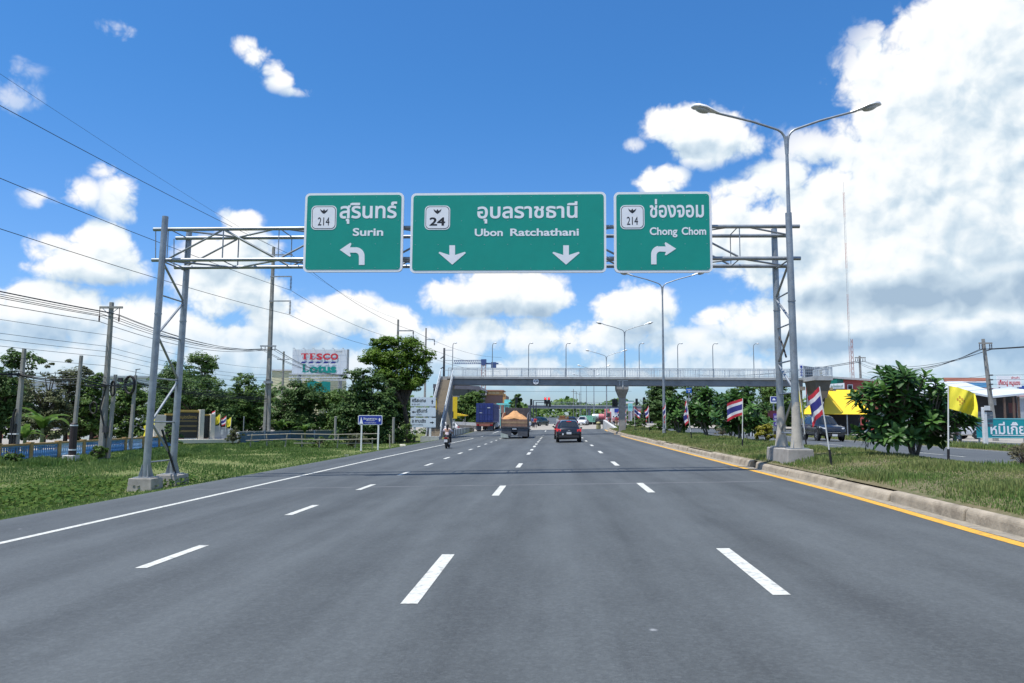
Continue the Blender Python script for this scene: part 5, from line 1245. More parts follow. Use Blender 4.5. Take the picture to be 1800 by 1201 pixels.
a, b = S54(667.5, 738.5); poly(MB(), [(a-.045, Y-.062, b-.1), (a+.045, Y-.062, b-.1), (a+.045, Y-.062, b+.03), (a+.09, Y-.062, b+.03), (a, Y-.062, b+.15), (a-.09, Y-.062, b+.03), (a-.045, Y-.062, b+.03)]).build('arrow', swhite, t)
for px in (636, 665.5): q = at(px, 740, Y); post(MB(), q.x, Y, zb+.1, p1.z+.5).build('post', white, t); post(MB(), q.x, Y, zb-.3, zb+.1, .104).build('post_foot', sblack, t)
# white direction boards
Y = 74.5; zb = gz(at(744, 770, Y).x, Y)
t = thing('direction_boards', 'stack of three white direction boards with black arrows on two posts', 'road sign', (at(744, 770, Y).x, Y, zb))
boards = mat('board_pale', (.66, .74, .80), .45, 0, .03)
def S74(px, py): q = at(px, py, Y); return q.x, q.z
for (y0, y1), th_, la, arr in (((698.5, 714.5), ('ศรีสะเกษ', 724.5, 749), ('SI SA KET', 724.5, 739), 'u'), ((716.5, 732.5), ('สุรินทร์', 732.5, 751.5), ('SURIN', 732.5, 742), 'l'), ((734.5, 751.5), ('อ.กาบเชิง', 724.5, 749), ('KAP CHOENG', 724, 744), 'r')):
    (xa, za), (xb, zb_) = S74(722, y0), S74(766, y1)
    bd = MB().plate(rrect(xa, xb, zb_, za, .05, Y-.06), (0, -1, 0), .04).build('board', boards, t)
    MB().plate(rrect(xa+.05, xb-.05, zb_+.05, za-.05, .04, Y-.063), (0, -1, 0), .002).build('board_face', boards, bd)
    lettering(MB(), th_[0], S74(th_[1], y0)[0], S74(th_[2], y0)[0], S74(744, y0+8.6)[1], S74(744, y0+3.8)[1], Y-.068, 'บ', .03).build('lettering', sblack, bd)
    lettering(MB(), la[0], S74(la[1], y0)[0], S74(la[2], y0)[0], S74(744, y0+13.6)[1], S74(744, y0+11.4)[1], Y-.068, 'H', .01).build('lettering', sblack, bd)
    ax, az_ = S74({'u': 760, 'l': 727.5, 'r': 759.5}[arr], (y0+y1)/2); sh = [(-.05, -.2), (.05, -.2), (.05, .02), (.13, .02), (0, .2), (-.13, .02), (-.05, .02)]
    rt_ = {'u': (1, 0), 'l': (0, 1), 'r': (0, -1)}[arr]; pts = [(ax+x*rt_[0]-z*rt_[1], Y-.068, az_+x*rt_[1]+z*rt_[0]) for x, z in sh]
    poly(MB(), pts).build('arrow', sblack, bd)
for px in (728.5, 756): q = at(px, 755, Y); post(MB(), q.x, Y+.06, zb+.55, S74(744, 700)[1], .2).build('post', white, t); post(MB(), q.x, Y+.06, zb-.3, zb+.55, .205).build('post_foot', sblack if px < 740 else white, t)
# big shop billboard
Y = 130.0
(bx0, bz1), (bx1, bz0) = [(at(px, py, Y).x, at(px, py, Y).z) for px, py in ((514.5, 614.5), (609, 657.5))]
t = thing('billboard', 'large white shop billboard with red and teal letters above the trees', 'billboard', ((bx0+bx1)/2, Y, -.7))
bbm = mat('billboard_white', (.68, .72, .76), .5, 0, .04)
MB().box2((bx0, Y, bz0), (bx1, Y+.5, bz1)).build('panel', bbm, t)
mb = MB()
for k in range(1, 9): x = bx0+(bx1-bx0)*k/9; mb.box2((x-.015, Y-.006, bz0), (x+.015, Y, bz1))
for k in range(1, 4): z = bz0+(bz1-bz0)*k/4; mb.box2((bx0, Y-.005, z-.012), (bx1, Y, z+.012))
mb.build('panel_seam', mat('seam_grey', (.5, .53, .57), .6), t)
mb = MB(); mb.box2((bx1+.02, Y, bz0), (bx1+.22, Y+.6, bz1+.05)); mb.build('edge_frame', galv_dull, t)
mb = MB()
for z in (bz0-.1, bz0-.65, bz0-1.1): mb.box2((bx0-.2, Y-.9, z-.09), (bx1+.2, Y-.7, z+.09))
for k in range(13):
    x = bx0+(bx1-bx0)*k/12; mb.bar((x, Y-.8, bz0-1.1), (x+(bx1-bx0)/12*.9, Y-.8, bz0-.1), .08, .08); mb.bar((x, Y-.8, bz0-.1), (x, Y+.2, bz0-.1), .07, .07)
mb.build('catwalk', mat('catwalk_white', (.6, .62, .64), .5), t)
for x in (bx0+1.2, bx1-1.2): MB().tube([(x, Y+.4, -1), (x, Y+.4, bz0+.5)], .35, 12).build('column', galv_dull, t)
for k in range(6): x = bx0+.5+(bx1-bx0-1)*k/5; MB().bar((x, Y, bz1), (x, Y-.9, bz1+.15), .05, .05).box((x, Y-.95, bz1+.12), (.3, .2, .14)).build('floodlight', alu, t)
def S13(px, py): q = at(px, py, Y); return q.x, q.z
tred = mat('letter_red', (.62, .03, .05), .5); tblue = mat('letter_blue', (.015, .02, .22), .5); tteal = mat('letter_teal', (.0, .26, .22), .5)
YL = Y-.10
def serif(mb, x, z, w, h): mb.quad((x, YL, z), (x+w, YL, z), (x+w, YL, z+h), (x, YL, z+h))
za, zb_ = S13(560, 632)[1], S13(560, 621.5)[1]; xs_ = [529.5, 542, 543.5, 554.5, 556, 566.5, 567.5, 580, 581, 594.5]
for i, ch in enumerate('TESCO'):
    xa, xb = S13(xs_[2*i], 636)[0], S13(xs_[2*i+1], 636)[0]; mb = MB(); H_ = zb_-za; st = (xb-xa)
    if ch == 'T':
        pts = [(0, 1), (1, 1), (1, .72), (.93, .72), (.88, .86), (.65, .86), (.65, .12), (.78, .1), (.78, 0), (.22, 0), (.22, .1), (.35, .12), (.35, .86), (.12, .86), (.07, .72), (0, .72)]
    elif ch == 'E':
        pts = [(0, 0), (0, .1), (.14, .12), (.14, .88), (0, .9), (0, 1), (.95, 1), (.95, .72), (.86, .72), (.8, .87), (.46, .87), (.46, .58), (.68, .58), (.68, .44), (.46, .44), (.46, .13), (.82, .13), (.9, .3), (1, .3), (1, 0)]
    else: pts = None
    if pts: poly(mb, [(xa+x*st, YL, za+z*H_) for x, z in pts])
    else: lettering(mb, ch, xa, xb, za, zb_, YL, 'E', .045)
    mb.build('red_letter', tred, t)
for i in range(5):
    x0 = S13(528.8+13*i, 636)[0]; w = S13(539.5+13*i, 636)[0]-x0; z0 = S13(560, 638.8)[1]; z1 = S13(560, 635.9)[1]
    MB().quad((x0, YL, z0), (x0+w*.72, YL, z0), (x0+w, YL, z1), (x0+w*.28, YL, z1)).build('blue_bar', tblue, t)
za, zb_ = S13(560, 654.8)[1], S13(560, 640.2)[1]
xa, xb = S13(531.5, 636)[0], S13(543.5, 636)[0]; H_ = zb_-za; st = xb-xa
poly(MB(), [(xa+x*st, YL, za+z*H_) for x, z in [(0, 0), (0, .08), (.12, .1), (.12, .9), (0, .92), (0, 1), (.55, 1), (.55, .92), (.42, .9), (.42, .13), (.75, .13), (.9, .32), (1, .32), (1, 0)]]).build('teal_letter', tteal, t)
lettering(MB(), 'otus', S13(544.5, 636)[0], S13(592, 636)[0], za, zb_-.22, YL, 't', .05).build('teal_letter', tteal, t)
lettering(MB(), 'ตลาด โลตัส', S13(590, 636)[0], S13(601.5, 636)[0], S13(560, 619.3)[1], S13(560, 618)[1], YL, 'บ', .02).build('small_lettering', sblack, t)
# buildings on the left
def building(name, label, px0, px1, py0, Y, depth, m, roof=None, windows=(), ribs=0, parts=None, z0=-.7, slab=.25):
    a, b = at(px0, py0, Y), at(px1, py0, Y); t = thing(name, label, 'building', ((a.x+b.x)/2, Y, z0)); z1 = (a.z+b.z)/2
    MB().box2((a.x, Y, z0-.2), (b.x, Y+depth, z1)).build('wall', m, t)
    if roof: MB().box2((a.x-slab, Y-slab, z1+.002), (b.x+slab, Y+depth+slab, z1+.28)).build('roof', roof, t)
    for (wx0, wx1, wy0, wy1) in windows:
        p, q = at(wx0, wy0, Y), at(wx1, wy1, Y); w = MB().box2((p.x-.08, Y-.05, q.z-.08), (q.x+.08, Y-.002, p.z+.08)).build('window', white, t)
        MB().box2((p.x, Y-.07, q.z), (q.x, Y-.052, p.z)).build('pane', glassmat('window_glass', (.05, .06, .07)), w)
    return t
pale_y = mat('pale_yellow_wall', (.64, .60, .38), .8, 0, .08, .4); white_w = mat('white_wall', (.66, .68, .70), .8, 0, .08, .4); grey_roof = mat('grey_roof', (.42, .46, .5), .5, .2, .08, .5); dk_roof = mat('dark_roof', (.10, .10, .12), .6, 0, .2, .6)
building('shop_building', 'pale yellow building under the big white billboard', 478, 562, 652, 150, 20, pale_y, white_w, ((524, 530, 668, 680), (548, 553, 666, 676)))
building('house', 'white house wall glimpsed between the left poles', 118, 262, 664, 112, 12, white_w, grey_roof, ((226, 236, 672, 682),))
building('long_shed', 'low pale grey shed behind the far left trees', -60, 95, 672, 120, 14, white_w, grey_roof, ((30, 44, 690, 700),))
p, q = at(539, 671.5, 118), at(580, 690, 118)
t = thing('teal_hoarding', 'small teal hoarding with ragged top between trees and pale building', 'billboard', ((p.x+q.x)/2, 118, -.7)); hm = mat('teal_vinyl', (.0, .22, .20), .5, 0, .15, .8)
MB().plate([(p.x, 118, q.z), (q.x, 118, q.z), (q.x, 118, p.z), (p.x+2.6, 118, p.z+.12), (p.x+2.2, 118, p.z-.1), (p.x+1, 118, p.z+.25), (p.x, 118, p.z-.2)], (0, -1, 0), .12).build('panel', hm, t)
for x in (p.x+.5, q.x-.5): MB().bar((x, 118.2, -.9), (x, 118.2, p.z), .14, .14).build('post', galv_dull, t)
# yellow shop sign, canopy, striped barrier beside the stairs
Y = 108.0; p, q = at(795.5, 697.5, Y), at(802, 736, Y)
t = thing('shop_sign', 'tall plain yellow shop sign at the foot of the footbridge stairs', 'shop sign', ((p.x+q.x)/2, Y, -.4))
MB().box2((p.x, Y, q.z), (q.x+.1, Y+.2, p.z)).build('panel', yellow_m, t); MB().box2((p.x-.02, Y-.012, q.z+.1), (p.x+.16, Y-.002, q.z+1.0)).build('black_mark', sblack, t); MB().bar(((p.x+q.x)/2, Y+.1, -.6), ((p.x+q.x)/2, Y+.1, q.z), .12, .12).build('post', galv_dull, t)
p, q = at(794, 725, 112), at(820, 731.5, 112)
t = thing('shop_canopy', 'yellow sloping canopy behind the left bridge column', 'canopy', ((p.x+q.x)/2, 112, -.4))
MB().add([(p.x, 112, p.z), (q.x, 112, q.z+.12), (q.x, 115, q.z+.12), (p.x, 115, p.z), (p.x, 112, q.z), (q.x, 112, q.z), (q.x, 115, q.z), (p.x, 115, q.z)], [(0, 3, 2, 1), (4, 5, 6, 7), (0, 1, 5, 4), (1, 2, 6, 5), (2, 3, 7, 6), (3, 0, 4, 7)]).build('awning', yellow_m, t)
for x in (p.x+.2, q.x-.2): MB().bar((x, 112.1, -.6), (x, 112.1, q.z), .08, .08).build('post', galv_dull, t)
p0 = at(759, 724, 78); 
t = thing('shop_sign', 'narrow yellow frame edge showing right of the white direction boards', 'shop sign', (at(764, 724, 80).x, 80, -.5))
for py in (702, 724): a, b = at(752, py, 80), at(767.5, py, 80); MB().box2((a.x, 80, a.z-.12), (b.x, 80.1, a.z+.06)).build('rail', yellow_m, t)
a = at(766.5, 700, 80); MB().box2((a.x-.06, 80, -.6), (a.x+.06, 80.1, a.z)).build('post', yellow_m, t)
t = thing('striped_barrier', 'low black and white striped barrier curving beside the left lanes', 'barrier', (-11.6, 95, -.3))
pth = [at(786, 767, 80), at(800, 762, 90), at(812, 757.5, 100), at(822, 754.5, 108), at(831, 753.5, 112), at(834, 757, 112)]
pth = [Vector((p.x, p.y, -.28)) for p in pth]; full = []
for a, b in zip(pth, pth[1:]):
    for k in range(8): full.append(a.lerp(b, k/8))
mb = MB()
for i in range(len(full)-1): mb.m(i % 2).bar(full[i]+Vector((0, 0, .42)), full[i+1]+Vector((0, 0, .42)), .16, .8)
mb.build('barrier_face', [white, sblack], t)
mb = MB()
for a, b in zip(full, full[1:]): mb.bar(a+Vector((0, 0, .0)), b+Vector((0, 0, .0)), .5, .3)
mb.build('kerb_base', concrete, t)
t = thing('picket_barrier', 'row of white picket blocks on the grass behind the striped barrier', 'barrier', (-17, 125, -.4)); mb = MB()
a, b = at(798, 744, 125), at(840, 746, 125)
for k in range(24): q = a.lerp(b, k/23); MB().box((q.x, 125, q.z), (.22, .2, .5)).build('picket', white, t)
MB().bar((a.x, 125.2, a.z-.5), (b.x, 125.2, b.z-.5), .3, .5).build('base', concrete, t)
# leaf litter and scraps on the left shoulder
for px, py, lb, d in ((708, 784, 'pale cardboard scrap lying on the left road edge', (.5, .35, .16)), (610, 797, 'white plastic bag lying on the verge', (.3, .25, .12))):
    p = at(px, py, 48); y = {708: 59, 610: 45}[px]; p = at(px, py, y); zz = gz(p.x, y); rr_ = random.Random(px); t_ = MB()
    t_.add([(p.x+sx*d[0]/2*rr_.uniform(.7, 1.1), y+sy*d[1]/2*rr_.uniform(.7, 1.1), zz+.01+(d[2]*rr_.uniform(.6, 1) if k else 0)) for k in (0, 1) for sx, sy in ((-1, -1), (1, -1), (1, 1), (-1, 1))], [(0, 1, 5, 4), (1, 2, 6, 5), (2, 3, 7, 6), (3, 0, 4, 7), (4, 5, 6, 7)])
    tag(t_.build('litter', mat('card', (.6, .56, .45), .8, 0, .15, 9)), lb, 'litter')

# ------------------------------------------------------------------ vehicles
rubber = mat('tyre_rubber', (.018, .018, .019), .75, 0, .15, 20); rim_m = mat('alloy_rim', (.40, .41, .42), .35, .6, .1); rim_d = mat('dark_rim', (.10, .10, .10), .5, .4, .1)
tail_red = emit('tail_light_on', (.62, .03, .03), .28); tail_off = mat('tail_light_red', (.42, .015, .02), .25, 0, .1); lampw = mat('headlamp_clear', (.55, .57, .58), .12, .1, .1); plastic = mat('black_plastic', (.02, .02, .022), .55, 0, .1); chrome = mat('chrome_trim', (.6, .6, .62), .15, .9, .05)
cglass = glassmat('car_glass', (.012, .016, .02), .05); plate_m = mat('number_plate_white', (.72, .72, .70), .5, 0, .05)
def wheel(t, x, y, r, w, rim=rim_m, side=1, name='wheel'):
    o = MB().lathe([(r*.62, -w/2), (r*.93, -w/2), (r, -w*.32), (r, w*.32), (r*.93, w/2), (r*.62, w/2)], (x, y, r), 22, 'X').build(name, rubber, t, smooth=40, local=True)
    mb = MB(); xo = x+side*w*.42
    mb.lathe([(r*.62, -.01), (r*.60, .012), (r*.50, -.03), (r*.16, -.01), (r*.1, .02)], (xo, y, r), 20, 'X') if side > 0 else mb.lathe([(r*.62, .01), (r*.60, -.012), (r*.50, .03), (r*.16, .01), (r*.1, -.02)], (xo, y, r), 20, 'X')
    for k in range(5):
        a = 2*PI*k/5; mb.bar((xo+side*.012, y, r), (xo+side*.012, y+r*.56*math.cos(a), r+r*.56*math.sin(a)), r*.17, .03, (1, 0, 0))
    mb.build('rim', rim, o, local=True)
    return o
class Loft:
    """car body lofted through stations (y, half width, bottom, belt, top, half width at top)"""
    def __init__(s, st):
        s.rings = []
        for y, hw, zb, zl, zt, tw in st:
            half = [(hw*.80, zb), (hw*.97, zb+.10), (hw, zb+(zl-zb)*.55), (hw*.965, zl), (tw, max(zl, zt-.07)), (tw*.80, zt), (0, zt+.012)]
            s.rings.append([Vector((-x, y, z)) for x, z in half]+[Vector((x, y, z)) for x, z in half[-2::-1]])
    def body(s, mb):
        n = len(s.rings[0]); vs = [p for r in s.rings for p in r]; fs = []
        for i in range(len(s.rings)-1):
            for k in range(n-1): fs.append((i*n+k, i*n+k+1, (i+1)*n+k+1, (i+1)*n+k))
            fs.append((i*n+n-1, i*n, (i+1)*n, (i+1)*n+n-1))
        e = (len(s.rings)-1)*n; fs += [tuple(range(n-1, -1, -1)), tuple(e+k for k in range(n))]
        return mb.add(vs, fs)
    def at(s, a, r):
        i = min(int(a), len(s.rings)-2); k = min(int(r), len(s.rings[0])-2); f, g_ = a-i, r-k; A, B = s.rings[i], s.rings[i+1]
        return (A[k]*(1-g_)+A[k+1]*g_)*(1-f)+(B[k]*(1-g_)+B[k+1]*g_)*f
    def panel(s, mb, a0, a1, r0, r1, na=4, nr=4, off=.012, cen=None):
        cen = cen or Vector((0, 2.2, .8)); vs = []
        for i in range(na+1):
            for k in range(nr+1):
                a = a0+(a1-a0)*i/na; r = r0+(r1-r0)*k/nr; p = s.at(a, r); e = .03
                n = (s.at(min(a+e, len(s.rings)-1.001), r)-s.at(max(0, a-e), r)).cross(s.at(a, min(r+e, 11.99))-s.at(a, max(0, r-e)))
                n = n.normalized() if n.length > 1e-9 else Vector((0, 0, 1))
                if n.dot(p-cen) < 0: n = -n
                vs.append(p+n*off)
        fs = [(i*(nr+1)+k, i*(nr+1)+k+1, (i+1)*(nr+1)+k+1, (i+1)*(nr+1)+k) for i in range(na) for k in range(nr)]
        return mb.add(vs, fs)
SUV = [(0, .80, .44, .90, .94, .70), (.05, .87, .36, .97, 1.01, .76), (.15, .91, .30, 1.03, 1.08, .74), (.62, .92, .26, 1.04, 1.56, .62), (.95, .92, .25, 1.04, 1.63, .60), (2.0, .92, .25, 1.02, 1.67, .61), (2.75, .92, .25, 1.0, 1.60, .59), (3.42, .91, .25, .98, 1.05, .72), (3.62, .90, .26, .96, 1.01, .72), (4.2, .86, .30, .86, .90, .66), (4.42, .78, .36, .74, .79, .58), (4.5, .66, .42, .62, .66, .5)]
def car(label, loc, rotz, paint, st=SUV, wy=(.85, 3.55), wr=.36, cat='car', name='car', lit=False, rim=rim_m, cab=(3, 6), cs=(2.15, 2.95), ws=(6.1, 6.95), group=None, sidew=((3.1, 4.0), (4.12, 5.1), (5.2, 6.3)), plate=None, bars=False):
    t = thing(name, label, cat, loc, group, rotz); lf = Loft(st)
    b = lf.body(MB()).build('body', paint, t, smooth=38, local=True)
    if cs: lf.panel(MB(), cs[0], cs[1], 4.25, 7.75).build('rear_window', cglass, t, smooth=50, local=True)
    lf.panel(MB(), ws[0], ws[1], 4.2, 7.8).build('windscreen', cglass, t, smooth=50, local=True)
    for a0, a1 in sidew:
        lf.panel(MB(), a0, a1, 3.14, 3.9).build('side_window', cglass, t, smooth=50, local=True); lf.panel(MB(), a0, a1, 8.1, 8.86).build('side_window', cglass, t, smooth=50, local=True)
    hw = max(s[1] for s in st); y1 = st[-1][0]
    for y in wy:
        for sd in (-1, 1):
            wheel(t, sd*(hw-.10), y, wr, .22, rim, sd)
            MB().lathe([(wr*1.0, -.012), (wr*1.16, -.012), (wr*1.16, .012), (wr*1.0, .012)], (sd*(hw+.004), y, wr+.02), 22, 'X').build('wheel_arch', plastic, t, local=True)
    tm = tail_red if lit else tail_off; zl = st[2][3]
    for sd in (-1, 1):
        MB().add([(sd*.60, -.012, zl-.20), (sd*.90, .02, zl-.22), (sd*.935, .34, zl-.16), (sd*.925, .34, zl+.02), (sd*.88, .03, zl+.0), (sd*.60, .0, zl-.06)], [(0, 1, 4, 5), (1, 2, 3, 4)] if sd > 0 else [(5, 4, 1, 0), (4, 3, 2, 1)]).build('tail_light', tm, t, local=True)
        MB().add([(sd*.52, y1-.02, st[-2][3]-.02), (sd*.74, y1-.10, st[-2][3]-.03), (sd*.89, y1-.46, st[-3][3]-.06), (sd*.88, y1-.46, st[-3][3]+.06), (sd*.74, y1-.14, st[-2][3]+.09), (sd*.52, y1-.06, st[-2][3]+.06)], [(0, 1, 4, 5), (1, 2, 3, 4)]).build('headlight', lampw, t, local=True)
        m_ = MB().sphere((sd*(hw+.09), st[ws and 7 or 6][0]-.25, 1.06), .1, 10, 6, (1.1, .5, .75)).bar((sd*(hw-.05), st[7][0]-.22, 1.0), (sd*(hw+.06), st[7][0]-.22, 1.04), .05, .05); m_.build('mirror', plastic, t, smooth=60, local=True)
    MB().box((0, -.01, .42), (1.5, .10, .18)).build('rear_bumper', plastic, t, local=True, bevel=.03)
    MB().box((0, y1-.02, .40), (1.25, .12, .16)).build('front_bumper', plastic, t, local=True, bevel=.03)
    MB().box((0, y1-.03, .60), (.86, .06, .14)).build('grille', plastic, t, local=True); mb = MB()
    for k in range(3): mb.box((0, y1+.004, .55+.05*k), (.84, .012, .014))
    MB().box((0, y1+.006, .60), (.84, .014, .03)).build('grille_bar', chrome, t, local=True)
    pz = .70 if plate is None else plate
    MB().box((0, -.02, pz), (.36, .02, .16)).build('number_plate', plate_m, t, local=True); MB().box((0, y1+.05, .42), (.36, .02, .15)).build('number_plate', plate_m, t, local=True)
    if lit: MB().box((0, st[3][0]-.06, 1.56), (.34, .05, .05)).build('brake_light', tail_red, t, local=True)
    if bars:
        for sd in (-1, 1): MB().tube([(sd*.58, .9, 1.64), (sd*.58, 1.0, 1.70), (sd*.58, 2.5, 1.72), (sd*.58, 2.6, 1.62)], .018, 6).build('roof_rail', chrome, t, local=True)
    return t
blackp_ = mat('car_paint_black', (.012, .014, .020), .22, .2, .05, 2, coat=.6); redp = mat('car_paint_red', (.15, .008, .014), .25, .1, .05, 2, coat=.6); darkp = mat('car_paint_dark_grey', (.022, .026, .034), .25, .3, .05, 2, coat=.6); whitep = mat('car_paint_white', (.68, .69, .70), .3, 0, .03, 2, coat=.5); dgreen = mat('car_paint_dark_green', (.012, .045, .045), .3, .2, .05, 2, coat=.5)
z_ = rz(1.36)
t = car('black SUV driving ahead in the right lane with its brake lights on', (1.36, 57.6, z_), 0, blackp_, lit=True, bars=False)
mb = MB(); mb.box((.0, .30, 1.30), (.5, .02, .02)); MB().bar((-.25, .36, 1.2), (.12, .33, 1.24), .015, .02).build('rear_wiper', plastic, t, local=True)
MB().box((0, -.022, .885), (.16, .012, .05)).build('badge', chrome, t, local=True); MB().box((-.45, -.03, .62), (.1, .01, .14)).build('white_sticker', plate_m, t, local=True)
MB().bar((.04, 1.1, 1.64), (.04, .85, 1.80), .02, .02).build('antenna', plastic, t, local=True)
car('red car almost hidden ahead of the black SUV', (1.26, 67.5, rz(1.2)), 0, redp, lit=True)
PICK = [(0, .84, .42, .86, .90, .74), (.06, .88, .36, .95, 1.0, .80), (.2, .90, .32, 1.0, 1.05, .82), (1.3, .91, .30, 1.02, 1.07, .82), (1.42, .91, .30, 1.03, 1.60, .60), (1.7, .91, .30, 1.03, 1.72, .58), (2.9, .91, .30, 1.02, 1.70, .58), (3.62, .90, .30, 1.02, 1.10, .72), (3.8, .90, .30, 1.0, 1.05, .74), (4.6, .87, .34, .92, .97, .70), (4.85, .80, .40, .80, .86, .62), (4.95, .70, .46, .66, .72, .52)]
def pickup(label, loc, rotz, paint, group=None, cab_only=False, name='pickup_truck'):
    t = car(label, loc, rotz, paint, PICK, (1.0, 4.0), .37, 'pickup truck', name, cs=(3.1, 3.95), ws=(6.1, 6.95), sidew=((4.3, 5.2), (5.3, 6.35)), plate=.5, group=group)
    MB().box2((-.72, .28, 1.06), (.72, 1.28, 1.075)).build('bed_floor', plastic, t, local=True)
    return t
px = at(1466, 765, 55)
SUV2 = [(0, .80, .5, .95, 1.0, .72), (.06, .88, .42, 1.05, 1.1, .78), (.16, .90, .36, 1.12, 1.18, .76), (.45, .91, .34, 1.12, 1.66, .64), (.95, .91, .34, 1.12, 1.76, .62), (2.1, .91, .34, 1.10, 1.80, .62), (2.75, .91, .34, 1.08, 1.74, .60), (3.42, .90, .34, 1.06, 1.16, .74), (3.6, .90, .36, 1.05, 1.11, .75), (4.35, .87, .40, .98, 1.03, .70), (4.6, .80, .44, .86, .92, .62), (4.68, .70, .50, .72, .78, .54)]
car('dark grey SUV facing us on the far carriageway behind the Thai flag', (19.75, 59.6, gz(19.5, 56)), PI, darkp, SUV2, (.95, 3.65), .39, name='car', rim=rim_m)
# ---- dump truck seen from behind
sandm = mat('load_sand', (.50, .27, .12), .95, 0, .22, 1.6, .6, 9, dirt=((.32, .16, .07), .5, 2.5)); rust = mat('tail_board_brown', (.26, .15, .10), .8, 0, .25, 2.5, dirt=((.42, .30, .22), .6, 3)); darks = mat('truck_dark_steel', (.06, .065, .075), .7, 0, .2, 3, dirt=((.16, .14, .12), .4, 3)); flap = mat('mud_flap', (.085, .09, .10), .75, 0, .2, 3)
def truck_wheels(t, ys, r=.5, tr=1.95):
    for y in ys:
        for sd in (-1, 1):
            wheel(t, sd*(tr/2-.02), y, r, .5, rim_d, sd)
X0, Y0 = -3.42, 73.0; zb = rz(X0); t = thing('dump_truck', 'dusty dump truck heaped with orange sand seen from behind', 'truck', (X0, Y0, zb))
def LB(nm, m, fn, par=None, **k): mb = MB(); fn(mb); return mb.build(nm, m, par or t, local=True, **k)
LB('chassis', darks, lambda m: m.box2((-.45, .1, .62), (.45, 7.6, .92)).box2((-1.1, .9, .5), (1.1, 1.1, .7)).box2((-1.1, 2.2, .5), (1.1, 2.4, .7)))
LB('bed_floor', darks, lambda m: m.box2((-1.24, 0, 1.0), (1.24, 5.6, 1.14)))
for sd in (-1, 1):
    LB('bed_side', rust if sd < 0 else darks, lambda m: m.add([(sd*1.24, 0, 1.14), (sd*1.24, 5.6, 1.14), (sd*1.24, 5.6, 2.55), (sd*1.24, 1.6, 2.35), (sd*1.24, 0, 1.82), (sd*1.15, 0, 1.14), (sd*1.15, 5.6, 1.14), (sd*1.15, 5.6, 2.55), (sd*1.15, 1.6, 2.35), (sd*1.15, 0, 1.82)],
        [(0, 1, 2, 3, 4), (9, 8, 7, 6, 5), (0, 4, 9, 5), (4, 3, 8, 9), (3, 2, 7, 8), (2, 1, 6, 7)]))
    LB('side_stake', darks, lambda m: m.box2((sd*1.25, .0, .95), (sd*1.32, .12, 1.95)))
    LB('mud_flap', flap, lambda m: m.box2((sd*.30, -.02, .22), (sd*1.24, .02, 1.0)))
    LB('tail_light', tail_off, lambda m: m.box2((sd*.95, -.06, 1.0), (sd*1.18, -.02, 1.1)))
LB('left_flap_white', mat('flap_pale', (.42, .46, .40), .8, 0, .2, 3), lambda m: m.add([(-1.3, -.03, .1), (-.55, -.03, .06), (-.62, -.03, .36), (-1.2, -.03, .52), (-1.32, -.03, .5)], [(0, 1, 2, 3, 4)]))
LB('head_board', darks, lambda m: m.box2((-1.24, 5.6, 1.1), (1.24, 5.72, 2.98)))
g1 = mat('tail_board_tan', (.40, .26, .15), .85, 0, .25, 3)
LB('tail_board', rust, lambda m: m.box2((-1.22, -.05, 1.14), (1.22, .02, 1.42))); LB('tail_board', g1, lambda m: m.box2((-1.22, -.06, 1.425), (1.22, .01, 1.62))); LB('tail_board', rust, lambda m: m.box2((-1.22, -.045, 1.63), (1.22, .02, 1.82)))
LB('tail_gate_frame', darks, lambda m: m.box2((-1.3, -.08, 1.02), (1.3, .0, 1.14)))
def heap(m):
    nx, ny = 26, 40; rr = random.Random(5); vs = []
    for j in range(ny+1):
        for i in range(nx+1):
            x = -1.14+2.28*i/nx; y = .02+5.55*j/ny; e = min(1, j/5)
            h = 1.80+(.92-.80*abs(x+.05)/1.14)*(.95 if y < 4.4 else .8)*(.85+.15*math.sin(y*1.6+1))*(.30+.70*e)+.03*math.sin(x*9+y*5)+rr.uniform(-.02, .02)
            vs.append((x, y+.25*(1-e)*0, h if j else 1.70+(.86-.8*abs(x+.05)/1.14)*.25))
    m.add(vs, [(j*(nx+1)+i, j*(nx+1)+i+1, (j+1)*(nx+1)+i+1, (j+1)*(nx+1)+i) for j in range(ny) for i in range(nx)])
tag(LB('sand_load', sandm, heap, smooth=35), 'x', 'x'); so_ = COL.objects[-1]
for k_ in ('label', 'category'): del so_[k_]
LB('cab', mat('cab_blue', (.03, .08, .2), .4, 0, .1), lambda m: m.box2((-1.15, 5.95, .7), (1.15, 7.6, 2.75)), bevel=.08); LB('cab_window', cglass, lambda m: m.box2((-1.0, 7.59, 1.7), (1.0, 7.62, 2.5)))
LB('axle_hub', black, lambda m: m.lathe([(.2, -.2), (.24, 0), (.2, .2)], (0, 1.0, .55), 12, 'Y')); LB('number_plate', plate_m, lambda m: m.box2((-.2, -.06, .86), (.2, -.04, .98)))
truck_wheels(t, (1.0, 2.3, 6.7))
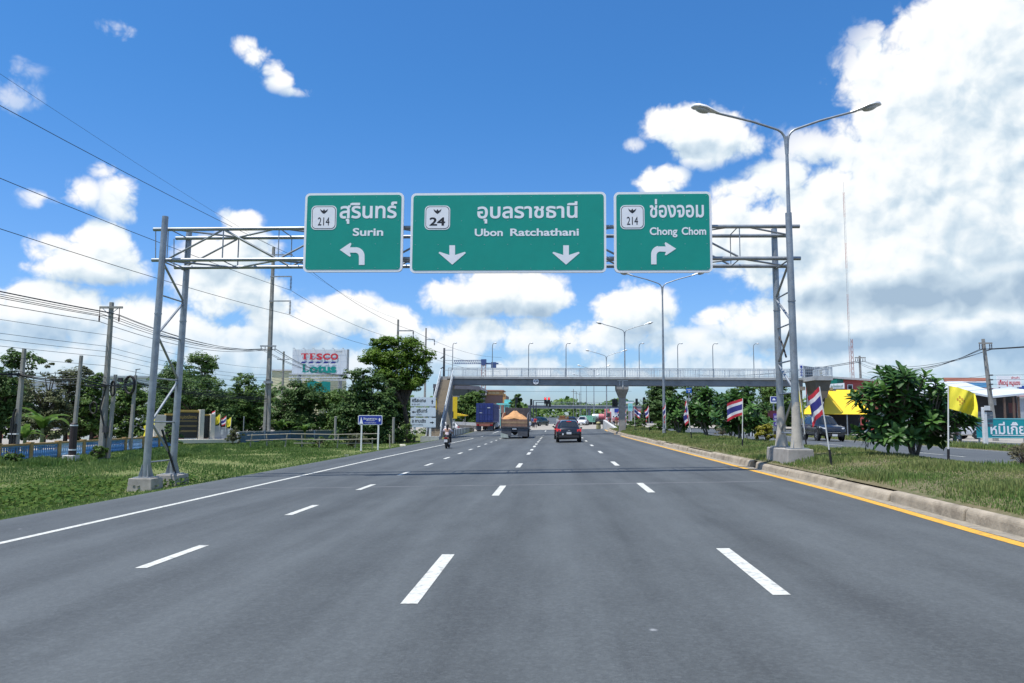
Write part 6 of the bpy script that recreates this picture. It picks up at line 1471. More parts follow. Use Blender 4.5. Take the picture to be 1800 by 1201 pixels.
# ---- container lorry
X0, Y0 = -9.35, 109.0; zb = rz(X0)+rise(109); t = thing('container_truck', 'lorry carrying a tall blue shipping container seen from behind', 'truck', (X0, Y0, zb))
cblue = mat('container_blue', (.025, .045, .20), .55, 0, .15, 1.5, dirt=((.12, .10, .10), .35, 2)); cdk = mat('container_dark', (.012, .02, .09), .6, 0, .1)
cont = LB('container', cblue, lambda m: m.box2((-1.22, 0, 1.25), (1.22, 12.2, 3.95)))
for sd in (-1, 1):
    d_ = LB('container_door', cblue, lambda m: m.box2((min(sd*.03, sd*1.16), -.05, 1.33), (max(sd*.03, sd*1.16), -.003, 3.88)), cont)
    for k in range(3): LB('door_shade_band', cdk, lambda m: m.box2((min(sd*.08, sd*1.12), -.056, 1.45+.83*k), (max(sd*.08, sd*1.12), -.051, 1.52+.83*k)), cont)  # dark raised strips stand in for shade in the door recesses
    for q in (.32, .82): LB('lock_rod', mat('lock_rod_blue', (.06, .09, .26), .5), lambda m: m.tube([(sd*q, -.09, 1.35), (sd*q, -.09, 3.86)], .028, 6), cont)
    LB('door_marking', plate_m, lambda m: m.box2((sd*.55-.22, -.06, 3.25 if sd > 0 else 2.55), (sd*.55+.24, -.057, 3.36 if sd > 0 else 2.62)), cont)
mb = MB()
for k in range(40): MB
LB('side_corrugation', cblue, lambda m: [m.box2((1.22, .25+.3*k, 1.4), (1.25, .40+.3*k, 3.8)) for k in range(39)] and None, cont)
LB('chassis', mat('trailer_rust', (.20, .10, .07), .8, 0, .3, 2), lambda m: m.box2((-.5, .1, .8), (.5, 12, 1.22)).box2((-1.22, -.06, .98), (1.22, .1, 1.22)))
LB('tail_frame', mat('trailer_red', (.36, .13, .09), .8, 0, .3, 3), lambda m: m.box2((-.75, -.09, .72), (.75, -.02, 1.0)))
for sd in (-1, 1):
    LB('tail_light', tail_off, lambda m: m.box2((sd*.8, -.1, .78), (sd*1.16, -.05, .95))); LB('mud_flap', flap, lambda m: m.box2((min(sd*.5, sd*1.2), -.0, .15), (max(sd*.5, sd*1.2), .03, .72)))
truck_wheels(t, (1.2, 2.5, 11.2, 14.6))
LB('cab', mat('cab_white', (.6, .62, .64), .4, 0, .06), lambda m: m.box2((-1.22, 12.6, .7), (1.22, 15.4, 3.3)), bevel=.1)
LB('fuel_tank', alu, lambda m: m.lathe([(.34, -.9), (.36, -.85), (.36, .85), (.34, .9)], (1.05, 9.6, .85), 14, 'Y')); LB('mirror', black, lambda m: m.box2((1.4, 14.6, 2.0), (1.62, 14.75, 2.7)).bar((1.2, 14.7, 2.6), (1.5, 14.7, 2.6), .04, .04))
# ------------------------------------------------------------------ people and scooters
def skin_mesh(name, pts, edges, m, parent, sub=2):
    me = bpy.data.meshes.new(name); me.from_pydata([p[:3] for p in pts], edges, [])
    o = bpy.data.objects.new(name, me); COL.objects.link(o)
    md = o.modifiers.new('skin', 'SKIN'); sk = me.skin_vertices[0].data if me.skin_vertices else None
    if sk is None:
        bpy.context.view_layer.objects.active = o; o.data.update(); sk = me.attributes and me.skin_vertices.new().data if hasattr(me.skin_vertices, 'new') else me.skin_vertices[0].data
    for i, p in enumerate(pts): sk[i].radius = (p[3], p[4] if len(p) > 4 else p[3]); sk[i].use_root = (i == 0)
    md.use_smooth_shade = True; ss = o.modifiers.new('sub', 'SUBSURF'); ss.levels = sub; ss.render_levels = sub
    dg = bpy.context.evaluated_depsgraph_get(); m2 = bpy.data.meshes.new_from_object(o.evaluated_get(dg)); m2.name = name
    o.modifiers.clear(); o.data = m2; m2.materials.clear(); m2.materials.append(m); o.parent = parent; ROOT[o.name] = Vector((0, 0, 0))
    return o
SKIN = mat('skin', (.36, .20, .13), .6, 0, .08); HAIR = mat('hair_black', (.012, .010, .010), .5, 0, .2)
def person(label, loc, rotz, pose, shirt, trousers, group=None, helmet=None, ponytail=False, sc=1.0, sub=2):
    """pose: dict of joints (metres); one continuous body, clothes and hair as its children"""
    J = pose; t = thing('person', label, 'person', loc, group, rotz); t.scale = (sc,)*3
    n = ['pel', 'wst', 'chs', 'nck', 'hd0', 'hd1', 'shL', 'elL', 'haL', 'fiL', 'shR', 'elR', 'haR', 'fiR', 'hpL', 'knL', 'anL', 'toL', 'hpR', 'knR', 'anR', 'toR']
    r = {'pel': (.13, .10), 'wst': (.12, .09), 'chs': (.15, .10), 'nck': (.055, .055), 'hd0': (.075, .085), 'hd1': (.078, .09), 'sh': (.06,), 'el': (.042,), 'ha': (.03,), 'fi': (.022,), 'hp': (.09,), 'kn': (.058,), 'an': (.04,), 'to': (.035,)}
    pts = [tuple(J[k])+(r.get(k) or r[k[:2]]) for k in n]; ix = {k: i for i, k in enumerate(n)}
    E = [('pel', 'wst'), ('wst', 'chs'), ('chs', 'nck'), ('nck', 'hd0'), ('hd0', 'hd1')]+[x for s in 'LR' for x in (('chs', 'sh'+s), ('sh'+s, 'el'+s), ('el'+s, 'ha'+s), ('ha'+s, 'fi'+s), ('pel', 'hp'+s), ('hp'+s, 'kn'+s), ('kn'+s, 'an'+s), ('an'+s, 'to'+s))]
    b = skin_mesh('body', pts, [(ix[a], ix[c]) for a, c in E], SKIN, t, sub)
    # face
    hd = Vector(J['hd0']).lerp(Vector(J['hd1']), .4); fw = Vector((0, 1, 0))
    MB().sphere(hd+fw*.095+Vector((0, 0, -.01)), .018, 6, 4, (.8, 1, 1.4)).build('nose', SKIN, b, smooth=80, local=True)
    for s in (-1, 1):
        MB().sphere(hd+fw*.08+Vector((s*.032, 0, .02)), .012, 6, 4).build('eye', HAIR, b, local=True); MB().sphere(hd+Vector((s*.08, 0, .0)), .022, 6, 4, (.4, .8, 1.3)).build('ear', SKIN, b, smooth=80, local=True)
    MB().sphere(hd+fw*.078+Vector((0, 0, -.045)), .018, 6, 4, (1.4, .5, .4)).build('mouth', mat('lips', (.3, .1, .09), .6), b, local=True)
    for s in 'LR':      # fingers
        h = Vector(J['fi'+s]); d = (Vector(J['fi'+s])-Vector(J['ha'+s])).normalized(); sd = d.cross(Vector((0, 0, 1))); sd = sd.normalized() if sd.length > .1 else Vector((1, 0, 0))
        mb = MB()
        for q in range(4): o_ = h+sd*(.018*(q-1.5)); mb.tube([tuple(o_), tuple(o_+d*.035+Vector((0, 0, -.01))), tuple(o_+d*.045+Vector((0, 0, -.035)))], [.009, .008, .006], 5)
        o_ = h-d*.03+sd*.03; mb.tube([tuple(o_), tuple(o_+sd*.015+d*.03), tuple(o_+d*.05)], [.011, .009, .007], 5); mb.build('hand', SKIN, b, smooth=70, local=True)
    k1 = 1.22
    sn = ['wst', 'chs', 'shL', 'eaL', 'shR', 'eaR', 'hem', 'col']; Q = dict(J)
    for s in 'LR': Q['ea'+s] = tuple(Vector(J['sh'+s]).lerp(Vector(J['el'+s]), .8))
    Q['hem'] = tuple(Vector(J['pel'])+Vector((0, 0, .02))); Q['col'] = tuple(Vector(J['chs']).lerp(Vector(J['nck']), .75))
    rr_ = {'wst': (.145, .115), 'chs': (.175, .125), 'sh': (.085,), 'ea': (.068,), 'hem': (.16, .13), 'col': (.075, .07)}
    pts = [tuple(Q[k])+(rr_.get(k) or rr_[k[:2]]) for k in sn]; ix = {k: i for i, k in enumerate(sn)}
    skin_mesh('shirt', pts, [(ix[a], ix[c]) for a, c in (('wst', 'chs'), ('chs', 'shL'), ('shL', 'eaL'), ('chs', 'shR'), ('shR', 'eaR'), ('wst', 'hem'), ('chs', 'col'))], shirt, t, sub)
    tn = ['pel', 'hpL', 'knL', 'caL', 'hpR', 'knR', 'caR', 'bel']; 
    for s in 'LR': Q['ca'+s] = tuple(Vector(J['kn'+s]).lerp(Vector(J['an'+s]), .85))
    Q['bel'] = tuple(Vector(J['pel']).lerp(Vector(J['wst']), .45)); rr_ = {'pel': (.155, .125), 'hp': (.105,), 'kn': (.075,), 'ca': (.062,), 'bel': (.14, .11)}
    pts = [tuple(Q[k])+(rr_.get(k) or rr_[k[:2]]) for k in tn]; ix = {k: i for i, k in enumerate(tn)}
    skin_mesh('trousers', pts, [(ix[a], ix[c]) for a, c in (('pel', 'hpL'), ('hpL', 'knL'), ('knL', 'caL'), ('pel', 'hpR'), ('hpR', 'knR'), ('knR', 'caR'), ('pel', 'bel'))], trousers, t, sub)
    for s in 'LR': v = Vector(J['an'+s]).lerp(Vector(J['to'+s]), .55); MB().sphere(v+Vector((0, 0, -.015)), .06, 10, 6, (.75, 1.9, .75)).build('shoe', black, t, smooth=80, local=True)
    top = Vector(J['hd1'])
    if helmet: MB().sphere(top+Vector((0, -.01, -.03)), .135, 14, 9, (.92, 1.08, 1)).build('helmet', helmet, t, smooth=80, local=True)
    else: MB().sphere(top+Vector((0, -.025, -.015)), .112, 14, 9, (.92, 1.0, 1.05)).build('hair', HAIR, t, smooth=80, local=True)
    if ponytail: MB().tube([tuple(top+Vector((0, -.12, -.06))), tuple(top+Vector((0, -.15, -.2))), tuple(top+Vector((.01, -.13, -.36)))], [.04, .05, .02], 8).build('ponytail', HAIR, t, smooth=70, local=True)
    return t
def ride(seat=.78):
    J = dict(pel=(0, 0, seat+.10), wst=(0, .02, seat+.26), chs=(0, .07, seat+.46), nck=(0, .11, seat+.60), hd0=(0, .13, seat+.68), hd1=(0, .135, seat+.77))
    for s, k in ((-1, 'L'), (1, 'R')):
        J.update({'sh'+k: (s*.19, .08, seat+.52), 'el'+k: (s*.29, .22, seat+.31), 'ha'+k: (s*.31, .47, seat+.24), 'fi'+k: (s*.31, .54, seat+.235), 'hp'+k: (s*.10, .05, seat+.08), 'kn'+k: (s*.17, .42, seat+.02), 'an'+k: (s*.16, .36, seat-.42), 'to'+k: (s*.16, .52, seat-.46)})
    return J
def stand(arm=.0):
    J = dict(pel=(0, 0, .92), wst=(0, .0, 1.08), chs=(0, .01, 1.30), nck=(0, .02, 1.46), hd0=(0, .035, 1.54), hd1=(0, .04, 1.62))
    for s, k in ((-1, 'L'), (1, 'R')):
        J.update({'sh'+k: (s*.19, .01, 1.38), 'el'+k: (s*.24, .02+arm*.2, 1.10), 'ha'+k: (s*.24, .10+arm*.3, .88+arm*.15), 'fi'+k: (s*.24, .13+arm*.33, .82+arm*.15), 'hp'+k: (s*.10, 0, .88), 'kn'+k: (s*.12, .03+.05*s, .48), 'an'+k: (s*.13, .0+.06*s, .08), 'to'+k: (s*.14, .15+.06*s, .035)})
    return J
def scooter(label, loc, rotz, paint, box=None, group=None):
    t = thing('scooter', label, 'scooter', loc, group, rotz)
    for y, nm in ((-.45, 'rear_wheel'), (.82, 'front_wheel')):
        o = MB().lathe([(.19, -.05), (.26, -.055), (.285, 0), (.26, .055), (.19, .05)], (0, y, .285), 20, 'X').build(nm, rubber, t, smooth=40, local=True)
        mb = MB().lathe([(.19, -.03), (.17, -.03), (.17, .03), (.19, .03)], (0, y, .285), 16, 'X'); mb.build('rim', rim_m, o, local=True)
    st = [(-.75, .05, .60, .66, .74, .05), (-.62, .12, .50, .62, .76, .10), (-.3, .17, .42, .58, .74, .14), (.05, .17, .34, .5, .66, .14), (.22, .15, .30, .38, .42, .12), (.45, .15, .30, .36, .40, .12)]
    Loft(st).body(MB()).build('body', paint, t, smooth=50, local=True)
    MB().add([(-.19, .62, .35), (.19, .62, .35), (.17, .58, .95), (-.17, .58, .95), (-.19, .70, .35), (.19, .70, .35), (.17, .66, .95), (-.17, .66, .95)], [(0, 1, 2, 3), (7, 6, 5, 4), (0, 4, 5, 1), (1, 5, 6, 2), (2, 6, 7, 3), (3, 7, 4, 0)]).build('leg_shield', paint, t, local=True, bevel=.02)
    MB().sphere((0, -.22, .77), .17, 12, 6, (.95, 2.5, .42)).build('seat', black, t, smooth=80, local=True)
    MB().tube([(0, .82, .29), (0, .72, .6), (0, .60, 1.0)], .03, 8).build('fork', galv_dull, t, local=True); MB().tube([(-.34, .50, 1.02), (-.15, .58, 1.02), (.15, .58, 1.02), (.34, .50, 1.02)], .018, 8).build('handlebar', black, t, local=True)
    for s in (-1, 1):
        MB().tube([(s*.26, .52, 1.02), (s*.30, .52, 1.18)], .008, 5).sphere((s*.31, .52, 1.22), .06, 8, 6, (1, .25, .75)).build('mirror', black, t, smooth=70, local=True)
        MB().sphere((s*.13, -.68, .66), .035, 8, 5).build('indicator', mat('indicator_amber', (.6, .2, .02), .3), t, local=True)
    MB().box((0, -.76, .68), (.16, .04, .07)).build('tail_light', tail_off, t, local=True); MB().box((0, -.79, .50), (.21, .012, .17)).build('number_plate', plate_m, t, local=True)
    MB().box((0, -.74, .42), (.17, .03, .3)).build('rear_fender', black, t, local=True); MB().tube([(.16, .0, .28), (.2, -.3, .27), (.21, -.62, .33)], [.03, .05, .055], 8).build('exhaust', galv_dull, t, smooth=50, local=True)
    if box: MB().box((0, -.62, 1.02), (.5, .45, .45)).build('delivery_box', box, t, local=True, bevel=.04)
    return t
pinkish = mat('shirt_pale_pink', (.62, .52, .53), .85, 0, .1, 8); blacktr = mat('trousers_black', (.018, .018, .022), .85, 0, .15); creamsh = mat('shirt_cream', (.62, .54, .40), .85, 0, .1, 8)
X0, Y0 = -6.66, 48.9; z0 = rz(X0)
scooter('black scooter ridden along the left edge line', (X0, Y0+.8, z0), 0, mat('scooter_black', (.02, .02, .024), .3, 0, .1))
person('person in a pale shirt and black trousers riding the black scooter', (X0, Y0+.62, z0), 0, ride(.74), pinkish, blacktr, 'people on scooters', None, True, .97)
p = at(929.5, 749.5, 103); z0 = rz(p.x)+rise(103)
scooter('white scooter with a pale rear box right of the dump truck', (p.x, 103.6, z0), .1, whitep, mat('box_white', (.66, .66, .66), .5)); person('person in a cream shirt riding the white scooter by the dump truck', (p.x, 103.5, z0), .1, ride(.80), creamsh, blacktr, 'people on scooters', HAIR)

# ------------------------------------------------------------------ right side
mg2 = 'flags along the median'
def mflag(label, px, py, h, lean, w, hg, kind, seed, **k):
    # ground point under the foot of the pole
    Y = 20
    for _ in range(30):
        q = at(px, py, Y); dz = q.z-gz(q.x, min(Y, 108)); Y = max(8, Y*(CAM_H-gz(q.x, min(Y, 108)))/max(.05, CAM_H-q.z)*.5+Y*.5)
    q = at(px, py, Y); return flag(label, (q.x, Y, gz(q.x, min(Y, 108))), h, lean, w, hg, kind, seed, group=mg2, **k)
mflag('Thai flag on the leaning pole in front of the dark grey SUV', 1462, 817, 2.15, -.26, .52, .74, 't', 3, ang=.5, droop=.85, fold=1.5)
mflag('narrow furled yellow flag just right of the gantry legs', 1418, 786, 2.9, -.28, .9, 1.1, 'y', 4, ang=1.2, droop=1.3, side=1)
mflag('Thai flag spread wide by the wind on the median', 1305, 789, 2.12, .06, .70, .70, 't', 11, ang=.15, droop=.40, fold=.9)
mflag('half-furled Thai flag on a leaning pole between the plumeria shrubs', 1216, 773, 2.45, -.28, .8, 1.0, 't', 6, ang=1.1, droop=1.25)
mflag('drooping Thai flag beside the second tall median lamp', 1170.5, 764.5, 2.55, .0, .75, 1.0, 't', 7, ang=.8, droop=1.2)
mflag('wind-curled Thai flag in front of the dark low bush', 1141.5, 760, 2.5, -.05, .8, .9, 't', 8, ang=.8, droop=.95)
mflag('Thai flag in front of the dark rounded bush', 1116.5, 757, 2.6, -.1, .95, .85, 't', 9, ang=.3, droop=.7, side=1)
mflag('Thai flag just right of the footbridge column', 1101, 754.5, 2.4, .0, .8, 1.0, 't', 10, ang=.9, droop=1.2)
mflag('Thai flag just left of the footbridge column', 1088, 752.5, 2.4, .0, .8, 1.0, 't', 12, ang=.9, droop=1.2)
mflag('big yellow flag with a brown emblem blown to the right', 1667, 816, 2.05, .10, .70, .60, 'y', 14, ang=-.35, droop=.36, side=1, fold=1.9)
mflag('bare striped flagpole beside the wide Thai flag', 1313, 772, 1.6, .0, .12, .3, 't', 15, ang=1.2, droop=1.3)
# white post with plates, louvred panels, teal noodle banner
Y = 46.6; p = at(1733, 786, Y); zb = gz(p.x, Y)
t = thing('sign_post', 'white square post with a small white plate and grey louvred panels', 'sign post', (p.x, Y, zb))
tp = at(1733, 716, Y).z; MB().box2((p.x-.11, Y-.11, zb-.2), (p.x+.11, Y+.11, tp)).build('post', white, t, bevel=.02); MB().box2((p.x-.13, Y-.13, zb-.2), (p.x+.13, Y+.13, zb+.12)).build('post_foot', sblack, t)
a, b = at(1728, 713.5, Y), at(1738.5, 721.5, Y); MB().box2((a.x, Y-.14, b.z), (b.x, Y-.12, a.z)).build('plate', white, t); MB().box2((a.x, Y-.13, b.z-.1), (b.x+.1, Y-.11, b.z-.02)).build('plate_rail', sblack, t)
lv_m = mat('louvre_grey', (.12, .16, .20), .6, 0, .2, 2)
for sd, x0, x1 in ((-1, 1716, 1731), (1, 1736, 1749)):
    for k in range(4):
        a, b = at(x0, 723.5+7*k, Y), at(x1, 729.6+7*k, Y); MB().box2((a.x, Y+.2-.04*(k % 2), b.z), (b.x, Y+.26, a.z)).build('louvre', lv_m, t)
Y = 58.0; a, b = at(1716, 735, Y), at(1800, 771, Y); x1 = a.x+7.0
teal_b = mat('banner_teal', (.0, .30, .33), .5, 0, .08, .7)
t = thing('noodle_banner', 'long teal banner with white Thai letters at the right edge', 'banner', (a.x+2, Y, .3))
MB().box2((a.x, Y, b.z), (x1, Y+.06, a.z)).build('cloth', teal_b, t)
mb = MB()
for z0, z1 in ((b.z+.02, b.z+.07), (a.z-.07, a.z-.02)): MB().box2((a.x, Y-.012, z0), (x1, Y-.002, z1)).build('border_strip', mat('banner_edge', (.3, .6, .62), .5), t)
zb_, zt_ = at(1760, 763, Y).z, at(1760, 749, Y).z; x0 = at(1741, 756, Y).x; xm = at(1799, 756, Y).x
lettering(MB(), 'หมี่เกี๊ยว', x0, x0+(xm-x0)*1.28, zb_, zt_, Y-.015, 'บ', .02).build('lettering', swhite, t)
zz = at(1760, 765.3, Y).z; MB().box2((x0+.1, Y-.014, zz-.03), (x1-.3, Y-.004, zz+.02)).build('underline', swhite, t)
for xx in (a.x+.2, a.x+3.4, x1-.2): MB().box2((xx-.05, Y+.062, .0), (xx+.05, Y+.16, a.z)).build('post', galv_dull, t)
# utility poles and wires on the right
ur = 'concrete utility poles on the right'
Y = 64.0; b0_, t0_ = at(1748, 745, Y), at(1728, 596, Y); zg = gz(b0_.x, Y)
t = thing('utility_pole', 'leaning concrete pole with a crossarm behind the yellow flag', 'utility pole', (b0_.x, Y, zg), ur)
cpole(MB(), b0_.x+.05, Y, zg-.3, t0_.x, t0_.z, .36, .2).build('shaft', pole_conc, t)
c = at(1730, 604, Y); MB().box2((c.x-.55, Y-.28, c.z-.06), (c.x+.5, Y-.18, c.z+.06)).build('crossarm', pole_conc, t)
for dx in (-.5, -.3, .3, .45): MB().lathe([(.02, -.5), (.05, -.4), (.03, -.3), (.05, -.2), (.03, -.1), (.02, 0)], (c.x+dx, Y-.23, c.z), 7).build('insulator', insul, t)
for py in (660, 668, 676, 684): q = at(1739, py, Y); MB().box2((q.x-.1, Y-.34, q.z-.05), (q.x+.12, Y-.16, q.z+.05)).build('rack_insulator', insul, t)
c2 = at(1511, 629, 125); t = thing('utility_pole', 'distant concrete pole with a crossarm above the red building', 'utility pole', (at(1515, 700, 125).x, 125, .7), ur)
cpole(MB(), at(1515, 700, 125).x, 125, .3, c2.x, c2.z+.3, .42, .26).build('shaft', pole_conc, t); MB().box2((c2.x-.85, 124.7, c2.z-.1), (c2.x+.85, 124.82, c2.z+.06)).build('crossarm', pole_conc, t)
for dx in (-.75, -.4, .4, .75): MB().lathe([(.03, -.6), (.07, -.4), (.03, -.2), (.02, 0)], (c2.x+dx, 124.76, c2.z), 7).build('insulator', insul, t)
G5 = 'wires between the right-hand poles'
for i, (dx, dz) in enumerate(((-.5, -.5), (-.3, -.5), (.3, -.5), (.45, -.5))):
    wire('sagging black wire between the two concrete poles on the right', [(c2.x-14+dx, 190, c2.z+1), (c2.x+dx*1.6, 124.7, c2.z-.6), (c.x+dx, Y-.23, c.z+dz), (c.x+12+dx, Y-18, c.z+.5)], G5, .024, [1.0, 1.9-.25*i, .35])
for i, py in enumerate((660, 668, 676, 684)):
    q = at(1737, py, Y); wire('thin lower wire on the leaning right-hand pole', [(c2.x-.3, 124.6, c2.z-2.2-.45*i), (q.x-.05, Y-.3, q.z), (q.x+12, Y-12, q.z+.6)], 'lower wires on the right-hand poles', .012, [.9, .3])
# tall thin radio mast far off
Y = 300; b_, t_ = at(1498, 690, Y), at(1483, 338, Y); xm = at(1490, 520, Y).x
t = thing('radio_mast', 'very tall thin red and white radio mast in front of the clouds', 'mast', (xm, Y, .5)); mred = mat('mast_red', (.46, .20, .18), .6); mpale = mat('mast_pale', (.52, .53, .56), .6)
zs = [.5+(t_.z-.5)*k/9 for k in range(10)]
for k in range(9):
    mb = MB()
    for s in (-1, 1): mb.tube([(xm+s*.28, Y, zs[k]), (xm+s*.28, Y, zs[k+1])], .045, 5)
    mb.tube([(xm, Y+.45, zs[k]), (xm, Y+.45, zs[k+1])], .045, 5)
    n = 6
    for j in range(n): z0 = zs[k]+(zs[k+1]-zs[k])*j/n; z1 = zs[k]+(zs[k+1]-zs[k])*(j+1)/n; mb.bar((xm-.28, Y, z0), (xm+.28, Y, z1), .03, .03)
    mb.build('mast_section', mred if k % 2 == 0 else mpale, t)
MB().tube([(xm, Y, t_.z), (xm, Y, t_.z+4)], .05, 5).build('tip', mpale, t)
for px, py0, py1, Y_, lb in ((1497, 596, 690, 290, 'short red lattice mast above the red building'),):
    a, b = at(px, py0, Y_), at(px, py1, Y_); t = thing('lattice_mast', lb, 'mast', (a.x, Y_, b.z)); mb = MB()
    for s in (-1, 1): mb.bar((a.x+s*.5, Y_, .5), (a.x+s*.3, Y_, a.z), .14, .14)
    for j in range(16): z0 = .5+(a.z-.5)*j/16; z1 = .5+(a.z-.5)*(j+1)/16; mb.bar((a.x-.45, Y_, z0), (a.x+.45, Y_, z1), .08, .08); mb.bar((a.x+.45, Y_, z0), (a.x-.45, Y_, z1), .08, .08)
    mb.build('lattice', mred, t)
# red and green shop building with baskets
Y = 105.0; zf = .65
def S105(px, py): q = at(px, py, Y); return q.x, q.z
redw = mat('red_wall', (.46, .10, .09), .7, 0, .1, .4); greenw = mat('green_fascia', (.0, .17, .12), .5, 0, .08, .5); shopw = mat('shop_white', (.55, .56, .55), .7, 0, .12, .6); dark_in = mat('interior_shade_paint', (.035, .035, .04), .8, 0, .4, .8)  # dark_in: near-black colour painted in for shade inside the open shops
t = thing('shop_building', 'red shop building with a dark green fascia beyond the far lanes', 'building', (S105(1500, 700)[0], Y, zf))
(xa, za), (xb, zb_) = S105(1433, 660), S105(1540, 672); MB().box2((xa, Y+.3, zf-.3), (xb+4, Y+4, za-.6)).build('wall', redw, t)
MB().add([(xa-.3, Y-.3, za), (xb+4.3, Y-.3, zb_+.1), (xb+4.3, Y+4, zb_+.1), (xa-.3, Y+4, za), (xa-.3, Y-.3, za-.25), (xb+4.3, Y-.3, zb_-.15), (xb+4.3, Y+4, zb_-.15), (xa-.3, Y+4, za-.25)], [(0, 1, 2, 3), (7, 6, 5, 4), (0, 4, 5, 1), (1, 5, 6, 2), (2, 6, 7, 3), (3, 7, 4, 0)]).build('roof', mat('roof_edge', (.55, .54, .52), .6), t)
for k in range(8): x = xa+.2+k*.42; MB().box2((x, Y+.22, za-1.35), (x+.16, Y+.29, za-.3)).build('rib', redw, t)
a = S105(1429, 672); b = S105(1469, 693); c_ = S105(1483, 667)
MB().add([(a[0], Y+.05, b[1]), (b[0], Y-.6, b[1]), (b[0], Y-.6, c_[1]), (a[0], Y+.05, a[1]-.1), (c_[0], Y+.1, b[1]), (c_[0], Y+.1, c_[1]), (a[0], Y+.25, b[1]), (a[0], Y+.25, a[1]-.1)], [(0, 1, 2, 3), (1, 4, 5, 2), (6, 0, 3, 7), (3, 2, 5, 7), (0, 6, 4, 1)]).build('fascia', greenw, t)
q0, q1 = S105(1447, 681), S105(1462, 675); O = Vector((a[0], Y+.03, 0)); U = (Vector((b[0], Y-.62, 0))-O).normalized()
MB().plate([O+U*2.0+Vector((0, -.03, q0[1]-.2)), O+U*3.9+Vector((0, -.03, q0[1]-.2)), O+U*3.9+Vector((0, -.03, q1[1]+.1)), O+U*2.0+Vector((0, -.03, q1[1]-.05))], (0, -1, 0), .02).build('name_board', swhite, t)
lettering(MB(), 'ร้านอาหาร', .5, 1.7, q0[1]-.05, q0[1]+.3, 0, 'บ', .02, O+Vector((0, -.05, 0)), U, Vector((0, 0, 1))).build('lettering', swhite, t)
lettering(MB(), 'อะไหล่ยนต์', 2.2, 3.7, q0[1]-.02, q0[1]+.22, 0, 'บ', .02, O+Vector((0, -.07, 0)), U, Vector((0, 0, 1))).build('lettering', greenw, t)
a, b = S105(1492, 677), S105(1499, 684); w = MB().box2((a[0]-.1, Y+.22, b[1]-.1), (b[0]+.1, Y+.29, a[1]+.1)).build('window', swhite, t); MB().box2((a[0], Y+.2, b[1]), (b[0], Y+.215, a[1])).build('pane', cglass, w)
a, b = S105(1521, 682), S105(1528, 687); MB().box2((a[0], Y-.1, b[1]), (b[0], Y+.29, a[1])).build('air_conditioner', swhite, t)
a, b = S105(1484, 688), S105(1532, 693); MB().box2((a[0], Y+.1, b[1]), (b[0], Y+.29, a[1]-.05)).build('salmon_band', mat('salmon_paint', (.55, .22, .16), .6), t)
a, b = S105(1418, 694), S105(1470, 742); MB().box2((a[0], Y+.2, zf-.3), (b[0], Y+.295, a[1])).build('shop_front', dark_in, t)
for i in range(6):
    for j in range(2):
        x = a[0]+.7+i*.62; z = a[1]-.35-j*.75
        if j and i > 3: continue
        MB().lathe([(.12, -.28), (.2, -.1), (.22, .1), (.12, .2)], (x, Y-.1, z), 10).build('hanging_basket', swhite, t, smooth=50)
a, b = S105(1415, 714), S105(1442, 716.5); MB().box2((a[0], Y-.6, b[1]), (b[0], Y+.1, a[1])).build('shelf_awning', shopw, t)
# grey back of a billboard above the building
Y = 100.0; a, b = at(1410, 642.5, Y), at(1456, 664, Y)
t = thing('billboard', 'grey lattice back of a billboard beyond the footbridge end', 'billboard', ((a.x+b.x)/2, Y, .6)); lat = mat('lattice_grey', (.30, .34, .38), .6, .1, .15, 2)
MB().add([(a.x, Y+.2, b.z), (b.x, Y+.2, b.z), (b.x, Y+.2, a.z-.45), (a.x, Y+.2, a.z), (a.x, Y+.3, b.z), (b.x, Y+.3, b.z), (b.x, Y+.3, a.z-.45), (a.x, Y+.3, a.z)], [(0, 1, 2, 3), (7, 6, 5, 4), (0, 4, 5, 1), (1, 5, 6, 2), (2, 6, 7, 3), (3, 7, 4, 0)]).build('panel_back', mat('panel_back_grey', (.22, .26, .30), .7, 0, .2, 2), t)
mb = MB()
for k in range(13): x = a.x+(b.x-a.x)*k/12; mb.bar((x, Y+.1, b.z-.3), (x, Y+.1, a.z-.45*k/12), .07, .07)
for k in range(4): z = b.z+(a.z-.45-b.z)*k/3; mb.bar((a.x-.1, Y+.02, z), (b.x+.1, Y+.02, z), .07, .07)
mb.build('lattice', lat, t)
for x in (a.x+.8, b.x-.8): MB().box2((x-.15, Y+.35, .2), (x+.15, Y+.6, b.z+.5)).build('column', galv_dull, t)
p0, p1 = at(1405, 641, 99), at(1411, 661, 99); mb = MB()
v_ = MB().box2((p0.x, 99, p1.z), (p1.x+.1, 99.15, p0.z)).build('side_sign', swhite, t)
for k in range(4): z = p0.z-.28-.36*k; MB().lathe([(.14, 0), (.15, .02)], ((p0.x+p1.x)/2+.05, 98.97, z), 12, 'Y').build('blue_letter', sblue, v_)
# yellow canopy
Y = 82.0; a, b = at(1453, 693, Y), at(1532, 728.5, Y); zb_ = b.z
t = thing('yellow_canopy', 'large bright yellow shop canopy behind the nearest plumeria shrub', 'canopy', ((a.x+b.x)/2, Y, .5))
def quad_slab(nm, pts, m, th=.06): MB().plate(pts, (0, -.7, .7), th).build(nm, m, t)
bl_ = at(1447, 728.5, Y)
quad_slab('awning', [(bl_.x, Y, zb_), (b.x, Y, zb_), (b.x, Y+3.5, a.z+.6), (a.x+1.2, Y+3.5, a.z+.6)], yellow_m)
w_ = at(1413, 728.5, Y); quad_slab('side_awning', [(w_.x, Y, zb_-.02), (bl_.x-.02, Y, zb_-.02), (a.x+.2, Y+3.4, a.z-.2), (w_.x+1.2, Y+3.4, zb_+.5)], yellow_m)
mb = MB()
for x in (w_.x+.1, bl_.x, (bl_.x+b.x)/2, b.x-.2): MB().box2((x-.05, Y+.05, .3), (x+.05, Y+.15, zb_)).build('post', galv_dull, t)
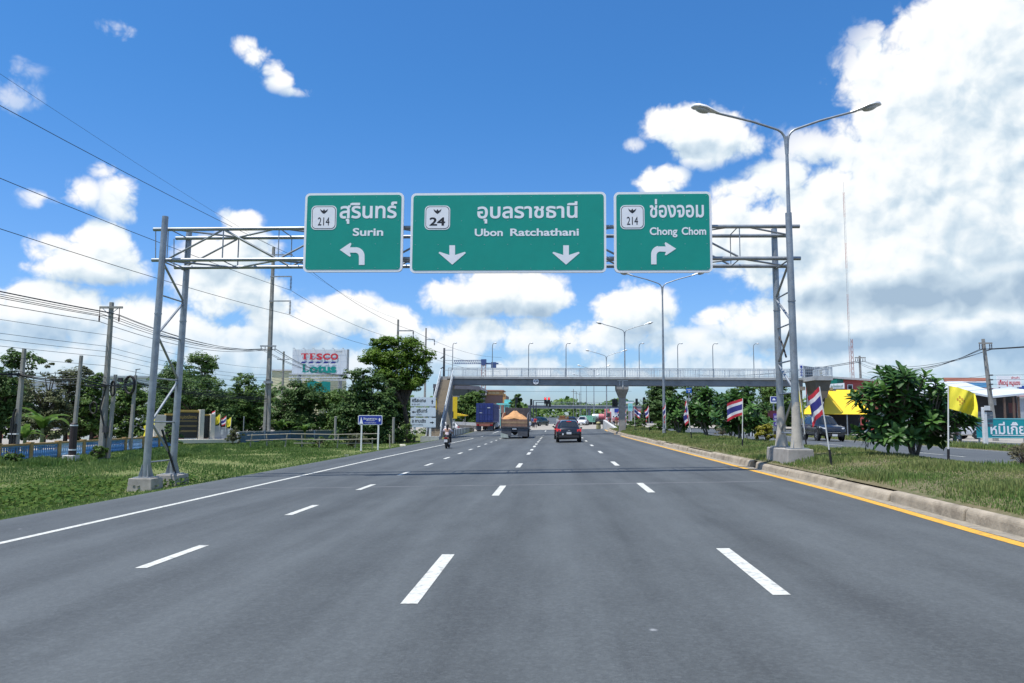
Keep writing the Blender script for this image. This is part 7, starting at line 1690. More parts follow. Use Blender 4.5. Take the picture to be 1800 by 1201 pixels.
MB().box2((bl_.x+1, Y+3.0, .4), (b.x, Y+3.2, zb_+.2)).build('shade_wall', dark_in, t)
# sheds, fascia, noodle stall roof
Y = 92.0
def S92(px, py): q = at(px, py, Y); return q.x, q.z
sheetw = mat('sheet_white', (.55, .60, .64), .5, .1, .08, .4); sheetg = mat('sheet_grey', (.36, .40, .44), .5, .1, .1, .4); pinkr = mat('fascia_salmon', (.62, .24, .16), .5, 0, .08, .5); skyb = mat('fascia_sky_blue', (.12, .36, .62), .5, 0, .08, .5)
t = thing('market_shed', 'long pale shed with a white sheet roof behind the yellow flag', 'building', (S92(1690, 720)[0], Y, .6))
(xa, z1), (xb, z0) = S92(1606, 676), S92(1750, 692); MB().box2((xa, Y+1, .2), (xb, Y+4, z0)).build('wall', sheetg, t)
MB().add([(xa-.5, Y, z0), (xb+.5, Y, z0), (xb+.5, Y+8, z1+.8), (xa-.5, Y+8, z1+.5), (xa-.5, Y, z0-.2), (xb+.5, Y, z0-.2), (xb+.5, Y+8, z1+.6), (xa-.5, Y+8, z1+.3)], [(0, 1, 2, 3), (7, 6, 5, 4), (0, 4, 5, 1), (1, 5, 6, 2), (2, 6, 7, 3), (3, 7, 4, 0)]).build('roof', sheetw, t)
for k in range(14): x = xa+(xb-xa)*k/13; MB().bar((x, Y-.02, z0+.03), (x, Y+7.9, z1+.62), .06, .05).build('roof_seam', sheetg, t)
a, b = S92(1640, 696), S92(1678, 735); MB().box2((a[0], Y+.8, .3), (b[0], Y+.99, a[1])).build('green_panel', mat('panel_green', (.12, .38, .17), .5, 0, .1, .5), t)
a, b = S92(1678, 726), S92(1716, 739); MB().box2((a[0], Y+.7, b[1]), (b[0], Y+.79, a[1])).build('poster', mat('poster_warm', (.5, .33, .22), .6, 0, .6, 1.6), t)
a, b = S92(1694, 712), S92(1760, 714); MB().box2((a[0], Y+.3, b[1]-.1), (b[0], Y+.99, a[1])).build('eave_strip', sheetg, t)
Y = 112.0; (xa, z1), (xb, z0) = S92(1661, 664) if False else (at(1661, 664, Y).x, at(1661, 664, Y).z), (at(1740, 681, Y).x, at(1740, 681, Y).z)
t = thing('sign_fascia', 'long salmon and sky blue roof fascia behind the leaning pole', 'building', ((xa+xb)/2, Y, .6)); zm = z1+(z0-z1)*.42
MB().add([(xa, Y, zm), (xb, Y, zm), (xb, Y, z1), (xa-.2, Y, z1), (xa, Y+.3, zm), (xb, Y+.3, zm), (xb, Y+.3, z1), (xa-.2, Y+.3, z1)], [(0, 1, 2, 3), (7, 6, 5, 4), (0, 4, 5, 1), (1, 5, 6, 2), (2, 6, 7, 3), (3, 7, 4, 0)]).build('salmon_strip', pinkr, t)
MB().add([(xa+2.2, Y, z0), (xb, Y, z0), (xb, Y, zm), (xa, Y, zm), (xa+2.2, Y+.3, z0), (xb, Y+.3, z0), (xb, Y+.3, zm), (xa, Y+.3, zm)], [(0, 1, 2, 3), (7, 6, 5, 4), (0, 4, 5, 1), (1, 5, 6, 2), (2, 6, 7, 3), (3, 7, 4, 0)]).build('blue_strip', skyb, t)
MB().box2((xa+.2, Y-.02, zm-.12), (xb, Y-.005, zm+.06)).build('white_line', swhite, t); MB().box2((xa+1, Y+.4, .3), (xb, Y+8, z0+.6)).build('wall', sheetg, t)
Y = 78.0
def S78(px, py): q = at(px, py, Y); return q.x, q.z
t = thing('noodle_stall', 'open dark fronted noodle stall with a white eave at the right edge', 'building', (S78(1780, 730)[0], Y, .5))
(xa, z1), (xb, z0) = S78(1744, 698), S78(1830, 690)
MB().add([(xa, Y, z1-.1), (xb, Y, z0-.1), (xb, Y+5, z0+.5), (xa, Y+5, z1+.6), (xa, Y, z1+.08), (xb, Y, z0+.08), (xb, Y+5, z0+.7), (xa, Y+5, z1+.8)], [(3, 2, 1, 0), (4, 5, 6, 7), (0, 1, 5, 4), (1, 2, 6, 5), (2, 3, 7, 6), (3, 0, 4, 7)]).build('roof', sheetw, t)
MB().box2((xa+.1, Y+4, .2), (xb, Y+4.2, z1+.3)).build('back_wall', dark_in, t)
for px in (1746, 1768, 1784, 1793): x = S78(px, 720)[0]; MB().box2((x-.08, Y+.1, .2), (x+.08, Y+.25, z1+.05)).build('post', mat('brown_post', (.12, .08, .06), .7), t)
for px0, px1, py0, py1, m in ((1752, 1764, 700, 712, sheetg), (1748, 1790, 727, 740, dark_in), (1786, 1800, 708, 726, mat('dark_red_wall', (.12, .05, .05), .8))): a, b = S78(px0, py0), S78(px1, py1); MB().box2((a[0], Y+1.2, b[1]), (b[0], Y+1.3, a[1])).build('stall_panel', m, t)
Y = 96.0
t = thing('roof_shed', 'low shed with a rusty pink roof behind the leaning pole', 'building', (at(1770, 690, Y).x, Y, .5)); a, b = at(1742, 683, Y), at(1800, 697, Y)
MB().add([(a.x, Y, b.z), (b.x+3, Y, b.z), (b.x+1, Y+6, a.z+.3), (a.x+1.5, Y+6, a.z+.3), (a.x, Y, b.z-.15), (b.x+3, Y, b.z-.15)], [(0, 1, 2, 3), (0, 4, 5, 1)]).build('roof', mat('roof_rust_pink', (.28, .19, .19), .7, 0, .3, .8), t); MB().box2((a.x+.3, Y+.3, .2), (b.x+2, Y+5, b.z-.2)).build('wall', sheetg, t)
a, b = at(1790, 678, 95), at(1812, 692, 95); MB().box2((a.x, 95, b.z), (b.x, 95.1, a.z)).build('blue_tarp', mat('tarp_blue', (.03, .09, .35), .6, 0, .2, 1), t)
Y = 88.0; a, b = at(1752.5, 661, Y), at(1796, 680.5, Y)
t = thing('shop_sign', 'white signboard with red Thai letters above the noodle stall', 'shop sign', ((a.x+b.x)/2, Y, .5)); o = MB().box2((a.x, Y, b.z), (b.x, Y+.12, a.z)).build('board', swhite, t)
zq = at(1775, 676.5, Y).z; lettering(MB(), 'เกี๊ยวปู หมูแดง', a.x+.12, b.x-.15, zq, zq+.36, Y-.01, 'บ', .03).build('lettering', tred, t); lettering(MB(), 'เจ้าเก่า', a.x+1.5, b.x-.2, a.z-.3, a.z-.14, Y-.01, 'บ', .02).build('lettering', tred, t)
for x in (a.x+.3, b.x-.3): MB().box2((x-.06, Y+.13, .3), (x+.06, Y+.25, a.z)).build('post', galv_dull, t)
# small signs beyond the median
def small_sign(name, label, px0, px1, py0, py1, Y, m, words=None, wm=None, post_px=None):
    a, b = at(px0, py0, Y), at(px1, py1, Y); t = thing(name, label, 'sign', ((a.x+b.x)/2, Y, .4)); MB().plate(rrect(a.x, b.x, b.z, a.z, .08, Y), (0, -1, 0), .06).build('panel', m, t)
    x = (a.x+b.x)/2; MB().box2((x-.06, Y+.065, 0), (x+.06, Y+.17, a.z-.1)).build('post', galv_dull, t)
    for w, f0, f1, z0, z1 in words or (): lettering(MB(), w, a.x+(b.x-a.x)*f0, a.x+(b.x-a.x)*f1, b.z+(a.z-b.z)*z0, b.z+(a.z-b.z)*z1, Y-.008, 'บ', .02).build('lettering', wm or swhite, t)
purple = mat('sign_purple', (.10, .05, .30), .5, 0, .1)
small_sign('shop_sign', 'purple signboard with white and red lettering left of the gantry legs', 1359.5, 1372, 727, 749, 62, purple, (('ลดราคา', .12, .88, .66, .82), ('ซ่อมรถ', .12, .88, .36, .54), ('เปิด', .25, .75, .08, .24)))
small_sign('shop_sign', 'maroon signboard behind the purple signboard', 1350, 1374, 722, 735, 70, mat('sign_maroon', (.12, .02, .035), .5, 0, .1))
small_sign('blue_sign', 'small blue square sign with white pictogram left of the gantry legs', 1354, 1366, 697, 709, 75, swhite)
a, b = at(1355, 698, 75), at(1365, 706, 75); q = COL.objects[-1].parent; MB().box2((a.x, 74.985, b.z), (b.x, 74.997, a.z)).build('blue_field', sblue, q)
poly(MB(), [(a.x+.1, 74.98, b.z+.1), (b.x-.1, 74.98, b.z+.1), (b.x-.1, 74.98, b.z+.22), (a.x+.32, 74.98, b.z+.3), (a.x+.2, 74.98, b.z+.3)]).build('pictogram', swhite, q)
small_sign('blue_sign', 'plain blue square sign above the median shrubs under the footbridge', 1206, 1216, 682, 691, 100, mat('sign_mid_blue', (.015, .12, .45), .5), (('ทางออก', .12, .88, .55, .75), ('24', .35, .65, .18, .4)))
small_sign('teal_sign', 'pale teal shop board right of the footbridge column', 1104, 1112, 709, 723, 120, mat('sign_pale_teal', (.25, .62, .62), .5, 0, .1), (('เปิด', .2, .8, .4, .6),), tteal)
# striped kerbs of the far side
t = thing('striped_kerb', 'black and white striped kerb seen left of the gantry legs', 'kerb', (at(1370, 756, 62).x, 62, .35))
for k in range(8): a = at(1362+2.4*k, 758, 62+.0*k); MB().box2((a.x, 62-.8*0, .2), (a.x+.105, 62.3, .95-.02*k)).build('white_stripe' if k % 2 else 'black_stripe', white if k % 2 else sblack, t)
t = thing('striped_kerb', 'black and white striped kerb behind the wide Thai flag', 'kerb', (at(1322, 756, 70).x, 70, .35))
for k in range(6): a = at(1316+2.5*k, 757, 70); MB().box2((a.x, 70, .2), (a.x+.125, 70.3, .85)).build('white_stripe' if k % 2 else 'black_stripe', white if k % 2 else sblack, t)
# parked vehicles on the right
pickup('white pickup truck parked before the market shed behind the yellow flag', (at(1722, 745, 72).x, 72, gz(34, 60)), 1.75, whitep)
def motorbike(label, loc, rotz, paint, group='parked motorbikes on the right'):
    t = thing('motorbike', label, 'motorbike', loc, group, rotz)
    for y, nm in ((-.62, 'rear_wheel'), (.66, 'front_wheel')):
        o = MB().lathe([(.24, -.05), (.30, -.05), (.315, 0), (.30, .05), (.24, .05)], (0, y, .315), 20, 'X').build(nm, rubber, t, smooth=40, local=True); mb = MB().lathe([(.05, -.05), (.05, .05)], (0, y, .315), 10, 'X')
        for k in range(6): mb.bar((0, y, .315), (0, y+.25*math.cos(k*PI/3), .315+.25*math.sin(k*PI/3)), .02, .02, (1, 0, 0))
        mb.build('rim', rim_m, o, local=True)
    Loft([(-.85, .05, .66, .70, .76, .04), (-.6, .11, .60, .68, .78, .08), (-.1, .13, .52, .62, .76, .1), (.25, .12, .5, .68, .86, .09), (.45, .07, .6, .75, .86, .05)]).body(MB()).build('body', paint, t, smooth=50, local=True)
    MB().sphere((0, -.4, .80), .14, 12, 6, (.9, 2.8, .4)).build('seat', black, t, smooth=80, local=True); MB().box((0, -.05, .38), (.24, .45, .3)).build('engine', galv_dull, t, local=True, bevel=.04)
    MB().tube([(0, .66, .32), (0, .52, .8), (0, .46, 1.02)], .035, 8).build('fork', galv_dull, t, local=True); MB().tube([(-.36, .36, 1.04), (-.1, .46, 1.02), (.1, .46, 1.02), (.36, .36, 1.04)], .018, 8).build('handlebar', black, t, local=True)
    MB().sphere((0, .60, .88), .085, 10, 7, (1, .7, 1)).build('headlight', lampw, t, smooth=80, local=True); MB().box((0, .66, .66), (.1, .34, .04)).build('front_fender', paint, t, local=True)
    for s in (-1, 1): MB().tube([(s*.28, .38, 1.05), (s*.3, .38, 1.2)], .008, 5).sphere((s*.31, .38, 1.23), .05, 8, 5, (1.1, .3, .8)).build('mirror', black, t, smooth=80, local=True)
    return t
X_ = at(1682, 752, 58); motorbike('red and black motorbike parked left of the white pickup', (X_.x, 58, gz(X_.x, 58)), 2.4, mat('bike_red_black', (.10, .03, .03), .4, 0, .8, 6))
X_ = at(1609, 780, 37.5); motorbike('dark motorbike passing behind the nearest plumeria shrub', (X_.x, 37.5, gz(X_.x, 37.5)), 2.9, mat('bike_dark', (.03, .035, .045), .4, 0, .5, 6))

# ------------------------------------------------------------------ intersection and far distance
def zint(px, py, Y): return at(px, py, Y)
t = car('dark green SUV crossing the intersection behind the black SUV', (at(958, 745, 140).x, 142, .55), PI-.5, dgreen)
t = pickup('pickup truck piled with brown furniture ahead of the black SUV', (at(990, 745, 92).x, 90, rz(1.2)+rise(92)), 0, redp)
wood = mat('furniture_brown', (.26, .13, .06), .6, 0, .3, 2); wrapm = mat('wrap_white', (.62, .62, .62), .7, 0, .1)
rr_ = random.Random(4)
for k, (x, y, z, dx, dy, dz, m, lb, nm) in enumerate(((-.1, .75, 1.08, 1.0, .9, .75, wood, 'big brown wooden cabinet on the loaded pickup', 'cabinet'), (.5, .75, 1.08, .24, .9, .95, wood, 'upright brown board beside the cabinet on the loaded pickup', 'board'), (-.66, .7, 1.08, .3, .8, .6, wrapm, 'white wrapped bundle at the left of the loaded pickup', 'bundle'), (-.1, .85, 1.84, .7, .7, .28, wood, 'small brown crate topmost on the loaded pickup', 'crate'))):
    xx = at(990, 745, 92).x+x; yy = 90+y; zz = rz(1.2)+rise(92)+z
    o = MB().box((xx, yy, zz+dz/2), (dx, dy, dz)).box((xx, yy-dy/2-.02, zz+dz*.5), (dx*.8, .03, dz*.72)).build(nm, m, bevel=.03); tag(o, lb, nm)
pickup('white pickup truck facing us at the intersection before the tanker', (at(1028, 744, 138).x, 141, .62), PI-.15, whitep)
X0 = at(1005, 740, 120).x; pickup('dark blue pickup truck just right of the loaded pickup', (X0, 118, rz(X0)+rise(118)), 0, mat('car_paint_navy', (.015, .02, .06), .3, .2, .05, 2, coat=.5))
# green cargo truck and tanker crossing
Y = 146.0
def S146(px, py): q = at(px, py, Y); return q.x, q.z
t = thing('cargo_truck', 'pale green cargo truck crossing behind the white pickup', 'truck', (S146(1030, 740)[0], Y, .6)); gr = mat('truck_pale_green', (.20, .46, .34), .5, 0, .15, 1)
a, b = S146(1019, 730), S146(1046, 742); MB().box2((a[0], Y, b[1]), (b[0], Y+2.4, b[1]+.25)).build('bed', gr, t)
mb = MB()
for k in range(8): x = a[0]+(b[0]-a[0])*k/7; mb.box2((x-.06, Y-.03, b[1]+.25), (x+.06, Y+.05, a[1]))
for f in (0, .5, 1): z = b[1]+.4+(a[1]-b[1]-.5)*f; mb.box2((a[0], Y-.02, z-.05), (b[0], Y+.03, z+.05))
mb.build('stake_side', gr, t); MB().box2((a[0]+.2, Y+2.2, b[1]+.2), (b[0], Y+2.35, a[1]-.1)).build('far_side', gr, t)
for x in (a[0]+.9, a[0]+1.9): MB().lathe([(.3, -.12), (.5, -.12), (.5, .12), (.3, .12)], (x, Y+.2, 1.1), 18, 'Y').build('wheel', rubber, t)
t = thing('tanker_truck', 'pale tanker trailer with a pink truck cab right of the cargo truck', 'truck', (S146(1058, 740)[0], Y, .6)); tank = mat('tank_pale', (.50, .56, .55), .35, .2, .1, .6); tpink = mat('cab_pink_red', (.52, .16, .18), .45, 0, .12, 1)
a, b = S146(1041, 727.5), S146(1063, 738); R_ = (a[1]-b[1])/2
MB().lathe([(.3, 0), (R_*.9, .06), (R_, .25), (R_, b[0]-a[0]-.25), (R_*.9, b[0]-a[0]-.06), (.3, b[0]-a[0])], (a[0], Y+1.2, (a[1]+b[1])/2), 22, 'X').build('tank', tank, t, smooth=40)
MB().lathe([(R_*1.01, 0), (R_*1.012, 1.0)], (b[0]-1.1, Y+1.2, (a[1]+b[1])/2), 22, 'X').build('pink_band', tpink, t, smooth=40)
MB().box2((a[0]+.1, Y+.3, b[1]-.35), (b[0]+1.2, Y+2.1, b[1]-.02)).build('chassis', darks, t); c0, c1 = S146(1063.5, 719), S146(1075, 741.5)
MB().box2((c0[0], Y, c1[1]), (c1[0], Y+2.4, c0[1]-.5)).build('cab', tpink, t, bevel=.12); MB().box2((c0[0]+.05, Y+.2, c0[1]-.48), (c1[0]-.5, Y+2.2, c0[1])).build('roof_deflector', tpink, t, bevel=.1)
MB().box2((c0[0]+.35, Y-.02, c0[1]-1.5), (c1[0]-.25, Y+.0, c0[1]-.8)).build('cab_window', cglass, t)
for x in (a[0]+.6, a[0]+1.6, c0[0]+.3, c1[0]-.4): MB().lathe([(.28, -.12), (.5, -.12), (.5, .12), (.28, .12)], (x, Y+.25, 1.1), 18, 'Y').build('wheel', rubber, t)
# people near the median end and at the left corner
shirts = [mat('shirt_red', (.42, .05, .06), .85, 0, .1, 8), mat('shirt_rose', (.55, .25, .28), .85, 0, .1, 8), mat('shirt_dark', (.05, .05, .06), .85, 0, .2, 8), mat('shirt_blue', (.06, .12, .38), .85, 0, .1, 8), mat('shirt_white', (.66, .66, .66), .85, 0, .05, 8)]
trs = [blacktr, mat('trousers_navy', (.02, .025, .06), .85), mat('trousers_khaki', (.22, .17, .11), .85)]
pg_ = 'people waiting near the crossing'
for px, py, Y, s_, tr, rz_, lb in ((1072, 748, 116, 2, 0, 2.8, 'person in dark clothes standing by the end of the median'), (1078.5, 748, 118, 1, 1, 3.3, 'person in a rose shirt right of the one in dark clothes'), (1084, 748.5, 119, 0, 2, .4, 'person in a red shirt left of the footbridge column'),
      (1067, 747.5, 121, 4, 1, 1.2, 'person in a white shirt nearest the concrete median nose'), (941, 748, 122, 0, 1, 3, 'person in a red shirt at the left corner of the intersection'), (937, 748, 125, 3, 0, .3, 'person in a blue shirt at the left corner of the intersection')):
    q = at(px, py, Y); person(lb, (q.x, Y, (min(.35, rz(q.x)) if Y > 111 else rz(q.x))+rise(Y)+(.12 if px > 1060 and Y < 0 else 0)), rz_, stand(.3), shirts[s_], trs[tr], pg_, sub=1)
sgrp = 'scooters waiting at the left corner'
for px, Y, rz_, pt, lb in ((921, 120, .2, whitep, 'white scooter waiting left of the traffic light posts'), (926, 124, -.4, mat('scooter_blue', (.04, .09, .3), .4, 0, .1), 'blue scooter waiting between the traffic light posts')):
    q = at(px, 748, Y); z0 = rz(q.x)+rise(Y); scooter(lb, (q.x, Y, z0), rz_, pt, None, sgrp); person('rider in a blue shirt sitting on the white scooter' if px == 921 else 'rider in a white shirt sitting on the blue scooter', (q.x+.02, Y-.1, z0), rz_, ride(.76), shirts[3 if px == 921 else 4], trs[1], 'people on scooters', None if px == 921 else whitep, sub=1)
# concrete nose block of the median, yellow drum
t = thing('median_nose', 'sloping pale concrete block at the far end of the median', 'barrier', (at(1070, 752, 106).x, 106, .4)); p = at(1060, 755, 109); q = at(1080, 757, 101)
MB().add([(p.x, 109, .35), (p.x+.5, 109, .35), (q.x+.5, 101, .35), (q.x, 101, .35), (p.x+.02, 109, 1.75), (p.x+.42, 109, 1.75), (q.x+.42, 101, .75), (q.x+.02, 101, .75)], [(0, 1, 5, 4), (1, 2, 6, 5), (2, 3, 7, 6), (3, 0, 4, 7), (4, 5, 6, 7), (3, 2, 1, 0)]).build('block', mat('pale_block2', (.46, .46, .44), .8, 0, .12, 1.5), t, bevel=.04)
MB().box2((p.x-.03, 109.0, .4), (p.x+.45, 109.08, 1.7)).build('dark_end', sblack, t)
q = at(1052, 754, 110); t = thing('crash_drum', 'pale yellow drum standing left of the concrete median nose', 'barrel', (q.x, 110, rz(q.x)+rise(110))); MB().lathe([(.30, 0), (.34, .1), (.31, .5), (.33, .55), (.28, .95), (.1, 1.0)], (q.x, 110, rz(q.x)+rise(110)), 16).build('drum', mat('drum_yellow', (.55, .5, .22), .6, 0, .1), t, smooth=40); MB().lathe([(.325, .62), (.315, .78)], (q.x, 110, rz(q.x)+rise(110)), 16).build('band', sblack, t)
# traffic lights
sig_b = mat('signal_black', (.015, .018, .022), .5); red_on = emit('signal_red_lit', (1, .04, .04), 3.0); sig_g = mat('signal_lens_off', (.03, .04, .04), .3)
def heads(t, x, y, z, lit=False, s=1.0):
    h = MB().box2((x-.2*s, y, z-.55*s), (x+.2*s, y+.22, z+.55*s)).build('signal_head', sig_b, t, bevel=.03)
    for k, m in ((.36, red_on if lit else sig_g), (0, sig_g), (-.36, sig_g)):
        MB().lathe([(.12*s, -.02), (.13*s, .0)], (x, y-.005, z+k*s), 14, 'Y').build('signal_lens', m, h)
        MB().add([(x-.15*s, y, z+(k+.06)*s), (x+.15*s, y, z+(k+.06)*s), (x+.1*s, y, z+(k+.17)*s), (x-.1*s, y, z+(k+.17)*s), (x-.15*s, y-.2, z+(k+.02)*s), (x+.15*s, y-.2, z+(k+.02)*s), (x+.1*s, y-.2, z+(k+.15)*s), (x-.1*s, y-.2, z+(k+.15)*s)], [(0, 4, 7, 3), (3, 7, 6, 2), (2, 6, 5, 1)]).build('visor', sig_b, h)
def signal(label, px, py_heads, Y, arm=None, lit=False, py_arm=None):
    q = at(px, py_heads[0], Y); zg = rz(q.x)*.8+rise(Y); t = thing('traffic_light', label, 'traffic light', (q.x, Y, zg), 'traffic lights at the intersection')
    zt = at(px, (py_arm or py_heads[0]-3), Y).z; MB().tube([(q.x, Y+.25, zg-.1), (q.x, Y+.25, zt)], .09, 10).build('post', mat('signal_post', (.05, .06, .08), .6, .2), t, smooth=40)
    if arm:
        e = at(arm[-1], py_arm, Y); MB().tube([(q.x, Y+.25, zt), (e.x+.2, Y+.25, zt)], .06, 8).build('mast_arm', MATS['signal_post'], t, smooth=40)
        for a_, py in zip(arm, py_heads): h = at(a_, py, Y); heads(t, h.x, Y, h.z, lit)
    else: h = at(px, py_heads[0], Y); heads(t, h.x+.12, Y, h.z)
signal('traffic light post right of the pointed dark tree', 906.5, (704,), 128); signal('traffic light post nearest the white scooter with the box', 932.5, (707,), 135)
signal('traffic light with a long arm carrying two lit red heads', 937.5, (704.5, 704.5), 132, (958.5, 965), True, 704); signal('traffic light with a lower arm behind the lit red heads', 942.5, (709.5, 710.5), 150, (961.3, 966.5), False, 707.5)
signal('traffic light arm reaching out left of the footbridge column', 1091, (708.5, 708.5), 108, (1083.5, 1078.5), False, 709); signal('traffic light head above the dark rounded median bush', 1118, (706.5,), 132); signal('taller traffic light head right of the dark rounded bush', 1131, (704.5,), 126)
# second, far footbridge
Y = 235.0; a, b = at(928, 715.5, Y), at(1160, 717, Y); t = thing('footbridge', 'second distant footbridge crossing the road beyond the intersection', 'footbridge', ((a.x+b.x)/2, Y, 1.2)); zb_ = a.z
MB().box2((a.x, Y, zb_-.45), (b.x, Y+2, zb_+.35)).build('girder', girder_m, t); MB().box2((a.x, Y-.1, zb_+.352), (b.x, Y+2.1, zb_+.6)).build('deck', deck_m, t)
mb = MB(); mb.bar((a.x, Y, zb_+1.5), (b.x, Y, zb_+1.5), .08, .08)
for k in range(90): x = a.x+(b.x-a.x)*k/89; mb.bar((x, Y, zb_+.6), (x, Y, zb_+1.5), .05, .05)
mb.build('railing', rail_m, t)
for px in (931, 1036, 1092): x = at(px, 730, Y).x; MB().box2((x-.45, Y+.4, .5), (x+.45, Y+1.6, zb_-.452)).build('column', concrete, t)
# buildings and crane seen under the footbridge at the left
Y = 190.0
def SB(px, py, Y): q = at(px, py, Y); return q.x, q.z
t = thing('building', 'dark glazed building with a curved roof under the bridge left end', 'building', (SB(815, 700, Y)[0], Y, 0)); (xa, z1), (xb, z0) = SB(790, 679, Y), SB(841, 699, Y)
MB().box2((xa-4, Y, .2), (xb, Y+20, z1-.4)).build('wall', mat('facade_grey', (.28, .29, .31), .7, 0, .12, .3), t); MB().box2((xa-4, Y-.06, z0+.4), (xb-.6, Y-.01, z0+2.0)).build('window_band', cglass, t)
MB().add([(xa-4, Y-.6, z1-.5), (xb+.8, Y-.6, z1-.9), (xb+.8, Y+20, z1-.9), (xa-4, Y+20, z1-.5), (xa-4, Y-.6, z1+.5), (xb+.2, Y-.6, z1+.05), (xb+.2, Y+20, z1+.05), (xa-4, Y+20, z1+.5)], [(3, 2, 1, 0), (4, 5, 6, 7), (0, 1, 5, 4), (1, 2, 6, 5), (2, 3, 7, 6), (3, 0, 4, 7)]).build('roof', dk_roof, t)
Y = 210.0; orange = mat('orange_wall', (.62, .33, .12), .7, 0, .12, .3); brick = mat('brick_pink', (.34, .20, .16), .8, 0, .15, .3)
t = thing('building', 'orange and brown building behind the blue container', 'building', (SB(870, 700, Y)[0], Y, 0)); (xa, z1), (xb, z0) = SB(848, 687.5, Y), SB(889, 700, Y)
MB().box2((xa, Y, .2), (xb, Y+16, z0+.8)).build('wall', brick, t); x0_, x1_ = SB(855, 0, Y)[0], SB(882, 690, Y)[0]; x0_ = SB(855, 690, Y)[0]
top_ = MB().box2((x0_, Y-.2, z0+.802), (x1_, Y+10, z1)).build('upper_floor', orange, t); MB().box2((x0_-.5, Y-.6, z1+.002), (x1_+.5, Y+10.4, z1+.3)).build('roof', mat('roof_salmon', (.45, .22, .14), .7), t)
for k in range(3): x = x0_+.5+(x1_-x0_-1)*k/3; w = MB().box2((x, Y-.26, z0+1.1), (x+.95, Y-.202, z1-.2)).build('window', mat('pale_orange', (.7, .5, .25), .6), t)
MB().box2((SB(884, 695, Y)[0], Y-.3, z0-1.4), (SB(889, 695, Y)[0], Y-.01, z0+1.2)).build('orange_pier', orange, t)
Y = 165.0; aq = mat('aqua_board', (.20, .62, .60), .5, 0, .06, .4); t = thing('aqua_kiosk', 'bright aqua roofed kiosk behind the sand truck', 'building', (SB(893, 715, Y)[0], Y, .3)); a, b = SB(886.5, 702.5, Y), SB(900, 716, Y)
MB().box2((a[0], Y, b[1]), (b[0], Y+.3, a[1])).build('board', aq, t); c0, c1 = SB(873, 709, Y), SB(903, 712, Y); MB().box2((c0[0], Y-.5, c1[1]), (c1[0], Y+3, c0[1])).build('roof_frame', aq, t)
for px in (874, 880, 887, 894, 902): x = SB(px, 720, Y)[0]; MB().box2((x-.07, Y-.4, .3), (x+.07, Y-.26, c1[1])).build('post', aq, t)
Y = 270.0; t = thing('tower_crane', 'tower crane with a blue jib above the footbridge', 'crane', (SB(850, 680, Y)[0], Y, 0)); xm, zt_ = SB(850, 641, Y); cw = mat('crane_mast', (.50, .32, .30), .6); cb = mat('crane_blue', (.06, .10, .26), .5)
mb = MB()
for s in (-1, 1):
    for d in (0, 1.4): mb.bar((xm+s*.7, Y+d, 0), (xm+s*.7, Y+d, zt_), .22, .22)
n = 18
for j in range(n): z0 = zt_*j/n; z1 = zt_*(j+1)/n; mb.bar((xm-.7, Y, z0), (xm+.7, Y, z1), .14, .14); mb.bar((xm+.7, Y, z0), (xm-.7, Y, z1), .14, .14)
mb.build('mast', cw, t); xl, xr_ = SB(797, 636, Y)[0], SB(876, 638, Y)[0]
mb = MB()
for dz in (0, 1.3): mb.bar((xl, Y+.7, zt_+.3+dz*.9), (xm, Y+.7, zt_+.3+dz), .2, .2)
for k in range(16): x = xl+(xm-xl)*k/16; mb.bar((x, Y+.7, zt_+.3), (x+(xm-xl)/32, Y+.7, zt_+1.5), .12, .12); mb.bar((x+(xm-xl)/32, Y+.7, zt_+1.5), (x+(xm-xl)/16, Y+.7, zt_+.3), .12, .12)
mb.build('jib', cb, t); mb = MB(); mb.box2((xm, Y+.3, zt_+.2), (xr_, Y+1.1, zt_+.65)); mb.build('counter_jib', cb, t); MB().box2((xr_-2.6, Y+.2, zt_-1.3), (xr_-.8, Y+1.2, zt_+.9)).build('counterweight', cb, t); MB().box2((xm-.9, Y-.1, zt_-.3), (xm+.9, Y+1.5, zt_+1.9)).build('cab', cb, t)
# tree and shrubs under the bridge on the left, pointed tree
px_tree('tree', 'round green tree under the left end of the footbridge', 800, 850, 690, 748, 135, 'mid', 6000, 81, 'trees beyond the intersection', leaf=.42, z=.2); px_tree('tree', 'pointed dark conifer-like tree beside the aqua kiosk', 897, 920, 694, 745, 160, 'dark', 3600, 82, 'trees beyond the intersection', leaf=.45, z=.3, depth=.6)
q = at(807, 741, 122); car('white car parked beyond the yellow canopy', (q.x, 122, gz(q.x, 108)-.05), 1.75, whitep)
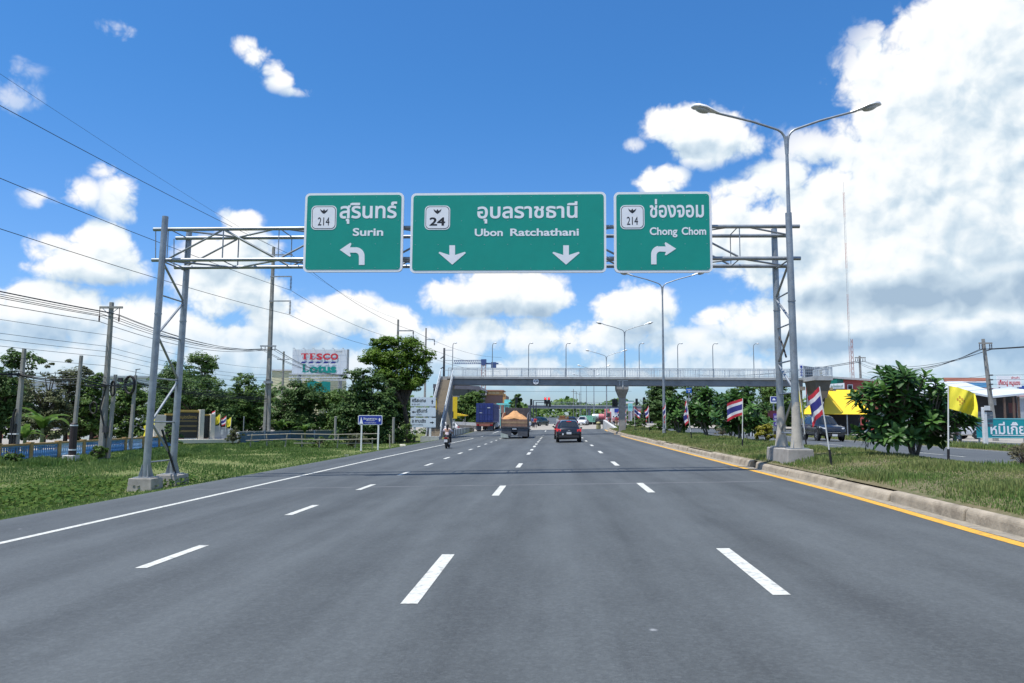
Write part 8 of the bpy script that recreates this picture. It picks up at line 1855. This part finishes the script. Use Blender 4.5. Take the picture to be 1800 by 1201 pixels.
# shops right of the column
Y = 175.0; t = thing('shop_building', 'pinkish low shop building behind the traffic lights right of the column', 'building', (SB(1130, 728, Y)[0], Y, .4)); (xa, z1), (xb, z0) = SB(1112, 716, Y), SB(1150, 722, Y)
MB().box2((xa, Y, .2), (xb, Y+10, z0)).build('wall', mat('wall_pinkish', (.45, .36, .36), .8, 0, .15, .4), t); MB().box2((xa-.6, Y-1, z0+.002), (xb+.6, Y+10.5, z0+.4)).build('roof', mat('roof_mauve', (.30, .22, .25), .7), t)
for k in range(4): x = xa+.8+k*(xb-xa)/4; w = MB().box2((x, Y-.06, 1.2), (x+.9, Y-.002, 2.9)).build('window', cglass, t)
Y = 150.0; t = thing('canopy', 'white petrol canopy with teal edge behind the footbridge column', 'canopy', (SB(1106, 705, Y)[0], Y, .5)); a, b = SB(1094, 704.5, Y), SB(1114, 709, Y); MB().box2((a[0], Y, b[1]), (b[0], Y+6, a[1])).build('roof', swhite, t); MB().box2((a[0], Y-.03, a[1]-.12), (b[0], Y-.002, a[1])).build('edge_strip', tteal, t)
for x in (a[0]+.4, b[0]-.4): MB().box2((x-.12, Y+1, .4), (x+.12, Y+1.25, b[1])).build('post', swhite, t)
t = thing('shop_building', 'small white shop with a blue sign left of the footbridge column', 'building', (SB(1083, 730, 170)[0], 170, .5)); a, b = SB(1076, 718, 170), SB(1091, 745, 170); MB().box2((a[0], 170, .4), (b[0], 176, a[1])).build('wall', white_w, t); MB().box2((a[0]+.5, 169.9, a[1]-.9), (b[0]-.1, 169.99, a[1]-.1)).build('blue_sign', sblue, t); MB().box2((a[0]+.5, 169.93, 1.0), (b[0]-.6, 169.99, 2.4)).build('window', cglass, t)
# wires crossing high over the intersection
a, b = at(870, 687.5, 150), at(1110, 688, 150); wire('thin cable crossing over the intersection under the footbridge', [tuple(a), tuple(b)], 'cables over the intersection', .022, [.1])
# thin far poles under the bridge
for i, (px, y0, Y) in enumerate(((1008, 684, 260), (1013, 688, 300), (1019, 690, 330))): q = at(px, y0, Y); t = thing('utility_pole', 'thin hazy pole far beyond the intersection', 'utility pole', (q.x, Y, 1), 'far thin poles beyond the intersection'); MB().tube([(q.x, Y, .8), (q.x, Y, q.z)], .12, 6).build('shaft', pole_conc, t); MB().bar((q.x-.8, Y, q.z-.8), (q.x+.8, Y, q.z-.8), .12, .12).build('crossarm', pole_conc, t)
